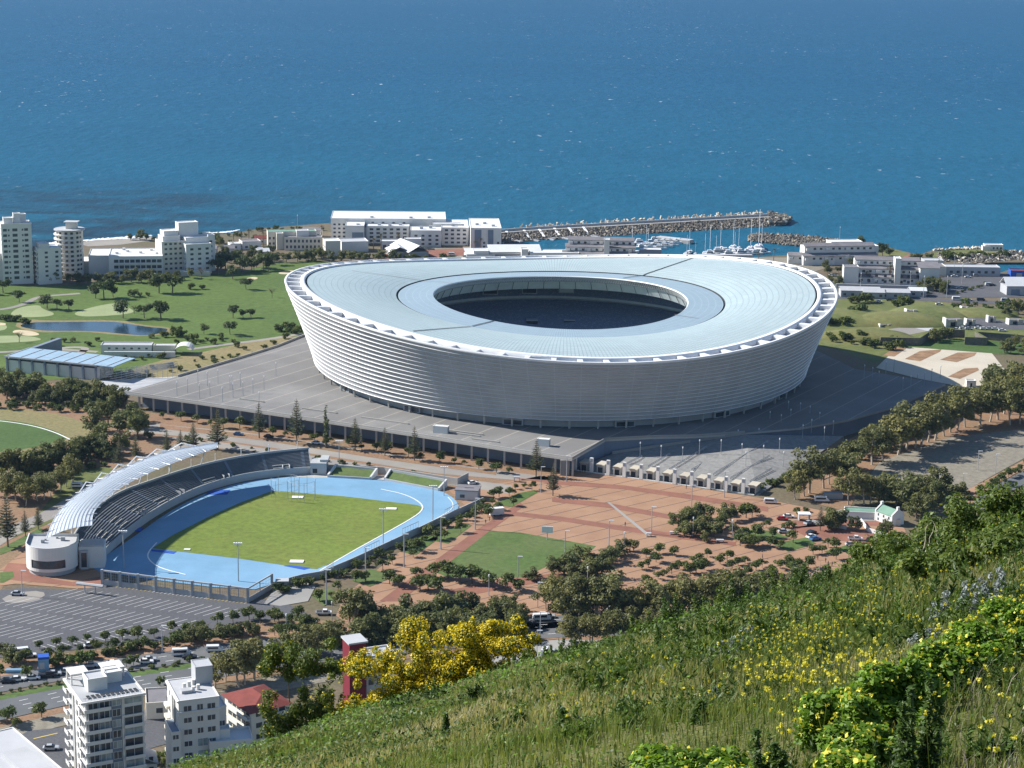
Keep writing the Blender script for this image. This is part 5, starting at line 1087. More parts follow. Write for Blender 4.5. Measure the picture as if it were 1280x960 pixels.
# red roofed flats
HC = 16.5; C0, C1 = roofpt(304, 885, HC), roofpt(340, 888, HC)
b = Bld('apartment_block', 'balconied flats under a red hipped roof beside the white block', 'building', (0, 900)); C0 = roofpt(313, 889, HC); C0 = roofpt(314, 891, HC); CF = roofpt(281, 868.5, HC); b.t.location = (C0.x, C0.y, 0); b.t.rotation_euler.z = math.atan2(-(CF.x - C0.x), CF.y - C0.y); w, d = 12.5, (CF - C0).length; print('red', d)
b.block(0, w, 0, d, 0, HC, 'cream_wall', roof=None)
mb = MB(); o_ = .9; v = [(-o_, -o_, HC), (w + o_, -o_, HC), (w + o_, d + o_, HC), (-o_, d + o_, HC), (w / 2, d * .33, HC + 2.4), (w / 2, d * .67, HC + 2.4)]; mb.add(v, [(0, 1, 4), (1, 2, 5, 4), (2, 3, 5), (3, 0, 4, 5), (3, 2, 1, 0)]); mb.build('roof', 'roof_red', b.t)
for k in range(5):
    z = k * 3.4 + .4; b.part('balcony', 'white_wall', (-1.4, -.02, .5, d - .5, z, z + .25), (-1.4, -1.2, .5, d - .5, z + .25, z + 1.1)); b.grid('l', 1, d - 2, 5, z + .9, 3, 1, 2.2, 1.6, 0.); b.grid('f', 1.5, w - 1.5, 4, z + .8, 3, 1, 2., 1.5, 0.); b.part('balcony', 'white_wall', (w * .5, w - .3, -1.2, -.02, z, z + .25), (w * .5, w - .3, -1.2, -1.05, z + .25, z + 1.1))
# foot-of-frame roofs
HD = 13.; D0, D1 = roofpt(-20, 910, HD), roofpt(15, 910, HD)
b = Bld('apartment_block', 'white block with a broad pale flat roof cut by the bottom left corner', 'building', (0, 900)); P0_ = roofpt(16, 910, HD); P1_ = roofpt(104, 984, HD); P2_ = roofpt(-6, 929, HD)
b.t.location = (P0_.x, P0_.y, 0); b.t.rotation_euler.z = math.atan2(P1_.y - P0_.y, P1_.x - P0_.x); w = (P1_ - P0_).length
b.block(0, w, -14, 0, 0, HD, 'white_wall', roof='roof_lightgray', par=.3); b.part('roof_block', 'roof_lightgray', (w * .35, w * .8, -10, -3, HD + .07, HD + 1.2)); b.grid('f', 2, w - 2, 8, HD - 2.6, 3.2, 1, 1.6, 1.6, -14, frame=True); b.grid('f', 2, w - 2, 8, HD - 5.8, 3.2, 1, 1.6, 1.6, -14, frame=True); b.grid('l', -12, -2, 3, HD - 2.6, 3.2, 1, 1.6, 1.6, 0.)
def cottage(px, h, w, d, rz, lab, roof='roof_white'):
    b = Bld('cottage', lab, 'house', (0, 900)); p = roofpt(px[0], px[1], h); b.t.location = (p.x, p.y, 0); b.t.rotation_euler.z = R(rz); b.block(0, w, 0, d, 0, h, roof=None); b.gable(0, w, 0, d, h + .2, 2.2, roof, 'y'); b.grid('f', 1, w - 1, 3, h - 2.2, 3, 2, 1.2, 1.4); return b
cottage((129, 957), 8, 9, 10, 16, 'pale gabled cottage roof in front of the tall white tower'); cottage((160, 958), 7, 8, 8, 16, 'second smaller gabled cottage at the bottom edge near the white block', 'roof_lightgray')
b = Bld('apartment_block', 'small white parapeted flats just above the grassy slope edge', 'building', (0, 900)); p = roofpt(262, 931, 12); b.t.location = (p.x, p.y, 0); b.t.rotation_euler.z = R(14); b.block(0, 12, 0, 9, 0, 12, roof='roof_white', par=.8); b.grid('f', 1, 11, 4, 8.5, 3.2, 1, 1.5, 1.6); b.grid('l', 1, 8, 3, 8.5, 3.2, 1, 1.4, 1.6, 0.); b.block(2, 6, 3, 7, 12, 14.4, name='plant_room')
# small side houses and street by the towers
b = Bld('low_house', 'low grey roofed house between the tall tower and the white block', 'building', (183, 900), 12); b.block(0, 10, 0, 12, 0, 5, 'cream_wall', roof='roof_gray'); b.win('f', 3, 2, 2, 1.6)
# red tower on the hill edge
HT = 30.; T0, T1 = roofpt(437, 806, HT), roofpt(458, 803, HT)
b = Bld('red_tower', 'slim dark red tower with a pale flat cap rising behind the yellow bush', 'tower', (0, 900)); b.t.location = (T0.x, T0.y, 0); b.t.rotation_euler.z = math.atan2(T1.y - T0.y, T1.x - T0.x); w = (T1 - T0).length
b.block(0, w, 0, w * 1.2, 0, HT, 'tower_red', roof=None); b.part('cap', 'roof_lightgray', (-.4, w + .4, -.4, w * 1.2 + .4, HT, HT + .5))
for k in range(7): b.part('joint_band', 'dark_void', (-.06, w + .06, -.06, -.02, HT - 3 - k * 3.6, HT - 2.75 - k * 3.6))
b.block(w + .05, w + 7, 1, 9, 0, HT - 11, 'gray_wall', roof='roof_white'); b.block(w + 1, w + 11, 5, 12, HT - 11, HT - 7, 'white_wall', roof='roof_lightgray', name='upper_storey'); b.grid('f', w + 1, w + 8, 3, 4, 4, 5, 1.6, 1.8, 1)
# ---------------------------------------------------------------- foliage helpers
def rnd_unit(n, g): v = g.normal(size=(n, 3)); return v / np.linalg.norm(v, axis=1)[:, None]
def quads_mesh(name, C, U, V, mats, mi=None, tint=None, tri=False):
    """flat leaf faces at centres C spanned by half vectors U, V"""
    n = len(C); P = np.stack([C - U, C - .25 * U + V, C + U, C - .25 * U - V], 1).reshape(-1, 3)
    me = bpy.data.meshes.new(name); me.vertices.add(4 * n); me.vertices.foreach_set('co', P.astype(np.float32).ravel())
    me.loops.add(4 * n); me.loops.foreach_set('vertex_index', np.arange(4 * n, dtype=np.int32)); me.polygons.add(n)
    me.polygons.foreach_set('loop_start', np.arange(0, 4 * n, 4, dtype=np.int32))
    for m in mats: me.materials.append(MATS[m])
    if mi is not None: me.polygons.foreach_set('material_index', np.asarray(mi, np.int32))
    if tint is not None:
        a = me.attributes.new('tint', 'FLOAT', 'FACE'); a.data.foreach_set('value', np.asarray(tint, np.float32))
    me.update(calc_edges=True); me.validate(); return me
def cloud(lobes, n, size, g, shell=.55, asp=.6, up=.65):
    """leaf clumps spread through ellipsoid lobes, denser near the outside"""
    vol = np.array([l[3] * l[4] * l[5] for l in lobes]) ** .75; k = g.choice(len(lobes), n, p=vol / vol.sum()); L = np.array(lobes)[k]
    d = rnd_unit(n, g); r = (shell + (1 - shell) * g.random(n)) * g.uniform(.75, 1.1, n); C = L[:, :3] + d * L[:, 3:] * r[:, None]
    N = d * .6 + g.normal(size=(n, 3)) * .55 + np.array([0, 0, up]); N /= np.linalg.norm(N, axis=1)[:, None]
    T = np.cross(N, rnd_unit(n, g)); T /= np.linalg.norm(T, axis=1)[:, None] + 1e-9; B = np.cross(N, T); s = size * g.uniform(.4, 1.45, n)[:, None]
    return C, T * s, B * s * asp
def make_tree(name, h, seed, kind):
    g = np.random.default_rng(seed); rg = random.Random(seed); t = thing(name, '', 'tree'); mb = MB()
    bark = 'bark'
    if kind == 'broad':      # golf course trees: broad dark domes
        w = h * .62; lobes = [(rg.uniform(-.5, .5) * w, rg.uniform(-.5, .5) * w, h * rg.uniform(.5, .8), w * rg.uniform(.35, .5), w * rg.uniform(.35, .5), h * rg.uniform(.15, .24)) for _ in range(8)]
        n, s, m = 1000, h * .055, 'dark_leaves'; tr = [(0, 0, 0), (.15, .1, h * .25), (0, .1, h * .5)]; rad = [h * .035, h * .028, h * .02]
    elif kind == 'dense':
        w = h * .5; lobes = [(rg.uniform(-.6, .6) * w, rg.uniform(-.6, .6) * w, h * rg.uniform(.28, .84), w * rg.uniform(.3, .52), w * rg.uniform(.3, .52), h * rg.uniform(.11, .2)) for _ in range(13)]
        n, s, m = 1600, h * .044, 'olive_leaves'; tr = [(0, 0, 0), (.1, .1, h * .3), (.2, 0, h * .6)]; rad = [h * .035, h * .025, h * .015]
    elif kind == 'gum':
        w = h * .38; lobes = [(rg.uniform(-.8, .8) * w, rg.uniform(-.8, .8) * w, h * rg.uniform(.34, .92), w * rg.uniform(.3, .55), w * rg.uniform(.3, .55), h * rg.uniform(.07, .15)) for _ in range(18)]
        n, s, m = 1900, h * .033, 'gum_leaves'; tr = [(0, 0, 0), (.3, .2, h * .25), (-.2, .2, h * .5), (.3, 0, h * .8)]; rad = [h * .026, h * .02, h * .014, h * .006]; bark = 'pale_bark'
        for l in lobes[:7]: mb.tube([(.1, .1, h * rg.uniform(.2, .35)), ((l[0]) * .5, l[1] * .5, l[2] * .75), (l[0], l[1], l[2])], [h * .014, h * .009, h * .004], 5)
    elif kind == 'umbrella':
        w = h * .62; lobes = [(rg.uniform(-.55, .55) * w, rg.uniform(-.5, .5) * w, h * rg.uniform(.48, .84), w * rg.uniform(.38, .58), w * rg.uniform(.38, .58), h * rg.uniform(.12, .2)) for _ in range(7)]
        n, s, m = 640, h * .07, 'hedge_leaves'; tr = [(0, 0, 0), (.05, 0, h * .35), (.1, 0, h * .7)]; rad = [h * .03, h * .025, h * .015]
        for l in lobes[:3]: mb.tube([(0, 0, h * .4), (l[0] * .7, l[1] * .7, l[2])], [h * .02, h * .008], 5)
    elif kind == 'shrub':
        w = h * .75; lobes = [(rg.uniform(-.6, .6) * w, rg.uniform(-.6, .6) * w, h * rg.uniform(.3, .7), w * rg.uniform(.35, .55), w * rg.uniform(.35, .55), h * rg.uniform(.22, .35)) for _ in range(6)]
        n, s, m = 480, h * .10, 'hedge_leaves'; tr = [(0, 0, 0), (0, 0, h * .5)]; rad = [h * .04, h * .02]
    elif kind == 'fresh':
        w = h * .5; lobes = [(rg.uniform(-.6, .6) * w, rg.uniform(-.6, .6) * w, h * rg.uniform(.4, .82), w * rg.uniform(.3, .5), w * rg.uniform(.3, .5), h * rg.uniform(.12, .2)) for _ in range(8)]
        n, s, m = 700, h * .06, 'fresh_leaves'; tr = [(0, 0, 0), (.05, 0, h * .6)]; rad = [h * .03, h * .015]
    elif kind == 'bare':
        tr = [(0, 0, 0), (.2, 0, h * .4), (.1, .1, h * .6)]; rad = [h * .03, h * .022, h * .014]; lobes = [(0, 0, h * .75, h * .42, h * .42, h * .2)]; n, s, m = 150, h * .03, 'dry_twigs'
        for k in range(12): a = rg.uniform(0, 6.28); q = rg.uniform(.25, .5) * h; mb.tube([(.15, .05, h * rg.uniform(.35, .55)), (math.cos(a) * q * .6, math.sin(a) * q * .6, h * .75), (math.cos(a) * q, math.sin(a) * q, h * rg.uniform(.8, 1))], [h * .012, h * .008, h * .003], 4)
    elif kind == 'pine':     # tiered araucaria
        tr = [(0, 0, 0), (0, 0, h)]; rad = [h * .018, h * .004]; C, U, V = [], [], []; nt = 15
        for k in range(nt):
            z = h * (.2 + .78 * k / nt); L = h * .21 * (1 - k / nt) ** .75 * rg.uniform(.8, 1.1) + .25; nb = 7 if k < 11 else 5; a0 = rg.uniform(0, 6)
            for j in range(nb):
                a = a0 + 6.283 * j / nb + rg.uniform(-.2, .2); q = L * rg.uniform(.75, 1.1)
                for i in range(7):
                    f = (i + 1) / 7; C.append((math.cos(a) * q * f, math.sin(a) * q * f, z + q * .22 * f * f + rg.uniform(-.08, .08))); w = q * .24 * (1.15 - .5 * f); U.append((math.cos(a) * q * .12, math.sin(a) * q * .12, .05)); V.append((-math.sin(a) * w, math.cos(a) * w, rg.uniform(-.3, .3) * w))
                mb.tube([(0, 0, z), (math.cos(a) * q, math.sin(a) * q, z + q * .22)], [h * .005, h * .002], 3)
        mb.tube(tr, rad, 7).build('trunk', bark, t); link('crown', quads_mesh('crown', np.array(C), np.array(U), np.array(V), ['pine_needles']), t); return t
    elif kind == 'cypress':
        lobes = [(rg.uniform(-.2, .2), rg.uniform(-.2, .2), h * (.18 + .78 * k / 8), h * .075 * (1.15 - k / 10), h * .075 * (1.15 - k / 10), h * .09) for k in range(9)]; n, s, m = 420, h * .028, 'pine_needles'; tr = [(0, 0, 0), (0, 0, h * .5)]; rad = [h * .02, h * .01]
    elif kind == 'palm':
        tr = [(0, 0, 0), (.15, 0, h * .5), (.1, 0, h * .85)]; rad = [h * .03, h * .024, h * .022]; C, U, V = [], [], []
        for j in range(26):
            a = rg.uniform(0, 6.283); e = rg.uniform(-.5, 1.1); L = h * .28
            for i in range(6):
                f = (i + .6) / 6; r = L * f * math.cos(e * (1 - f * .5)); z = h * .86 + L * (math.sin(e) * f - .55 * f * f); C.append((r * math.cos(a), r * math.sin(a), z)); U.append((math.cos(a) * L * .11, math.sin(a) * L * .11, (math.sin(e) - 1.1 * f) * L * .1)); w = L * .11 * (1.1 - f); V.append((-math.sin(a) * w, math.cos(a) * w, .03))
        mb.tube(tr, rad, 7).build('trunk', bark, t); link('crown', quads_mesh('crown', np.array(C), np.array(U), np.array(V), ['palm_leaves']), t); return t
    mb.tube(tr, rad, 7); mb.build('trunk', bark, t)
    link('crown', quads_mesh('crown', *cloud(lobes, n, s, g), [m]), t); return t
PROTO = {}
def proto(kind, v):
    nm = {'broad': 'spreading_tree', 'dense': 'dense_tree', 'gum': 'gum_tree', 'umbrella': 'small_tree', 'shrub': 'shrub', 'fresh': 'leafy_tree', 'bare': 'bare_tree', 'pine': 'norfolk_pine', 'cypress': 'cypress', 'palm': 'palm_tree'}
    if (kind, v) not in PROTO: PROTO[(kind, v)] = [make_tree(nm[kind], 10.0, hash((kind,)) % 1 + v * 17 + {'broad': 1, 'dense': 2, 'gum': 3, 'umbrella': 4, 'shrub': 5, 'fresh': 6, 'bare': 7, 'pine': 8, 'cypress': 9, 'palm': 10}[kind] * 101, kind), False]
    return PROTO[(kind, v)]
def plant(kind, pts, h, lab, group, nv=3, z=0., cat=None, wide=1.):
    """pts: survey points (px, py[, height]); labels count from the left"""
    pts = sorted(pts); n = len(pts)
    for i, q in enumerate(pts):
        pr = proto(kind, i % nv); hh = (q[2] if len(q) > 2 else h) * random.uniform(.82, 1.22); s = hh / 10.
        l = lab.format('leftmost' if i == 0 and n > 1 else 'rightmost' if i == n - 1 and n > 1 else ORD[min(i, 29)] + ' from left')
        put(pr[0], not pr[1], G(q[0], q[1], z), random.uniform(0, 6.28), (s * wide * random.uniform(.9, 1.12), s * wide * random.uniform(.9, 1.12), s), l, group, cat or ('shrub' if kind == 'shrub' else 'tree')); pr[1] = True
def along(q, n, jx, jy, h0, h1):
    """n points scattered along a surveyed line"""
    P = resample([Vector((a, b, 0)) for a, b in q], n); return [(p.x + random.uniform(-jx, jx), p.y + random.uniform(-jy, jy), random.uniform(h0, h1)) for p in P]
z1 = lambda L: [(x / 4, 250 + y / 4, h) for x, y, h in L]
# golf course
plant('broad', z1([(795, 467, 14), (862, 466, 13), (520, 492, 13), (478, 492, 10), (566, 487, 10)]), 12, '{} big dark round tree among the largest on the golf course', 'largest golf course trees')
plant('broad', z1([(235, 543, 8), (285, 550, 9), (345, 550, 8.5)]), 8, '{} of three small dark trees between the two pale greens', 'three trees between the greens')
plant('broad', z1([(615, 592, 12), (722, 592, 9), (805, 597, 13)]), 12, '{} dark tree standing right above the golf pond', 'trees above the pond')
plant('broad', z1([(1020, 672, 7), (1150, 674, 8), (1165, 590, 9), (1215, 592, 7), (1230, 448, 7), (1255, 588, 6)]), 8, '{} dark tree on the open fairway left of the stadium', 'trees on the fairway by the stadium')
plant('shrub', z1([(665, 485, 5), (700, 480, 3), (740, 480, 3), (950, 447, 4.5), (1010, 447, 4), (270, 713, 3), (320, 712, 2.8), (365, 710, 3.4), (440, 730, 4), (487, 705, 3), (970, 702, 4), (880, 682, 6), (915, 680, 4), (1110, 692, 4), (290, 730, 3)]), 4, '{} small dark bush scattered over the golf course', 'bushes on the golf course')
plant('broad', [(4, 366, 11), (24, 378, 8), (-12, 368, 10)], 9, '{} dark tree by the cart path at the left edge', 'trees at the left edge of the course')
plant('bare', [(24, 428, 7), (168, 392, 6), (340, 372, 8), (252, 349, 9)], 7, '{} leafless pale tree on the golf course', 'bare golf course trees')
plant('shrub', along([(0, 400), (18, 402), (36, 405)], 8, 2, 1, 3, 4.5), 4, '{} bush in the dark hedge left of the golf pond', 'hedge left of the pond')
plant('dense', along([(68, 352), (110, 355), (140, 352)], 9, 3, 2, 6, 10), 8, '{} tree in the dark belt below the beige round tower', 'belt below the round tower')
plant('dense', along([(140, 354), (180, 352), (235, 349)], 9, 3, 2, 6, 9), 8, '{} tree in the belt before the white three-storey flats', 'belt before the flats')
plant('broad', along([(262, 340), (290, 345), (345, 338)], 13, 5, 7, 8, 14), 11, '{} big tree in the grove between shore houses and fairway', 'grove by the shore houses')
plant('dense', along([(340, 330), (372, 326), (400, 325)], 7, 4, 3, 5, 9), 7, '{} tree at the back fairway edge below the cream buildings', 'trees below the cream buildings')
plant('dense', along([(385, 326), (420, 327), (500, 326)], 12, 4, 2, 5, 10), 7, '{} tree in the belt right behind the stadium rim and hotel', 'belt behind the stadium rim')
plant('palm', [(292, 308, 11), (302, 306, 12), (311, 306, 13), (329, 308, 10), (402, 296, 8), (476, 312, 14), (467, 314, 10), (497, 309, 12), (601, 315, 11), (594, 317, 9)], 11, '{} palm along the shore near the hotel', 'palms near the hotel')
plant('dense', [(163, 300, 6), (175, 300, 8), (183, 301, 7)], 7, '{} bushy tree on the pebble beach', 'trees on the pebble beach')
# scrub bank west of the podium
plant('shrub', along([(170, 470), (230, 458), (300, 444), (370, 424)], 26, 12, 5, 1.5, 3.5), 3, '{} scrub bush on the dry bank west of the podium', 'scrub on the western bank')
plant('shrub', along([(130, 451), (170, 450), (215, 446)], 8, 3, 1, 2, 4), 3, '{} bush along the white golf clubhouse wall', 'bushes by the golf clubhouse')
plant('shrub', along([(190, 420), (215, 425), (300, 432)], 12, 6, 4, 2, 4), 3, '{} bush on the rough below the golf pond', 'bushes below the pond')
plant('shrub', along([(345, 410), (372, 415), (388, 425)], 8, 4, 4, 3, 6), 4, '{} bush in the dark clump touching the stadium left side', 'clump left of the stadium')
# western wood
plant('dense', along([(-5, 492), (50, 502), (110, 505), (158, 506)], 29, 5, 5, 8, 12), 9, '{} tree in the dense belt before the blue-roofed hall', 'belt before the blue-roofed hall')
plant('dense', along([(-5, 478), (50, 486), (120, 494)], 12, 5, 3, 5, 8), 7, '{} lower tree in the front rank beside the blue-roofed hall', 'front rank beside the hall')
plant('dense', [(118, 540, 12), (135, 530, 13), (150, 545, 14), (165, 528, 12), (172, 548, 13), (128, 558, 11), (150, 566, 12), (178, 535, 10), (112, 522, 9), (140, 515, 10)], 12, '{} large dark tree in the thicket between oval and podium', 'thicket between oval and podium')
plant('dense', along([(0, 598), (40, 592), (90, 578), (130, 568)], 29, 6, 7, 8, 13), 10, '{} tree in the belt in front of the cricket oval', 'belt before the oval')
plant('gum', along([(0, 622), (30, 628), (70, 612), (95, 600)], 14, 6, 8, 9, 13), 11, '{} open gum tree on the red earth left of the grandstand', 'gums left of the grandstand')
plant('pine', [(10, 684, 20), (32, 671, 12), (48, 662, 12), (149, 584, 14), (170, 577, 13), (209, 568, 12), (242, 560, 13), (272, 562, 19), (226, 562, 10)], 14, '{} tiered pine beside the western road and grandstand', 'pines behind the grandstand')
plant('pine', [(324, 548, 16), (371, 555, 18), (444, 563, 16), (481, 570, 13), (518, 576, 20), (670, 596, 15), (691, 620, 13)], 16, '{} tiered pine in the row before the podium columns', 'pines before the podium')
plant('cypress', [(407.5, 560, 17)], 17, 'slim dark cypress among the pines before the podium columns', 'cypress before the podium')
plant('umbrella', along([(205, 525), (300, 537), (420, 556), (560, 580), (640, 592)], 24, 4, 2, 3, 5.5), 4, '{} small tree planted along the foot of the podium columns', 'small trees along the podium')
plant('shrub', along([(230, 552), (330, 566), (420, 580), (540, 600)], 24, 8, 4, 1.0, 2.2), 2, '{} low shrub in the promenade planting strips', 'shrubs on the promenade')
# eastern gum row
z8 = lambda L: [(960 + x / 4, 450 + y / 4, h) for x, y, h in L]
plant('gum', z8([(135, 697, 12), (180, 682, 17), (207, 667, 19), (278, 642, 18), (305, 622, 16), (400, 724, 16), (480, 724, 13), (510, 720, 15)]), 16, '{} open gum tree near the plaza end of the eastern row', 'gums near the plaza')
plant('gum', z8([(350, 600, 17), (430, 560, 18), (520, 525, 21), (575, 512, 20), (650, 475, 21), (690, 452, 20), (735, 440, 18), (765, 430, 19), (800, 412, 20), (835, 402, 21), (880, 382, 19), (912, 362, 20), (945, 352, 20), (985, 337, 21)]), 19, '{} tall gum tree in the long row beside the gravel lot', 'gum row beside the gravel lot')
plant('gum', z8([(1060, 325, 19), (1110, 310, 17), (1150, 300, 21), (1210, 325, 18), (1260, 320, 16), (1180, 270, 22), (1240, 250, 22), (1130, 230, 19), (1290, 250, 22), (1320, 310, 18)]), 19, '{} olive gum in the right-edge wood behind the gravel lot', 'gum wood at the right edge')
plant('dense', z8([(1110, 150, 12), (1160, 160, 14), (1210, 150, 13), (1260, 140, 15), (1290, 170, 14), (1120, 110, 9)]), 13, '{} dense tree beside the beige square at the right edge', 'dense trees beside the beige square')
plant('dense', z8([(600, 700, 12), (640, 725, 13), (690, 745, 13), (740, 790, 12), (790, 770, 11), (830, 725, 12), (880, 715, 9), (945, 690, 8), (975, 690, 7), (720, 700, 12), (775, 715, 11)]), 12, '{} dark tree in the clump behind the white house', 'clump behind the white house')
plant('umbrella', along([(1215, 628), (1240, 612), (1262, 598), (1290, 582)], 12, 3, 2, 3.5, 5), 4, '{} small tree lining the footpath right of the gravel lot', 'small trees lining the east footpath')
plant('fresh', [(1059, 527, 7), (1052, 525, 5)], 6, '{} bright yellow-green tree by the parked cars in the stadium shadow', 'bright trees in the stadium shadow')
plant('shrub', along([(1010, 512), (1045, 508), (1080, 507)], 9, 4, 3, 2, 4), 3, '{} dark shrub in the stadium shadow', 'shrubs in the stadium shadow')
plant('shrub', along([(940, 615), (965, 606), (985, 600)], 8, 4, 4, 2, 4), 3, '{} shrub in the dark hedge at the right end of the gates', 'hedge at the end of the gates')
# fort mounds
plant('shrub', [(1064, 379, 6), (1074, 379, 7), (1084, 378, 6), (1066, 394, 7), (1072, 395, 8), (1079, 394, 5), (1120, 383, 5), (1128, 382, 6), (1136, 382, 5), (1032, 406, 6), (1040, 406, 5), (1054, 407, 6), (1061, 406, 5), (1117, 395, 4)], 6, '{} round dark bush on the grassy fort mound', 'round bushes on the fort mound')
plant('shrub', along([(1040, 424), (1060, 424), (1090, 432), (1118, 434)], 22, 8, 5, 3, 5), 4, '{} bush on the shaded slope right of the stadium', 'bushes on the slope right of the stadium')
plant('dense', [(1168, 428, 9), (1176, 426, 10), (1184, 424, 8)], 9, '{} tree growing against the old fort wall', 'trees against the fort wall')
plant('dense', along([(1040, 352), (1050, 358), (1065, 354), (1100, 354), (1130, 353), (1150, 352)], 14, 3, 2, 5, 8), 7, '{} tree in front of the white terraced block', 'trees before the terraced block')
plant('dense', along([(1150, 366), (1165, 362), (1178, 364)], 8, 5, 4, 7, 10), 8, '{} dark tree between terraced block and harbour yard', 'trees by the harbour yard')
plant('dense', along([(1140, 325), (1160, 330), (1172, 340), (1150, 345)], 10, 4, 3, 6, 9), 8, '{} tree on the slope behind the harbour office', 'trees behind the harbour office')
plant('shrub', along([(1180, 324), (1210, 323), (1240, 322), (1256, 322)], 14, 4, 1.5, 4, 6), 5, '{} bush on the rocky headland bank', 'bushes on the headland')
plant('palm', [(1066, 352, 14), (1083, 356, 13), (1112, 356, 18), (1054, 346, 10), (948, 326, 8), (967, 326, 9), (985, 323, 5), (1098, 316, 8), (1110, 314, 7)], 11, '{} palm among the white buildings right of the marina', 'palms right of the marina')
plant('broad', [(1074, 307, 8), (1103, 320, 9), (1112, 322, 8), (1095, 322, 8)], 8, '{} tree on the shore behind the sea-facing flats', 'trees behind the sea-facing flats')
plant('fresh', along([(1190, 385), (1215, 386), (1240, 388), (1270, 384)], 12, 5, 4, 4, 7), 5, '{} leafy tree beside the harbour road', 'trees beside the harbour road')
plant('shrub', along([(1196, 366), (1215, 362), (1232, 356)], 9, 3, 1.5, 1.5, 3), 2, '{} bush in the hedge dividing the harbour yard', 'hedge in the harbour yard')
plant('dense', along([(1255, 395), (1275, 388), (1295, 400)], 7, 5, 5, 6, 9), 7, '{} dark tree by the right edge above the fort yard', 'trees above the fort yard')
plant('dense', along([(1255, 440), (1275, 436), (1295, 445)], 8, 5, 5, 6, 9), 7, '{} tree at the right end of the fort ditch', 'trees at the end of the ditch')
# plaza trees
z7 = lambda L: [(640 + x / 4, 600 + y / 4, h) for x, y, h in L]
plant('umbrella', z7([(735, 367, 4), (812, 377, 4), (670, 387, 3.5), (650, 450, 3.5), (682, 437, 4), (720, 412, 3.6), (760, 482, 3.6), (798, 472, 4), (730, 497, 4), (670, 515, 4), (836, 447, 3.6), (870, 442, 3.6), (905, 415, 3.4), (940, 417, 4.2), (975, 387, 3.4), (1040, 422, 4), (1075, 402, 3.6), (890, 470, 4)]), 4, '{} little flat-crowned tree in the loose grove on the brick plaza', 'little trees on the plaza', wide=1.15)
plant('umbrella', z7([(920, 470, 4.5), (960, 450, 4.5), (1100, 450, 4.5), (1130, 430, 4), (1165, 420, 4), (1140, 495, 4.5), (1180, 480, 4.5), (1220, 455, 4.5), (1250, 440, 4.5), (1270, 500, 4.5), (1300, 470, 4.5), (1340, 445, 4.5), (1380, 440, 4.5), (1400, 470, 4.5), (1440, 455, 4.5), (1480, 440, 4.5)]), 4, '{} small tree in the double rows on the right part of the plaza', 'tree rows on the right of the plaza', wide=1.1)
plant('dense', z7([(830, 245, 6.5), (870, 225, 7), (915, 225, 7.5), (960, 200, 7), (860, 280, 6), (920, 275, 7), (970, 260, 7), (1010, 285, 6), (1040, 240, 6), (1090, 205, 6.5), (1060, 180, 5), (960, 310, 5), (1110, 260, 4.5)]), 6.5, '{} dark tree in the thick clump on the right half of the plaza', 'dark clump on the plaza', wide=1.2)
plant('umbrella', z7([(1170, 190, 6), (1200, 185, 6), (1140, 330, 5), (1190, 340, 5), (1160, 300, 5.5), (1215, 290, 5), (1230, 330, 4.5), (1270, 240, 4), (1290, 340, 4), (1120, 310, 4)]), 5, '{} broad small tree on the lawns right of the dark plaza clump', 'trees right of the dark clump', wide=1.2)
plant('dense', z7([(200, 480, 7), (260, 470, 7.5), (310, 450, 7.5), (360, 430, 7), (410, 430, 7), (460, 425, 7.5), (500, 410, 7), (540, 380, 6), (590, 360, 5.5), (380, 490, 8), (450, 480, 7), (320, 500, 7), (470, 520, 5), (110, 500, 5), (80, 500, 4)]), 7, '{} dark broad tree in the band beside the practice field', 'dark band by the practice field', wide=1.2)
plant('umbrella', [(520, 722, 5), (498, 734, 5), (487, 730, 5), (545, 722, 6), (560, 724, 6.5), (575, 728, 6), (590, 730, 7), (610, 734, 7), (632, 738, 7), (650, 740, 6), (535, 738, 7), (548, 742, 7), (525, 738, 6)], 6, '{} broad tree on the red earth below the practice field', 'trees below the practice field', wide=1.2)
z9 = lambda L: [(960 + x / 4, 560 + y / 4, h) for x, y, h in L]
plant('umbrella', z9([(125, 475, 5), (330, 512, 4.5), (20, 450, 4), (60, 505, 4), (225, 535, 3.5), (270, 530, 4), (340, 558, 4.5), (300, 500, 4)]), 4, '{} small tree on the lawns between the parked cars', 'small trees between parked cars')
plant('dense', z9([(320, 405, 9), (350, 400, 8), (435, 415, 6), (570, 432, 5), (600, 425, 5), (300, 410, 6)]), 7, '{} dark tree in the garden of the white house', 'trees in the white house garden')
plant('pine', z9([(260, 415, 10)]), 10, 'single tiered pine in front of the green-roofed annex', 'pine by the annex')
plant('bare', z9([(440, 560, 8), (480, 575, 8), (520, 560, 7)]), 8, '{} grey-green thin tree at the hill edge below the white house', 'thin trees at the hill edge')
plant('shrub', z9([(90, 400, 3), (120, 395, 3), (150, 330, 2.5), (190, 320, 2.5)]), 3, '{} clipped bush near the white tent by the parked cars', 'bushes near the tent')
# strip beside the eastern track wall
plant('shrub', along([(350, 742), (400, 728), (470, 702), (560, 660), (610, 638)], 26, 5, 3, 2.2, 4), 3, '{} shrub in the strip outside the eastern track wall', 'shrubs outside the track wall')
plant('umbrella', along([(395, 752), (470, 722), (520, 690), (580, 660), (640, 630)], 16, 7, 4, 3, 5), 4, '{} small tree on the lawns along the brick walk', 'small trees along the brick walk')
plant('umbrella', along([(605, 632), (640, 618), (665, 610)], 9, 6, 3, 2.5, 4.5), 3.5, '{} small tree near the corner of the plaza and promenade', 'small trees at the plaza corner')
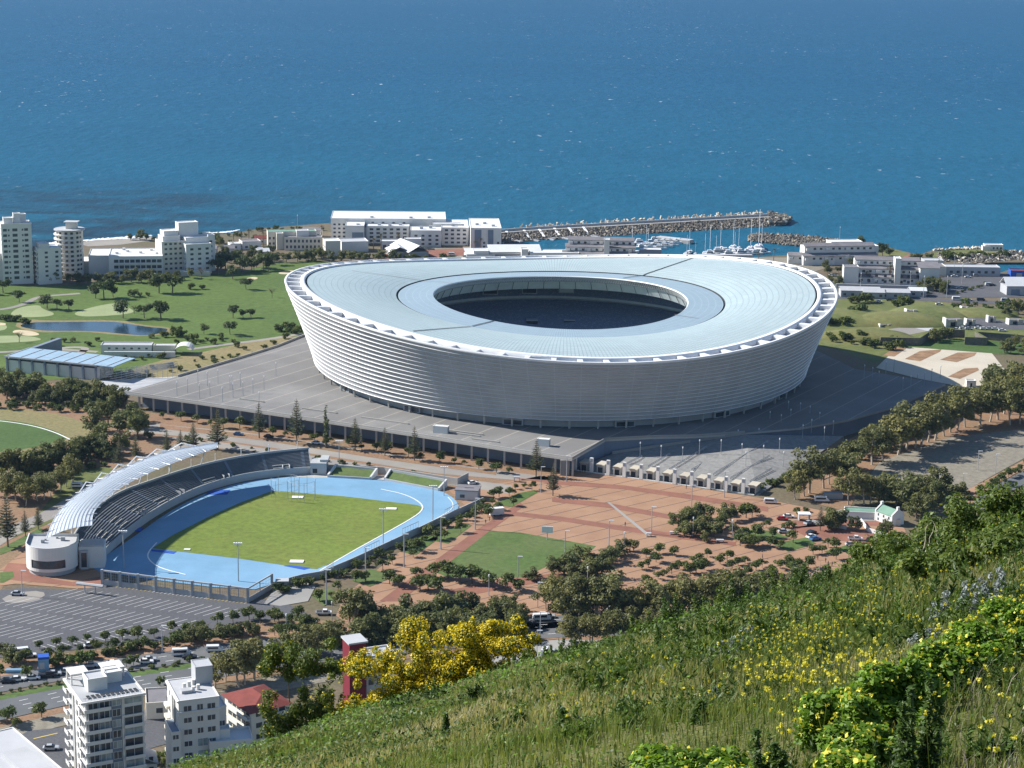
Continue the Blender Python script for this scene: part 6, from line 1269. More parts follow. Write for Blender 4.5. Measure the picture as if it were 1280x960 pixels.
# parking lot edge
zp = lambda L: [(x / 4, 600 + y / 4, h) for x, y, h in L]
plant('umbrella', zp([(200, 848, 4), (280, 838, 4), (362, 828, 4), (440, 813, 3.6), (528, 808, 3.6), (612, 800, 4.5), (690, 800, 4.5), (770, 788, 4), (855, 768, 4.5), (930, 765, 4), (1005, 750, 4.2), (1088, 726, 4), (1165, 716, 4), (1245, 700, 4.5)]), 4, '{} small tree in the row along the near edge of the parking lot', 'tree row at the parking lot edge')
plant('umbrella', zp([(130, 905, 5), (245, 892, 4.5), (318, 885, 4), (402, 868, 3.6), (480, 860, 4), (560, 856, 4.5), (720, 855, 4.5), (880, 835, 5)]), 4.5, '{} small tree between parking lot trees and carriageway', 'second row by the carriageway')
plant('shrub', along([(62, 832), (120, 822), (200, 808), (260, 795), (320, 790)], 28, 4, 2, 2, 3.6), 3, '{} bush in the long hedge beside the carriageway', 'hedge beside the carriageway')
plant('dense', zp([(20, 900, 6), (60, 920, 6), (100, 930, 5), (950, 812, 6), (1020, 815, 6.5), (1110, 800, 7), (1160, 790, 6), (1200, 780, 6), (1260, 790, 6)]), 6, '{} full bush-like tree in the belt beside the parking lot', 'full trees beside the parking lot')
plant('shrub', along([(0, 868), (70, 855), (150, 843), (250, 826)], 22, 4, 1.2, 1., 1.8), 1.4, '{} low shrub on the central reservation of the carriageway', 'shrubs on the central reservation')
plant('fresh', [(94, 836, 5), (108, 832, 5), (33, 848, 4.5), (0, 850, 5)], 5, '{} light green tree near the blue kiosk', 'light green trees near the kiosk')
plant('umbrella', [(52, 897, 5.5), (9, 905, 6), (20, 910, 4), (-3, 902, 5)], 5, '{} dark round tree by the lower street at bottom left', 'trees by the lower street')
plant('fresh', [(200, 858, 4), (158, 834, 4), (167, 832, 4)], 4, '{} small tree on the verge above the apartment towers', 'small trees above the towers')
# trees in front of the carriageway and the belt under the plaza
plant('gum', [(269, 860, 10), (298, 858, 14), (306, 856, 13), (318, 850, 13), (336, 846, 12), (282, 852, 10), (350, 838, 12), (372, 834, 12), (396, 826, 12), (415, 820, 11)], 12, '{} gum tree between the carriageway and the red-roofed flats', 'gums above the red roof')
plant('umbrella', along([(330, 782), (360, 776), (400, 790), (350, 800)], 14, 8, 5, 4, 6), 5, '{} small broad tree beside the lane left of the fan-shaped tree', 'trees beside the lane')
plant('gum', [(445, 786, 15), (438, 784, 13)], 14, '{} of two fan-shaped tall trees at the end of the brick walk', 'fan-shaped trees')
plant('dense', along([(455, 790), (520, 782), (600, 772), (650, 768)], 29, 7, 8, 6, 10), 8, '{} tree in the dark belt between plaza and yellow bush', 'belt behind the yellow bush')
plant('dense', along([(400, 812), (450, 806), (520, 800), (600, 792)], 22, 9, 6, 6, 9), 8, '{} tree in the lower belt behind the red tower', 'lower belt behind the red tower')
plant('gum', [(690, 764, 13), (682, 762, 12), (703, 766, 11)], 13, '{} rounded gum tree rising at the near corner of the practice field', 'gums by the practice field')
plant('gum', along([(712, 778), (760, 778), (830, 774), (900, 772), (960, 774)], 28, 5, 4, 12, 17), 12, '{} gum in the dark wall of trees below the plaza', 'gum wall along the plaza')
plant('gum', along([(708, 806), (745, 804), (800, 806), (850, 800)], 13, 6, 3, 9, 13), 10, '{} gum tree between the carriageway and the pale car park', 'gums by the pale car park')
plant('dense', along([(850, 752), (900, 745), (960, 735), (1010, 740)], 16, 9, 5, 5, 9), 6, '{} low tree behind the gum wall on the plaza edge', 'low trees behind the gum wall')
plant('dense', along([(560, 800), (600, 806), (650, 800)], 8, 6, 4, 6, 8), 7, '{} tree hidden behind the top of the yellow bush', 'trees behind the yellow bush top')
plant('shrub', [(190, 955, 4), (205, 955, 5), (212, 957, 4), (150, 960, 3)], 4, '{} green bush between the cottages and the white block', 'bushes by the cottages')
plant('dense', along([(265, 305), (300, 312), (322, 300)], 12, 6, 3, 5, 8), 6, '{} tree in the coastal scrub left of the cream buildings', 'coastal scrub trees')
plant('shrub', along([(190, 300), (240, 297), (300, 296), (330, 289), (405, 288)], 26, 4, 3, 2, 4), 3, '{} low bush along the western shoreline', 'bushes along the western shoreline')
plant('dense', along([(265, 322), (300, 328), (335, 320)], 12, 5, 4, 6, 9), 8, '{} tree behind the grove, close to the beach houses', 'trees by the beach houses')
plant('shrub', along([(430, 322), (500, 325), (590, 324)], 16, 5, 1, 2.5, 4.5), 3, '{} garden bush before the hotel pavilions', 'hotel garden bushes')
plant('shrub', along([(690, 768), (780, 776), (880, 774), (970, 772)], 29, 6, 4, 2.5, 5), 4, '{} bush in the undergrowth below the gum wall', 'undergrowth below the gum wall')
plant('shrub', along([(0, 512), (70, 510), (150, 520), (185, 545)], 26, 5, 6, 2.5, 5), 4, '{} bush in the undergrowth of the western wood', 'undergrowth of the western wood')
plant('shrub', along([(0, 605), (60, 595), (135, 575)], 24, 6, 8, 2, 4.5), 4, '{} bush in the undergrowth below the oval', 'undergrowth below the oval')
plant('dense', along([(1055, 600), (1070, 575), (1120, 545), (1190, 515), (1270, 500)], 18, 5, 5, 9, 13), 11, '{} lower tree filling the eastern gum row', 'lower trees of the eastern row')
plant('dense', along([(1100, 626), (1140, 620), (1180, 618)], 10, 7, 6, 8, 12), 10, '{} tree behind the white house roof', 'trees behind the white house')
plant('dense', along([(1030, 338), (1060, 342), (1060, 330), (1095, 330)], 9, 6, 3, 5, 8), 7, '{} tree between the two white terraced blocks', 'trees between the terraced blocks')
plant('dense', along([(1150, 336), (1165, 352), (1180, 366), (1150, 362)], 10, 6, 4, 5, 9), 7, '{} tree beside the harbour office and sheds', 'trees beside the harbour office')
plant('dense', along([(470, 800), (540, 792), (640, 786)], 16, 8, 6, 6, 9), 8, '{} tree filling the belt above the golden bush', 'trees above the golden bush')
# ---------------------------------------------------------------- cars
for nm, c in (('paint_white', (.75, .75, .74)), ('paint_silver', (.42, .44, .46)), ('paint_dark', (.03, .035, .045)), ('paint_red', (.42, .03, .03)), ('paint_blue', (.05, .14, .32))):
    n = NT(nm); n.col(n.ramp(n.noise(.5, 2), [(.3, tuple(x * .92 for x in c)), (.7, c)])); n.end(.25, .5)
def profile(mb, prof, w0, w1, mi=0):
    """side outline (x, z, half-width factor) skinned across the car"""
    n_ = len(prof); L = [(x, -(w0 if f else w1), z) for x, z, f in prof]; R_ = [(x, (w0 if f else w1), z) for x, z, f in prof]
    mb.add(L + R_, [tuple(range(n_)), tuple(range(2 * n_ - 1, n_ - 1, -1))] + [(i, n_ + i, n_ + (i + 1) % n_, (i + 1) % n_) for i in range(n_)], mi)
def make_car(kind, paint):
    t = thing({'car': 'parked_car', 'van': 'van', 'bus': 'minibus', 'pickup': 'pickup_truck'}[kind], '', {'car': 'car', 'van': 'van', 'bus': 'minibus', 'pickup': 'pickup'}[kind])
    L = {'car': 4.3, 'van': 4.9, 'bus': 5.6, 'pickup': 5.0}[kind]; h = L / 2; mb = MB()
    if kind == 'car':
        profile(mb, [(-h, .35, 1), (h, .35, 1), (h, .68, 1), (h - .25, .82, 1), (h - 1.2, .92, 1), (-h + .5, .95, 1), (-h + .05, .85, 1)], .86, .8); mb.build('body', paint, t)
        mb = MB(); v = [(-h + .45, .94), (h - 1.15, .91), (h - 1.9, 1.42), (-h + 1.0, 1.44)]; wb = (.78, .8, .62, .62); mb.add([(x, -w, z) for (x, z), w in zip(v, wb)] + [(x, w, z) for (x, z), w in zip(v, wb)], [(0, 1, 2, 3), (7, 6, 5, 4), (1, 5, 6, 2), (3, 2, 6, 7), (0, 3, 7, 4)]); mb.build('windows', 'car_glass', t)
        mb = MB(); mb.box(-h + 1.05, h - 1.95, -.6, .6, 1.425, 1.48); mb.build('roof', paint, t)
    elif kind == 'pickup':
        profile(mb, [(-h, .45, 1), (h, .45, 1), (h, .95, 1), (h - 1.2, 1.08, 1), (-h, 1.0, 1)], .9, .85); mb.build('body', paint, t); mb = MB(); mb.box(-.4, 1.2, -.74, .74, 1.05, 1.6); mb.build('windows', 'car_glass', t); mb = MB(); mb.box(-.35, 1.0, -.72, .72, 1.6, 1.7); mb.build('roof', paint, t)
        mb = MB(); mb.box(-h + .1, -.5, -.8, .8, 1.0, 1.06); mb.build('load_bed', 'paint_dark', t)
    else:
        H_ = 1.95 if kind == 'van' else 2.2; profile(mb, [(-h, .4, 1), (h, .4, 1), (h, .95, 1), (h - .35, 1.05, 1), (h - 1.1, H_ - .05, 0), (-h + .15, H_, 0), (-h, 1.0, 1)], .92, .82); mb.build('body', paint, t)
        mb = MB()
        for s in (-1, 1): mb.box(-h + .5, h - 1.3, s * .93 - .015, s * .93 + .015, 1.1, H_ - .4)
        mb.box(h - .93, h - .62, -.75, .75, 1.15, H_ - .45); mb.build('windows', 'car_glass', t)
    for x in (-h + .8, h - .85):
        for s in (-1, 1):
            mb = MB(); mb.tube([(x, s * .72, .33), (x, s * .9, .33)], .33, 10); mb.build('wheel', 'rubber', t)
    return t
CARP = {}
CW = {'paint_white': 'white', 'paint_silver': 'silver', 'paint_dark': 'dark', 'paint_red': 'red', 'paint_blue': 'blue'}
def cars(lst, where, group):
    """lst: (px, py, heading degrees in plan, kind, paint letter)"""
    key = {'w': 'paint_white', 's': 'paint_silver', 'd': 'paint_dark', 'r': 'paint_red', 'b': 'paint_blue'}; seen = {}; tot = {}
    lst = sorted(lst)
    for q in lst: tot[(q[3], q[4])] = tot.get((q[3], q[4]), 0) + 1
    for px, py, a, kind, c in lst:
        p = key[c]; first = (kind, p) not in CARP
        if first: CARP[(kind, p)] = make_car(kind, p)
        k = seen.get((kind, c), 0); seen[(kind, c)] = k + 1; n_ = tot[(kind, c)]
        pos = '' if n_ == 1 else 'leftmost ' if k == 0 else 'rightmost ' if k == n_ - 1 else ORD[k] + ' from left '
        noun = {'car': 'car', 'van': 'van', 'bus': 'minibus', 'pickup': 'pickup truck'}[kind]
        put(CARP[(kind, p)], first, G(px, py, .16), R(a), 1.12, f'{pos}{CW[p]} {noun} {where}', group, None)
cars([(142, 831, 10, 'car', 'w'), (183, 829, 10, 'car', 'w'), (187, 826, 10, 'car', 's'), (227, 819, 10, 'bus', 'w'), (237, 823, 10, 'car', 'd'), (268, 814, 8, 'van', 'w'), (112, 834, 10, 'pickup', 's')], 'driving on the carriageway behind the apartment towers', 'traffic on the carriageway')
cars([(22, 851, 12, 'car', 'w'), (41, 849, 12, 'car', 'w'), (59, 846, 12, 'pickup', 'd'), (10, 853, 12, 'car', 'd'), (68, 844, 12, 'car', 's'), (84, 841, 12, 'car', 's')], 'in the queue beside the blue kiosk at lower left', 'cars by the blue kiosk')
cars([(22, 744, 0, 'car', 's'), (113, 808, 30, 'car', 'w'), (28, 818, 20, 'bus', 'w'), (37, 821, 20, 'car', 'w')], 'parked at the edges of the large parking lot', 'cars in the parking lot')
cars([(405, 768, 5, 'pickup', 'w'), (386, 780, 12, 'pickup', 's'), (368, 804, 12, 'van', 's')], 'on the lane below the eastern track wall', 'vehicles on the lane')
cars([(677, 775, 10, 'bus', 'w'), (686, 772, 5, 'car', 's'), (493, 784, 20, 'car', 'w'), (660, 780, 8, 'car', 'd'), (768, 765, 5, 'van', 'w')], 'half hidden by trees on the carriageway in mid picture', 'traffic among the trees')
cars([(715, 804, 80, 'car', 's'), (681, 817, 80, 'van', 'w'), (692, 817, 75, 'car', 's'), (720, 816, 85, 'car', 'd'), (730, 816, 85, 'car', 'w'), (740, 815, 85, 'car', 'w'), (754, 811, 85, 'car', 's'), (704, 817, 10, 'car', 'd')], 'on the pale car park beside the grassy slope', 'cars on the pale car park')
cars([(336, 547, -12, 'car', 'd'), (396, 555, -12, 'car', 'w'), (618, 584, -12, 'car', 's'), (591, 605, 30, 'car', 'w'), (298, 544, -12, 'car', 'b'), (97, 609, 5, 'van', 'w')], 'parked along the promenade before the podium', 'cars on the promenade')
cars([(963, 629, -5, 'van', 'w'), (986, 647, 0, 'car', 'w'), (978, 650, -8, 'car', 'r'), (980, 666, 5, 'car', 's'), (1011, 655, 40, 'car', 's'), (1014, 672, 40, 'car', 'w'), (1019, 675, 30, 'car', 'b'), (1014, 667, 40, 'car', 'd')], 'parked on the red paving left of the white house', 'cars left of the white house')
cars([(1069, 675, -5, 'pickup', 'w'), (1064, 682, 5, 'car', 's'), (1087, 676, 60, 'car', 'd'), (1097, 675, 70, 'van', 'w'), (1027, 627, 0, 'bus', 'w'), (1067, 535, 15, 'van', 's'), (1072, 534, 15, 'car', 'w')], 'near the white house and gum trees', 'cars near the white house')
cars([(1196, 413, -4, 'car', 'w'), (1204, 411, -4, 'car', 'w'), (1211, 412, -4, 'car', 's'), (1223, 411, -4, 'car', 'w'), (1230, 412, -4, 'car', 'w'), (1237, 412, -4, 'car', 's'), (1244, 412, -4, 'car', 'w'), (1253, 414, -4, 'car', 'w')], 'in the row inside the old fort yard', 'cars in the fort yard')
cars([(1064, 370, 0, 'car', 's'), (1076, 370, 0, 'car', 'w'), (1089, 371, 0, 'car', 's'), (1104, 372, 0, 'van', 'r'), (1112, 376, 0, 'car', 'd'), (1099, 378, 0, 'car', 'w'), (1174, 381, 0, 'car', 'w'), (1196, 375, 0, 'bus', 'w'), (1211, 376, 0, 'car', 's'), (1226, 376, 0, 'van', 'd'), (1257, 377, 0, 'bus', 's')], 'on the road between fort mound and harbour', 'cars on the harbour road')
cars([(1171, 349, 0, 'car', 's'), (1193, 346, 0, 'car', 'w'), (1210, 347, 0, 'car', 'w'), (1220, 345, 20, 'van', 's'), (1199, 361, 0, 'car', 's'), (1236, 357, 10, 'van', 's'), (1240, 357, 10, 'car', 'd'), (1258, 354, 5, 'pickup', 'w')], 'standing in the harbour yard', 'cars in the harbour yard')
cars([(172, 349, 0, 'car', 's'), (178, 349, 0, 'car', 'w'), (326, 313, 0, 'van', 'w'), (345, 323, 0, 'car', 'w'), (363, 323, 0, 'car', 's'), (565, 319, 0, 'van', 'w'), (452, 323, 0, 'van', 'w'), (1040, 345, 0, 'car', 'w'), (1044, 345.5, 0, 'car', 's')], 'by the shore buildings behind the golf course', 'cars by the shore buildings')
cars([(120, 932, 8, 'car', 'w'), (113, 935, 8, 'pickup', 's'), (64, 937, 8, 'car', 's')], 'on the street at the foot of the tall white tower', 'cars below the white tower')
# people on the plaza
def make_person(cloth):
    M('cloth_dark', (.03, .03, .04)) if 'cloth_dark' not in MATS else None; M('skin', (.22, .13, .09)) if 'skin' not in MATS else None
    v = [(0, 0, .92), (0, 0, 1.2), (0, 0, 1.45), (0, 0, 1.55), (0, 0, 1.68), (.1, 0, .9), (.12, .06, .5), (.12, .0, .06), (-.1, 0, .9), (-.13, -.12, .5), (-.13, -.2, .07), (.2, 0, 1.42), (.26, -.05, 1.15), (.24, .1, .93), (-.2, 0, 1.42), (-.27, .05, 1.15), (-.25, .14, .95), (.12, .16, .03), (-.13, -.05, .03)]
    e = [(0, 1), (1, 2), (2, 3), (3, 4), (0, 5), (5, 6), (6, 7), (0, 8), (8, 9), (9, 10), (2, 11), (11, 12), (12, 13), (2, 14), (14, 15), (15, 16), (7, 17), (10, 18)]
    r = [.15, .15, .16, .06, .11, .1, .075, .05, .1, .075, .05, .07, .05, .04, .07, .05, .04, .045, .045]
    me = bpy.data.meshes.new('person'); me.from_pydata(v, e, []); o = link('person', me); o.modifiers.new('skin', 'SKIN')
    for k, q in enumerate(me.skin_vertices[0].data): q.radius = (r[k], r[k] * .8); q.use_root = k == 0
    o.modifiers.new('sub', 'SUBSURF').levels = 1; o.modifiers['sub'].render_levels = 1; me.materials.append(MATS[cloth]); tag(o, '', 'person')
    mb = MB(); mb.sphere((0, .0, 1.71), .115, 8, 6); mb.build('hair', 'cloth_dark', o); return o
M('cloth_dark', (.03, .03, .04)); M('cloth_red', (.3, .05, .05))
pp = make_person('cloth_dark')
for i, (px, py, l) in enumerate([(781, 808 / 4 + 0 + 604, ''), (725, 590.5, ''), (731, 591.5, ''), (728, 591, ''), (858, 611, ''), (792, 690, ''), (953, 698, ''), (1022, 700, ''), (1035, 707, ''), (1040, 708, ''), (1032, 703, ''), (1045, 662, ''), (607, 655, ''), (612, 651, '')]):
    if i == 0: px, py = 781.5, 658
    o = pp if i == 0 else copy_tree(pp); o.location = G(px, py, .12); o.rotation_euler.z = i * 1.3; o.scale = (1.08,) * 3
    tag(o, ['person in dark clothes alone in the middle of the brick plaza', 'leftmost person of three walking by the first gate pylon', 'rightmost person of three walking by the first gate pylon', 'middle person of three walking by the first gate pylon', 'person in dark clothes by the kerb of the middle gate pylons', 'person beside the little trees on the plaza', 'person between the tree rows on the right of the plaza', 'person walking left of the pair near the hill edge on the plaza', 'left person of a pair near the hill edge on the plaza', 'right person of a pair near the hill edge on the plaza', 'person behind the pair near the hill edge on the plaza', 'person by the garden wall of the white house', 'left person at the end of the brick walk by the white trailer', 'right person at the end of the brick walk by the white trailer'][i], None, 'people on the plaza')
# small furniture of the plaza
def bx_thing(name, lab, cat, px, py, w, d, h, m, leg='steel', rz=0):
    t = thing(name, lab, cat, G(px, py, .1), R(rz)); mb = MB(); mb.box(-w / 2, w / 2, -d / 2, d / 2, h - .35, h); mb.build('top', m, t)
    for x in (-w * .42, w * .42): mb = MB(); mb.box(x - .15, x + .15, -d * .4, d * .4, 0, h - .36); mb.build('leg', leg, t)
bx_thing('tent', 'white canopy tent beside the clipped bushes near parked cars', 'tent', 1005, 650, 5, 4, 3, 'roof_white'); bx_thing('bench', 'pale table bench below the dark plaza clump', 'bench', 900, 678, 3, 1.5, 1.2, 'roof_lightgray'); bx_thing('bench', 'pale slab bench left of the dark plaza clump', 'bench', 842, 668, 3, 1.5, 1.2, 'roof_lightgray'); bx_thing('kiosk', 'small dark bin shelter at the edge of the plaza near the pines', 'shelter', 646, 602, 2.6, 1.6, 2.2, 'steel')
bx_thing('kiosk', 'small grey ticket box beside the mast in the middle of the plaza', 'booth', 811, 670.5, 2, 1.4, 1.5, 'roof_lightgray'); bx_thing('road_sign', 'teal road sign panel among the dark trees above the yellow bush', 'sign', 579, 772, 3, .4, 5.5, 'roof_green')
for ch in [o for o in COL.objects if o.name.startswith('road_sign')][:1]:
    mb = MB(); mb.box(-1.6, 1.6, -.2, .2, 3.4, 5.6); mb.build('panel', 'sign_teal' if 'sign_teal' in MATS else 'roof_green', ch)
# ---------------------------------------------------------------- marina
bw = thing('breakwater', 'long rubble breakwater with a walled roadway and concrete armour blocks behind the marina', 'breakwater')
TOP = [Vector((p.x, p.y, 0)) for p in GL([(592, 293), (665, 287.5), (740, 283), (830, 278), (900, 274), (962, 270.5)], 3.2)]; TOP = resample(TOP, 40)
mb = MB(); a, b_ = offset(TOP, 3.5), offset(TOP, -2.2); wall(mb, TOP, -3, 3.2, 6); mb.build('roadway', 'pale_concrete', bw)
mb = MB(); wall(mb, offset(TOP, 3.6), -3, 5.0, 1.2); mb.build('parapet', 'gray_wall', bw)
def rocks(name, P0, P1, z0, z1, n_, s, m, parent, seed):
    rg = random.Random(seed); mb = MB()
    for _ in range(n_):
        i = rg.uniform(0, len(P0) - 1.001); k = int(i); f = i - k; t = rg.random(); a = P0[k].lerp(P0[k + 1], f); b = P1[k].lerp(P1[k + 1], f); p = a.lerp(b, t); z = z0 + (z1 - z0) * t
        r = s * rg.uniform(.5, 1.3); v = [Vector((x, y, zz)) * r * rg.uniform(.6, 1.1) for x, y, zz in ((1, 0, 0), (-1, 0, 0), (0, 1, 0), (0, -1, 0), (0, 0, 1), (0, 0, -1), (.7, .7, .4), (-.7, .6, .5))]
        q = Matrix.Rotation(rg.uniform(0, 6), 3, 'Z') @ Matrix.Rotation(rg.uniform(0, 6), 3, 'X'); v = [q @ x + Vector((p.x, p.y, z)) for x in v]
        mb.add(v, [(0, 6, 4), (6, 2, 4), (2, 7, 4), (7, 1, 4), (1, 3, 4), (3, 0, 4), (6, 0, 5), (2, 6, 5), (7, 2, 5), (1, 7, 5), (3, 1, 5), (0, 3, 5)], 1 if rg.random() < .25 else 0)
    o = mb.build(name, m, parent); o['kind'] = 'stuff'; return o
rocks('rock_slope', offset(TOP, -3), offset(TOP, -22), 2.2, -1.8, 2600, 1.5, ['rock', 'pale_rock'], bw, 1)
def bank(P0, P1, z0, z1, parent, m='rock'): 
    mb = MB(); mb.strip([(p.x, p.y, z1) for p in P1], [(p.x, p.y, z0) for p in P0]); return mb.build('rubble_bed', m, parent)
bank(offset(TOP, -2.5), offset(TOP, -24), 2.0, -2.2, bw); bank(offset(TOP, 22), offset(TOP, 4), -2.5, 3.5, bw)
rocks('rock_slope', offset(TOP, 6), offset(TOP, 22), 3.6, -1.8, 900, 1.6, ['rock', 'pale_rock'], bw, 2)
def dolos(): 
    mb = MB(); mb.box(-.6, .6, -.6, .6, -2., 2.); mb.box(-2., 2., -.6, .6, 1.4, 2.5); mb.box(-.6, .6, -2., 2., -2.5, -1.4); return mb.mesh('armour_block', 'old_stone')
dm = dolos(); rg = random.Random(4)
for k in range(88):
    i = 6 + 33 * (k / 88) ** .8; j = int(min(i, 38)); p = TOP[j].lerp(TOP[j + 1], i - j); u = offset([TOP[j], TOP[j + 1]], rg.uniform(6, 13))[0] + (p - TOP[j])
    o = link('armour_block', dm, bw); o.location = (u.x, u.y, rg.uniform(3.0, 5.2)); o.rotation_euler = (rg.uniform(0, 3), rg.uniform(0, 3), rg.uniform(0, 3)); o.scale = (.85,) * 3
HEAD = GL([(960, 268), (975, 270), (988, 275), (980, 280), (962, 280)], 0)
mb = MB(); mb.prism([(p.x, p.y) for p in HEAD], -3, 1.5); mb.build('rubble_bed', 'rock', bw)
rocks('rock_slope', [HEAD[0], HEAD[1], HEAD[2]], [HEAD[4], HEAD[3], HEAD[2]], 1.5, 1.0, 330, 2.4, ['rock', 'old_stone'], bw, 5)
# short mole and headland rocks
sm = thing('rock_mole', 'short curved rubble mole with sandy top right of the breakwater head', 'breakwater'); A = GL([(936, 297), (950, 294), (985, 295.5), (1012, 298), (1050, 302)]); B = GL([(936, 299), (960, 302), (985, 304), (1012, 308), (1035, 312)])
rocks('rock_slope', resample(A, 20), resample(B, 20), 1.6, -1, 900, 1.6, ['rock', 'pale_rock'], sm, 6); mb = MB(); mb.strip([(p.x, p.y, -1.7) for p in resample(B, 20)], [(p.x, p.y, 1.0) for p in resample(A, 20)]); mb.build('rubble_bed', 'rock', sm)
hl = thing('rock_shore', 'band of boulders around the grassy headland at the harbour mouth', 'boulders'); A = resample(GL([(1172, 321), (1205, 323), (1240, 322), (1262, 318), (1285, 319)]), 20); B = resample(GL([(1175, 327), (1205, 329), (1240, 327.5), (1268, 325), (1290, 327)]), 20)
rocks('rock_slope', A, B, 2.5, -1, 800, 1.9, ['rock', 'old_stone'], hl, 7); rocks('boulder_line', resample(GL([(1168, 313), (1205, 311), (1232, 310.5)]), 12), resample(GL([(1168, 314), (1205, 312), (1232, 311)]), 12), .6, .6, 90, 1.6, ['old_stone', 'old_stone'], hl, 8)
mb = MB(); mb.strip([(p.x, p.y, -1.7) for p in B], [(p.x, p.y, 2.2) for p in A]); mb.build('rubble_bed', 'rock', hl)
# floating jetties
jt = thing('pontoon', 'long white floating pontoon with seven gangways along the breakwater', 'jetty')
PJ = GL([(606, 302), (665, 299), (700, 297), (748, 293.5)], -1.0); mb = MB(); wall(mb, [Vector((p.x, p.y, 0)) for p in PJ], -1.6, -.6, 2.4); mb.build('deck', 'roof_lightgray', jt)
for k, (x0, y0, x1, y1) in enumerate([(611, 291, 618, 301), (633, 289.5, 641, 299.5), (655, 288, 662, 298.5), (674, 287, 681, 297), (693, 285.5, 700, 296), (711, 285, 718, 294.5), (729, 284, 736, 293.5)]):
    a, b = G(x0, y0, 3.3), G(x1, y1, -.6); mb = MB(); s = Vector((.9, 0, 0)); mb.add([a - s, a + s, b + s, b - s] + [p + Vector((0, 0, .5)) for p in (a - s, a + s, b + s, b - s)], [(3, 2, 1, 0), (4, 5, 6, 7), (0, 1, 5, 4), (1, 2, 6, 5), (2, 3, 7, 6), (3, 0, 4, 7)]); mb.build('gangway', 'white_steel', jt)
    c = G(x1 + 12, y1 + 2.5, -1); mb = MB(); wall(mb, [Vector((b.x, b.y, 0)), Vector((c.x, c.y, 0))], -1.6, -.65, 2.2); mb.build('finger', 'roof_lightgray', jt)
def quay(q, w, lab, top='roof_lightgray'):
    t = thing('pontoon', lab, 'jetty'); P = [Vector((p.x, p.y, 0)) for p in GL(q, -1)]; mb = MB(); wall(mb, P, -1.6, 1.2, w); mb.build('deck', 'concrete', t); mb = MB(); wall(mb, P, 1.21, 1.3, w * .9); mb.build('walkway', top, t)
quay([(822, 299), (864, 303.5)], 9, 'broad concrete pier with boats moored along its near side'); quay([(1212, 337), (1228, 333.5)], 5, 'pale slipway pier in the small dock', 'old_stone'); quay([(870, 322), (940, 322)], 5, 'boat quay just behind the stadium roof')
def make_boat(L, sail):
    t = thing('yacht' if sail else 'motorboat', '', 'boat'); st = []
    for x, w, z0 in ((-.5, .7, -.2), (-.3, 1, -.4), (0, 1.05, -.45), (.28, .75, -.4), (.5, .04, -.1)): st.append((x * L, w * L * .155, z0, 1.15 + (x + .5) * .5))
    mb = MB(); V = []
    for x, w, z0, z1_ in st: V += [(x, -w, z1_), (x, -w * .75, .2), (x, 0, z0), (x, w * .75, .2), (x, w, z1_)]
    mb.add(V, [(i * 5 + k, (i + 1) * 5 + k, (i + 1) * 5 + k + 1, i * 5 + k + 1) for i in range(4) for k in range(4)] + [(0, 1, 2, 3, 4)] + [(i * 5, i * 5 + 4, (i + 1) * 5 + 4, (i + 1) * 5) for i in range(4)]); mb.build('hull', 'lip_white', t)
    mb = MB(); z = 1.35; mb.box(-.25 * L, .15 * L, -.1 * L, .1 * L, z, z + (.6 if sail else 1.3)); 
    if not sail: mb.box(-.2 * L, .02 * L, -.085 * L, .085 * L, z + 1.3, z + 2.3)
    mb.build('cabin', 'roof_white', t); mb = MB(); mb.box(-.24 * L, .151 * L, -.101 * L, .101 * L, z + .2, z + .45 if sail else z + .8); mb.build('cabin_window', 'car_glass', t)
    if sail: MB().tube([(.08 * L, 0, 1), (.08 * L, 0, L * 1.35)], .11, 5).build('mast', 'white_steel', t); MB().tube([(.08 * L, 0, 2.6), (-.35 * L, 0, 2.7)], .16, 5).build('boom', 'deep_blue', t)
    return t
ya, mo = make_boat(12, True), make_boat(11, False)
sp = sorted([(788, 317, 20, 1.3), (806, 307, 5, 1.0), (809, 306, 5, .8), (861, 317, 70, 1.15), (858, 318, 70, .9), (881, 317.5, 80, .95), (887, 317.5, 80, 1.35), (895, 317, 80, .85), (900, 313, 75, 1.3), (916, 311, 75, 1.35), (918, 314, 75, .9), (923, 312, 80, 1.), (938, 313, 80, 1.5), (948, 312, 80, 1.9), (951.5, 313, 80, 1.3), (869, 318, 80, .6)])
for i, (px, py, a, s) in enumerate(sp): put(ya, i == 0, G(px, py, -1.6), R(a), s, ('leftmost' if i == 0 else 'rightmost' if i == len(sp) - 1 else ORD[i] + ' from left') + ' white sailing yacht with bare mast in the marina', 'sailing yachts in the marina')
sp = sorted([(800, 305, 5, 1.2), (812, 309, -20, 1), (822, 306, -25, 1.1), (830, 304, -30, 1), (837, 303.5, -30, 1), (845, 304, -35, 1.0), (850, 303, -35, .9), (818, 301, 5, .9), (832, 308.5, -25, 1.1), (841, 307, -25, .9), (825, 311, -20, 1), (802, 310, 10, .9), (630, 299.5, -20, .9), (899, 318, 0, 1.5), (908, 317, 5, 1.3), (927, 318, 0, 1.2), (935, 317.5, 10, 1.1), (912, 320, 0, 1.3), (945, 318, 0, 1.), (955, 317, 0, 1), (888, 319, 0, 1.1)])
for i, (px, py, a, s) in enumerate(sp): put(mo, i == 0, G(px, py, -1.6), R(a), s, ('leftmost' if i == 0 else 'rightmost' if i == len(sp) - 1 else ORD[i] + ' from left') + ' white motorboat moored in the marina', 'motorboats in the marina')
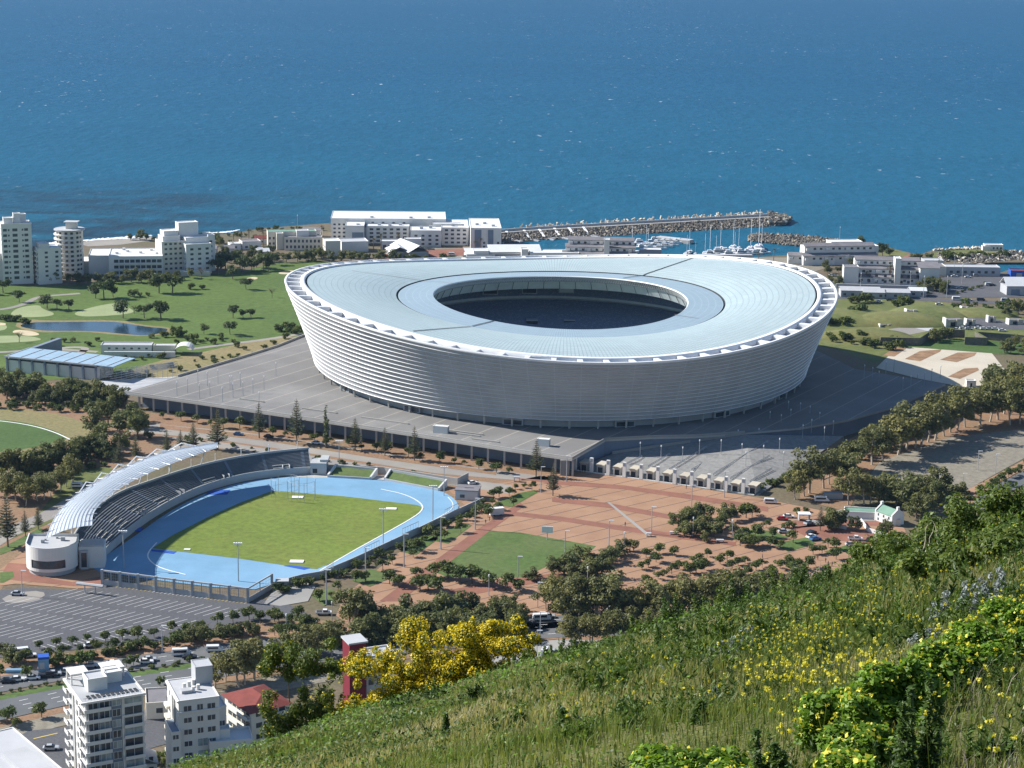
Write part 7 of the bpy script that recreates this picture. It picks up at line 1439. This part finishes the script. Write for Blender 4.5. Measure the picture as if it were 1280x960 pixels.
# ---------------------------------------------------------------- the near hillside
SIL = [(-400, 1210), (0, 1060), (150, 992), (240, 958), (330, 938), (430, 900), (480, 886), (560, 868), (640, 842), (700, 826), (760, 808), (850, 780), (950, 752), (1050, 722), (1100, 706), (1180, 672), (1280, 634), (1400, 596), (1700, 520), (2000, 470)]
def sil(x):
    for (a, b), (c, d) in zip(SIL, SIL[1:]):
        if x <= c: return b + (d - b) * max(0., (x - a)) / (c - a)
    return SIL[-1][1]
def brow(x): return 50 - 12 * max(0, min(1, (x - 240) / 1040))
YN = 6.0
def at_depth(px, py, Y):
    d = ray(px, py); t = Y / d.y; return Vector((d.x * t, Y, H + d.z * t))
def lump(x, y): return .16 * math.sin(x * .9 + 1.3 * math.sin(y * .5)) + .12 * math.sin(y * 1.1 + x * .4) + .06 * math.sin(x * 2.3 + y * 1.9)
def hill(px, t):
    """t 0..1 from below the viewer to the brow"""
    a = at_depth(px, 1130 + max(0, (400 - px)) * .35, YN); b = at_depth(px, sil(px), brow(px)); p = a.lerp(b, t)
    p.x = a.x + (b.x - a.x) * t; p.z += -.1 * math.sin(math.pi * t) + lump(p.x, p.y) * max(0, math.sin(math.pi * min(1, t))) * (1 - .6 * t)
    return p
NX, NT_ = 120, 60
xs = [-400 + 2400 * i / NX for i in range(NX + 1)]
V = []; Fc = []
back = []
rowz = []
for i, x in enumerate(xs):
    a = hill(x, 0)
    col = [Vector((a.x * 2.2, -40, a.z + 6)), Vector((a.x * 1.3, 0.5, min(a.z + 2.0, H - 1.5)))] + [hill(x, k / NT_) for k in range(NT_ + 1)]
    e = col[-1]; s = (e.z - H) / e.y - .10
    y = e.y; z = e.z; sc = e.x / e.y
    for dy in (4, 10, 20, 45, 90, 160, 260, 330):
        zz = z + s * dy if dy <= 10 else z + s * 10 - (dy - 10) * .72; col.append(Vector((sc * (y + dy * .8), y + dy, max(-3., zz))))
    col[-1].z = -3.
    rowz.append(col)
m_ = len(rowz[0])
for c in rowz: V += [tuple(p) for p in c]
for i in range(NX):
    for k in range(m_ - 1): Fc.append((i * m_ + k, (i + 1) * m_ + k, (i + 1) * m_ + k + 1, i * m_ + k + 1))
me = bpy.data.meshes.new('hillside'); me.from_pydata(V, [], Fc); me.shade_smooth()
n = NT('hill_soil'); c = n.ramp(n.noise(.9, 6, .7), [(.3, (.06, .055, .025)), (.5, (.11, .12, .04)), (.7, (.17, .15, .07))]); n.col(c); n.bump(n.noise(6, 4, .7), .6, .2); n.end(.9, .1)
me.materials.append(MATS['hill_soil']); tag(link('hillside', me), None, None, None, 'structure')
# leaf materials with a per-leaf tint
def tinted(name, stops, trans=.3, rough=.5, spec=.3):
    n = NT(name); at = n.N('ShaderNodeAttribute'); at.attribute_name = 'tint'
    f = n.ramp(at.outputs['Fac'], stops); f = n.mix(n.ramp(n.noise(1.3, 3, .6), [(.35, (0,)), (.7, (.4,))]), f, tuple(x * .6 for x in stops[0][1])); n.col(f); m = n.end(rough, spec)
    tr = n.N('ShaderNodeBsdfTranslucent'); n.L(n.mix(1, f, (1.3, 1.25, .7), 'MULTIPLY'), tr.inputs[0])
    ms = n.N('ShaderNodeMixShader'); ms.inputs[0].default_value = trans; o = n.t.nodes['Material Output']
    n.L(n.b.outputs[0], ms.inputs[1]); n.L(tr.outputs[0], ms.inputs[2]); n.L(ms.outputs[0], o.inputs[0]); return m
tinted('hill_grass', [(0, (.08, .13, .028)), (.38, (.145, .19, .048)), (.63, (.215, .235, .082)), (.87, (.36, .32, .165)), (1, (.46, .42, .27))], .4)
tinted('lush_leaves', [(0, (.075, .15, .015)), (.6, (.17, .30, .026)), (1, (.28, .42, .05))], .4)
tinted('heath_leaves', [(0, (.04, .075, .018)), (.6, (.085, .15, .03)), (1, (.15, .21, .045))])
tinted('brow_leaves', [(0, (.05, .085, .014)), (.6, (.12, .175, .026)), (1, (.21, .255, .045))])
tinted('silver_leaves', [(0, (.16, .19, .18)), (.6, (.30, .34, .33)), (1, (.42, .45, .44))], .15)
tinted('acacia_leaves', [(0, (.06, .10, .018)), (1, (.17, .22, .04))])
tinted('acacia_bloom', [(0, (.58, .43, .008)), (1, (.80, .66, .025))], .25)
tinted('mustard_bloom', [(0, (.58, .53, .03)), (1, (.78, .73, .12))], .3)
tinted('dead_twigs', [(0, (.16, .13, .10)), (1, (.36, .32, .27))], .05)
def blades(name, roots, h, w, g, m, bend=.35, segs=2, kind=None, tint=None, parent=None):
    """tapered bent blades growing from root points"""
    n = len(roots); az = g.uniform(0, 6.283, n); le = g.uniform(.1, 1, n) * bend
    d = np.stack([np.cos(az) * le, np.sin(az) * le, np.ones(n)], 1); side = np.stack([-np.sin(az + g.uniform(-.8, .8, n)), np.cos(az), np.zeros(n)], 1)
    P = []; hh = h[:, None]; ww = w[:, None]
    for s in (0, .55):
        c = roots + d * np.array([1, 1, 1]) * hh * s * np.array([s, s, 1]) ** 1; P += [c - side * ww * (1 - s * .5), c + side * ww * (1 - s * .5)]
    P.append(roots + d * hh * np.array([1, 1, .95])); P = np.stack(P, 1).reshape(-1, 3); k = np.arange(n)[:, None] * 5
    L = np.concatenate([k + np.array([[0, 1, 3, 2]]), k + np.array([[2, 3, 4]])], 1).ravel(); st = (np.arange(n)[:, None] * 7 + np.array([[0, 4]])).ravel()
    me = bpy.data.meshes.new(name); me.vertices.add(5 * n); me.vertices.foreach_set('co', P.astype(np.float32).ravel()); me.loops.add(7 * n); me.loops.foreach_set('vertex_index', L.astype(np.int32)); me.polygons.add(2 * n); me.polygons.foreach_set('loop_start', st.astype(np.int32))
    me.materials.append(MATS[m]); a = me.attributes.new('tint', 'FLOAT', 'FACE'); a.data.foreach_set('value', np.repeat(tint if tint is not None else g.random(n), 2).astype(np.float32)); me.update(calc_edges=True); me.validate()
    o = link(name, me, parent); 
    if kind: o['kind'] = kind
    return o
# grid of hill points for fast sampling
GX, GT = 260, 120
gxs = np.linspace(150, 1500, GX); gts = np.linspace(.05, 1.04, GT)
HG = np.array([[tuple(hill(x, min(t, 1.0)) if t <= 1 else hill(x, 1.0) + Vector((0, (t - 1) * 40, -(t - 1) * 24))) for t in gts] for x in gxs])
def hpts(px, t):
    fx = np.clip((px - 150) / (1350) * (GX - 1), 0, GX - 1.001); ft = np.clip((t - .05) / .99 * (GT - 1), 0, GT - 1.001); i = fx.astype(int); j = ft.astype(int); u = (fx - i)[:, None]; v = (ft - j)[:, None]
    return (HG[i, j] * (1 - u) + HG[i + 1, j] * u) * (1 - v) + (HG[i, j + 1] * (1 - u) + HG[i + 1, j + 1] * u) * v
g = np.random.default_rng(21)
def patch(p, s, o=0.): return .5 + .25 * np.sin(p[:, 0] * s + o + 1.7 * np.sin(p[:, 1] * s * .6)) + .25 * np.sin(p[:, 1] * s * 1.3 + o * 2 + np.sin(p[:, 0] * s * .9))
N = 230000
px = g.uniform(150, 1500, N); t = np.clip(g.beta(1.15, .8, N) * .99 + .05, .05, 1.03); P = hpts(px, t)
dry = patch(P, .55, 1.) * .55 + patch(P, 1.7, 2.) * .3 + g.random(N) * .5 - .18 + .16 * np.clip((900 - px) / 500, 0, 1); d = P[:, 1]
h = g.uniform(.07, .19, N) * (.7 + .8 * patch(P, .8)) * (.42 + .55 * np.clip(d / 25, 0, 1.5)) ; w = np.clip(d * .00034, .0035, .016) * g.uniform(.7, 1.5, N)
gr = blades('wild_grass', P, h, w, g, 'hill_grass', .5, tint=np.clip(dry, 0, 1)); tag(gr, 'mixed green and straw coloured wild grass covering the near hillside', 'grass', None, 'stuff')
# low herbs: small leaf rosettes
N = 45000; px = g.uniform(200, 1450, N); t = np.clip(g.beta(1.2, .8, N) * .98 + .05, .05, 1.02); P = hpts(px, t); keep = (patch(P, .9, 4.) + g.random(N) * .4) > .62; P = P[keep]; n_ = len(P)
s = (np.clip(P[:, 1] * .0011, .012, .045) * g.uniform(.6, 1.4, n_))[:, None]; Nn = rnd_unit(n_, g) * .7 + np.array([0, 0, .8]); T = np.cross(Nn, rnd_unit(n_, g)); T /= np.linalg.norm(T, axis=1)[:, None]; B = np.cross(Nn, T); B /= np.linalg.norm(B, axis=1)[:, None]
P = P + np.stack([np.zeros(n_), np.zeros(n_), g.uniform(.03, .3, n_)], 1)
o = link('hill_herbs', quads_mesh('hill_herbs', P, T * s, B * s * .5, ['heath_leaves'], tint=g.random(n_))); tag(o, 'low green herbs between the grass on the near hillside', 'herbs', None, 'stuff')
N = 36000; px = g.uniform(200, 1450, N); t = np.clip(g.beta(1.2, .7, N) * .98 + .05, .05, 1.02); P = hpts(px, t); keep = patch(P, 1.6, 1.) * .7 + patch(P, .5, 3.) * .4 + g.random(N) * .15 > .72; P = P[keep]; n_ = len(P)
s = (np.clip(P[:, 1] * .0012, .012, .045) * g.uniform(.6, 1.4, n_))[:, None]; Nn = rnd_unit(n_, g) * .6 + np.array([0, 0, .9]); T = np.cross(Nn, rnd_unit(n_, g)); T /= np.linalg.norm(T, axis=1)[:, None]; B = np.cross(Nn, T); B /= np.linalg.norm(B, axis=1)[:, None]
P = P + np.stack([np.zeros(n_), np.zeros(n_), g.uniform(.05, .34, n_) * np.clip(P[:, 1] / 25, .5, 1.2)], 1)
o = link('fresh_herbs', quads_mesh('fresh_herbs', P, T * s, B * s * .45, ['lush_leaves'], tint=g.random(n_) * .8)); tag(o, 'patches of fresh bright green herbs among the grass of the hillside', 'herbs', None, 'stuff')
# low spiky scrub in many small clumps
nc = 950; px = g.uniform(200, 1450, nc); t = np.clip(g.beta(1.2, 1.0, nc) * .9 + .05, .08, .95); R0 = hpts(px, t); C = []; S = []; V_ = []; TT = []
for k in range(nc):
    D = R0[k, 1]; hh = g.uniform(.18, .62) * np.clip(D / 28, .4, .8) * (.55 if px[k] < 700 else 1); tn = g.random()
    for q in range(g.integers(3, 7)):
        b = np.array([g.normal() * hh * .4, g.normal() * hh * .4, 0]); tip = b + np.array([g.normal() * hh * .2, g.normal() * hh * .2, hh * g.uniform(.6, 1.1)]); m = 26; f = g.random(m)[:, None]
        c = b + (tip - b) * f; a = rnd_unit(m, g); a[:, 2] = np.abs(a[:, 2]) * .8 + .3; L = hh * .16 * (1.1 - .6 * f); C.append(R0[k] + c + a * L * .6); S.append(a * L); w = np.cross(a, rnd_unit(m, g)); V_.append(w * L * .3); TT.append(np.clip(tn + g.normal(size=m) * .2, 0, 1))
o = link('low_scrub', quads_mesh('low_scrub', np.concatenate(C), np.concatenate(S), np.concatenate(V_), ['heath_leaves'], tint=np.concatenate(TT))); tag(o, 'low spiky green scrub dotted all over the near hillside', 'scrub', None, 'stuff')
# ---- shrubs of the hillside
def hroot(px, py):
    """where the sight line of a surveyed point meets the hill"""
    best = min(range(81), key=lambda k: abs(proj(hill(px, k / 80))[1] - py)); return hill(px, best / 80)
def leafy(name, lab, cat, px, py, wpx, hpx, n, leaf, m, asp=.45, shape='dome', bloom=None, group=None, stems=6, depth=1., seed=0, sm='bark', upn=.35, base=None, lobes=None):
    g = np.random.default_rng(seed + int(px)); rg = random.Random(seed + int(px)); r = base if base is not None else hroot(px, py); D = r.y / .93; W_ = wpx * D / F / 2; Hh = hpx * D / F
    t = thing(name, lab, cat, (r.x, r.y, r.z - .05), 0, group)
    if shape == 'dome': lb = [(rg.uniform(-.6, .6) * W_, rg.uniform(-.5, .5) * W_ * depth, Hh * rg.uniform(.25, .72), W_ * rg.uniform(.3, .5), W_ * rg.uniform(.3, .5) * depth, Hh * rg.uniform(.18, .32)) for _ in range(9)]
    elif shape == 'spire': lb = [(rg.uniform(-.12, .12) * W_, rg.uniform(-.12, .12) * W_, Hh * (.12 + .8 * k / 9), W_ * (1.05 - .085 * k), W_ * (1.05 - .085 * k), Hh * .10) for k in range(10)]
    elif shape == 'spiky':   # several upright leafy shoots
        lb = []
        for k in range(7):
            x, y, q = rg.uniform(-.7, .7) * W_, rg.uniform(-.7, .7) * W_ * depth, Hh * rg.uniform(.6, 1.05)
            for j in range(5): lb.append((x * (1 + .1 * j), y, q * (.15 + .19 * j), W_ * .24 * (1.1 - .17 * j), W_ * .24 * (1.1 - .17 * j), q * .12))
    else: lb = lobes(W_, Hh, rg)
    C, U, V = cloud(lb, n, leaf, g, .45, asp, upn)
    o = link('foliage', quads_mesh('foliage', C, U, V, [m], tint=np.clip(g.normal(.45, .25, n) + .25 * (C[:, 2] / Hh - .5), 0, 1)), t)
    mb = MB()
    for k in range(stems):
        l = lb[rg.randrange(len(lb))]; mb.tube([(l[0] * .15, l[1] * .15, 0), (l[0] * .6 + rg.uniform(-.1, .1) * W_, l[1] * .6, l[2] * .55), (l[0], l[1], l[2] + l[5] * .5)], [Hh * .007, Hh * .005, Hh * .002], 5)
    mb.build('stems', sm, t)
    if bloom:
        nb, sz, bm_, top = bloom; C, U, V = cloud([(x, y, z + c * top, a * 1.02, b * 1.02, c * .95) for x, y, z, a, b, c in lb], nb, sz, g, .8, .9, .4)
        ob = link('flowers', quads_mesh('flowers', C, U, V, [bm_], tint=g.random(nb)), t); ob['kind'] = 'stuff'
    return t
# yellow acacia and its greener neighbour stand just past the brow
def beyond(px, dy, z=None):
    e = hill(px, 1.0); s = (e.z - H) / e.y - .10; return Vector((e.x * (1 + dy * .8 / e.y), e.y + dy, e.z + s * dy))
def crown_ac(W_, Hh, rg): return [(rg.uniform(-.75, .75) * W_, rg.uniform(-.35, .35) * W_, Hh * rg.uniform(.12, .86), W_ * rg.uniform(.24, .4), W_ * rg.uniform(.2, .3), Hh * rg.uniform(.12, .2)) for _ in range(8)] + [(rg.uniform(-.9, .9) * W_, rg.uniform(-.3, .3) * W_, Hh * rg.uniform(-.02, .4), W_ * rg.uniform(.14, .24), W_ * rg.uniform(.1, .2), Hh * rg.uniform(.08, .15)) for _ in range(16)] + [(rg.uniform(-.95, .95) * W_, rg.uniform(-.3, .3) * W_, Hh * rg.uniform(.1, .95) * (1 - .0), W_ * rg.uniform(.07, .17), W_ * rg.uniform(.07, .15), Hh * rg.uniform(.07, .16)) for _ in range(44)]
for i, (px, w, hh, lab) in enumerate([(495, 150, 84, 'left golden flowering acacia bush beside the dark red tower'), (560, 160, 98, 'middle golden acacia bush, tallest of the yellow mass on the brow'), (618, 120, 84, 'right golden acacia bush at the end of the yellow mass on the brow')]):
    leafy('acacia_bush', lab, 'shrub', px, 0, w, hh, 10000, .06, 'acacia_leaves', .28, 'x', (17000, .024, 'acacia_bloom', .15), 'yellow acacias on the brow', 14, base=beyond(px, 1.5), lobes=crown_ac, seed=i * 7 + 5)
def crown_thin(W_, Hh, rg): return [(rg.uniform(-.8, .8) * W_, rg.uniform(-.4, .4) * W_, Hh * rg.uniform(.02, .92), W_ * rg.uniform(.14, .26), W_ * rg.uniform(.14, .26), Hh * rg.uniform(.06, .12)) for _ in range(30)] + [(rg.uniform(-.7, .7) * W_, rg.uniform(-.4, .4) * W_, Hh * rg.uniform(-.05, .4), W_ * rg.uniform(.16, .28), W_ * rg.uniform(.14, .26), Hh * rg.uniform(.07, .13)) for _ in range(18)]
leafy('acacia_bush', 'open green acacia with few yellow flowers left of the dark red tower', 'shrub', 372, 0, 115, 140, 19000, .06, 'acacia_leaves', .28, 'x', (600, .026, 'acacia_bloom', .1), None, 7, base=beyond(372, 1.0), lobes=crown_thin, seed=91)
leafy('acacia_bush', 'low straggling acacia sprig between green acacia and yellow mass', 'shrub', 425, 0, 50, 70, 2000, .055, 'acacia_leaves', .28, 'x', (260, .026, 'acacia_bloom', .1), None, 8, base=beyond(425, .6), lobes=crown_thin, seed=12)
# dense hedge of shrubs on the right brow
for i, (px, py, w, hh) in enumerate([(1095, 712, 90, 40), (1135, 702, 100, 54), (1180, 692, 110, 66), (1225, 682, 110, 74), (1268, 670, 110, 74), (1315, 652, 110, 76), (1155, 724, 100, 44), (1210, 714, 110, 48), (1265, 702, 110, 48), (1365, 637, 120, 90)]):
    leafy('brow_shrub', f"{['leftmost', 'second from left', 'third from left', 'fourth from left', 'fifth from left', 'sixth from left', 'low front left', 'low front middle', 'low front right', 'rightmost'][i]} dense olive-green shrub on the right brow of the hill", 'shrub', px, py, w, hh, 5200, .034, 'brow_leaves', .55, 'dome', None, 'shrubs on the right brow', 8, seed=i * 3, upn=.6)
for i, (px, py, w, hh) in enumerate([(850, 783, 60, 40), (895, 772, 60, 44), (930, 762, 60, 38), (975, 750, 70, 40), (1010, 742, 60, 34), (800, 800, 50, 34), (1040, 730, 60, 30), (650, 838, 36, 30), (690, 830, 40, 28), (735, 822, 50, 30)]):
    leafy('spiky_shrub', f'{ORD[sorted([850, 895, 930, 975, 1010, 800, 1040, 650, 690, 735]).index(px)]} from left green spiky shrub along the skyline of the slope', 'shrub', px, py, w, hh * 1.15, 2200, .04, 'brow_leaves' if i % 2 else 'heath_leaves', .3, 'spiky', None, 'spiky shrubs along the brow', 6, seed=i)
# dead branches
def deadwood(px, py, s, lab, seed):
    rg = random.Random(seed); r = hroot(px, py); t = thing('dead_branches', lab, 'branches', r, 0, 'bleached dead branches'); 
    for k in range(5):
        mb = MB(); p = Vector((rg.uniform(-.5, .5) * s, rg.uniform(-.3, .3), .1)); d = Vector((rg.uniform(-1, 1), rg.uniform(-.4, .4), rg.uniform(.5, 1.1))).normalized(); L = [p]; 
        for j in range(5): d = (d + Vector((rg.uniform(-.5, .5), rg.uniform(-.3, .3), rg.uniform(-.25, .3)))).normalized(); L.append(L[-1] + d * s * .28)
        mb.tube(L, [.014, .012, .01, .008, .006, .003], 5); mb.build('branch', 'pale_bark', t)
deadwood(1165, 702, .42, 'bleached dead branches in the middle of the right brow shrubs', 1); deadwood(1225, 680, .42, 'bleached dead branches near the right end of the brow shrubs', 2); deadwood(1000, 738, .32, 'bleached dead twigs at the left end of the brow shrubs', 3); deadwood(1025, 728, .32, 'bleached dead twigs just right of the left twigs on the brow', 4)
# silver-leaved bushes
def crown_silver(W_, Hh, rg):
    L = []
    for k in range(26):
        x = rg.uniform(-1, 1); q = Hh * rg.uniform(.35, 1.) * (1 - .5 * abs(x))
        for j in range(3): L.append((x * W_ * .9, rg.uniform(-.5, .5) * W_, q * (.35 + .28 * j), W_ * .11, W_ * .11, q * .14))
    return L
for i, (px, py, w, hh, l) in enumerate([(838, 858, 84, 40, 'leftmost silver bush below the skyline shrubs'), (884, 848, 70, 34, 'silver bush right of the leftmost silver bush'), (930, 818, 90, 44, 'silver bush in the middle of the upper slope'), (895, 872, 54, 24, 'small silver tuft under the middle silver bushes'), (973, 806, 50, 34, 'compact whitish silver bush near the skyline'), (1205, 775, 90, 56, 'large silver bush amid yellow mustard on the right'), (1250, 760, 84, 60, 'silver bush at the far right above the leafy bush'), (1165, 805, 60, 34, 'small silver bush left of the large one on the right'), (722, 910, 18, 22, 'tiny silver plant beside the dark heath shrubs')]):
    leafy('silver_bush', l, 'shrub', px, py, w, hh, 2600, .022, 'silver_leaves', .4, 'x', None, 'silver-leaved bushes', 5, seed=i + 40, lobes=crown_silver)
# dark upright heaths
for i, (px, py, w, hh, l) in enumerate([(727, 894, 22, 46, 'tall dark conical heath left of its pair mid slope'), (749, 878, 22, 46, 'tall dark conical heath right of its pair mid slope'), (771, 864, 20, 34, 'shorter dark heath upslope of the conical pair'), (703, 930, 30, 56, 'broad dark heath low on the middle slope'), (776, 902, 30, 30, 'squat dark heath right of the conical pair'), (874, 902, 18, 36, 'thin dark heath amid the mustard'), (801, 872, 40, 24, 'low wide heath below the silver bushes'), (557, 926, 12, 40, 'thin dark heath under the yellow acacias'), (551, 950, 12, 30, 'small dark heath at the bottom edge'), (596, 880, 36, 30, 'bushy green heath at the right foot of the acacias'), (505, 890, 40, 26, 'bushy green heath at the left foot of the acacias'), (540, 880, 40, 34, 'bushy green heath at the middle foot of the acacias'), (1150, 985, 70, 150, 'largest dark green heath at the bottom right'), (968, 985, 60, 90, 'dark heath at the bottom left of the leafy bush'), (1245, 960, 40, 50, 'green heath in the bottom right corner'), (650, 905, 30, 22, 'low round heath on the left part of the slope'), (470, 930, 30, 22, 'low round heath at the lower left of the slope')]):
    leafy('heath_shrub', l, 'shrub', px, py, w, hh, 1500 if hh < 80 else 5200, .04 if hh < 80 else .024, 'heath_leaves', .3, 'spire' if w < 35 else 'spiky', None, 'dark heath shrubs', 5, seed=i + 70, upn=.7)
# big leafy bushes with yellow flowers
for i, (px, py, w, hh, n_, l) in enumerate([(875, 985, 190, 66, 4200, 'bright green leafy bush with yellow flowers at the bottom centre'), (1050, 935, 130, 100, 4200, 'left lush leafy bush with yellow flowers on the lower right slope'), (1130, 900, 140, 100, 4200, 'middle lush leafy bush with yellow flowers on the lower right slope'), (1235, 850, 140, 80, 4000, 'right lush leafy bush with yellow flowers near the right edge'), (1040, 990, 130, 80, 3400, 'lush leafy bush with yellow flowers cut by the bottom edge'), (1090, 960, 140, 100, 3600, 'lush leafy bush low in the middle of the right-hand flowering mass'), (1175, 865, 130, 80, 3600, 'lush leafy bush at the back of the right-hand flowering mass'), (1265, 810, 100, 70, 3000, 'lush leafy bush highest up by the right edge'), (940, 990, 120, 60, 3000, 'bright leafy bush at the right end of the bottom centre bushes'), (810, 990, 90, 45, 2400, 'bright leafy bush at the left end of the bottom centre bushes')]):
    leafy('leafy_bush', l, 'shrub', px, py, w, hh, n_ * 2, .021, 'lush_leaves', .6, 'dome', (300, .0125, 'mustard_bloom', .3), 'leafy flowering bushes', 10, seed=i + 100, upn=.8, depth=.8)
# wild mustard: thin stalks with round yellow heads
def mustard(n, rx, rt, hmin, hmax, seed, name, lab):
    g = np.random.default_rng(seed); px = g.uniform(*rx, n); t = g.uniform(*rt, n); R0 = hpts(px, t); h = g.uniform(hmin, hmax, n); C = []; S = []; A = []; 
    lean = g.normal(size=(n, 2)) * .16
    rts = []; tops = []
    for k in range(n):
        nb = g.integers(1, 4)
        for b in range(nb):
            e = R0[k] + np.array([lean[k, 0] * h[k] + g.normal() * .07 * (b > 0), lean[k, 1] * h[k] + g.normal() * .07 * (b > 0), h[k] * (1 - .14 * b)])
            rts.append(R0[k] if b == 0 else R0[k] + (e - R0[k]) * 0 + np.array([lean[k, 0] * h[k] * .5, lean[k, 1] * h[k] * .5, h[k] * .5])); tops.append(e); m = g.integers(9, 15); r = g.uniform(.009, .017)
            C.append(e + rnd_unit(m, g) * r * g.uniform(.5, 1, (m, 1))); S.append(np.full(m, r * .55))
    C = np.concatenate(C); S = np.concatenate(S)[:, None]; q = len(C); Nn = rnd_unit(q, g) + np.array([0, 0, .5]); T = np.cross(Nn, rnd_unit(q, g)); T /= np.linalg.norm(T, axis=1)[:, None]; B = np.cross(Nn, T); B /= np.linalg.norm(B, axis=1)[:, None]
    me = quads_mesh(name, C, T * S, B * S, ['mustard_bloom', 'hill_grass'], tint=g.random(q)); o = link(name, me); tag(o, lab, 'wildflowers', None, 'stuff')
    rts = np.array(rts); tops = np.array(tops); n2 = len(rts); sd = np.stack([np.ones(n2), np.zeros(n2), np.zeros(n2)], 1) * np.clip(rts[:, 1] * .00022, .0025, .007)[:, None]
    P = np.stack([rts - sd, rts + sd, tops + sd * .6, tops - sd * .6], 1).reshape(-1, 3); sm = bpy.data.meshes.new('mustard_stalks'); sm.from_pydata(P.tolist(), [], [(4 * i, 4 * i + 1, 4 * i + 2, 4 * i + 3) for i in range(n2)]); sm.materials.append(MATS['hill_grass']); at = sm.attributes.new('tint', 'FLOAT', 'FACE'); at.data.foreach_set('value', g.uniform(.2, .6, n2).astype(np.float32))
    so_ = link('stalks', sm, o); so_['kind'] = 'stuff'
mustard(290, (930, 1100), (.12, .5), .22, .42, 5, 'wild_mustard', 'dense yellow mustard flowers left of the leafy bushes on the lower right slope')
mustard(230, (1050, 1400), (.2, .8), .2, .42, 6, 'wild_mustard', 'scattered yellow mustard flowers above and around the leafy bushes at right')
mustard(90, (640, 950), (.2, .7), .2, .36, 7, 'wild_mustard', 'sparse yellow mustard flowers on the middle slope')
mustard(60, (1150, 1400), (.05, .3), .3, .45, 8, 'wild_mustard', 'tall yellow mustard heads in the bottom right corner')
# dry stalks in the bottom right
N = 1500; px = g.uniform(1180, 1420, N); t = g.uniform(.04, .42, N); P = hpts(px, t)
o = blades('dry_stalks', P, g.uniform(.08, .22, N), np.full(N, .0018), g, 'dead_twigs', .7); tag(o, 'tangle of dry brown stalks at the bottom right corner', 'dry stalks', None, 'stuff')
N = 9000; px = g.uniform(950, 1320, N); t = g.uniform(.45, 1.0, N); P = hpts(px, t); k = patch(P, .6, 2.2) > .5; P = P[k]
o = blades('seeding_grass', P, g.uniform(.18, .36, len(P)), np.clip(P[:, 1] * .00026, .003, .010), g, 'hill_grass', .3, tint=g.uniform(.6, 1, len(P))); tag(o, 'taller pale seeding grass on the upper right slope', 'grass', None, 'stuff')
# ---- the air
mb = MB(); mb.box(-31000, 31000, -600, 41000, -8, 262); hz = mb.build('haze', 'soil'); hz.data.materials.clear(); hm = bpy.data.materials.new('haze'); hm.use_nodes = True; hm.node_tree.nodes.clear()
pv = hm.node_tree.nodes.new('ShaderNodeVolumePrincipled'); om = hm.node_tree.nodes.new('ShaderNodeOutputMaterial'); pv.inputs['Color'].default_value = (.42, .66, 1, 1); pv.inputs['Density'].default_value = 2.2e-5; pv.inputs['Anisotropy'].default_value = .2
hm.node_tree.links.new(pv.outputs[0], om.inputs['Volume']); hz.data.materials.append(hm); tag(hz, None, None, None, 'stuff'); hz['label'] = 'thin blue haze in the air over the whole bay'
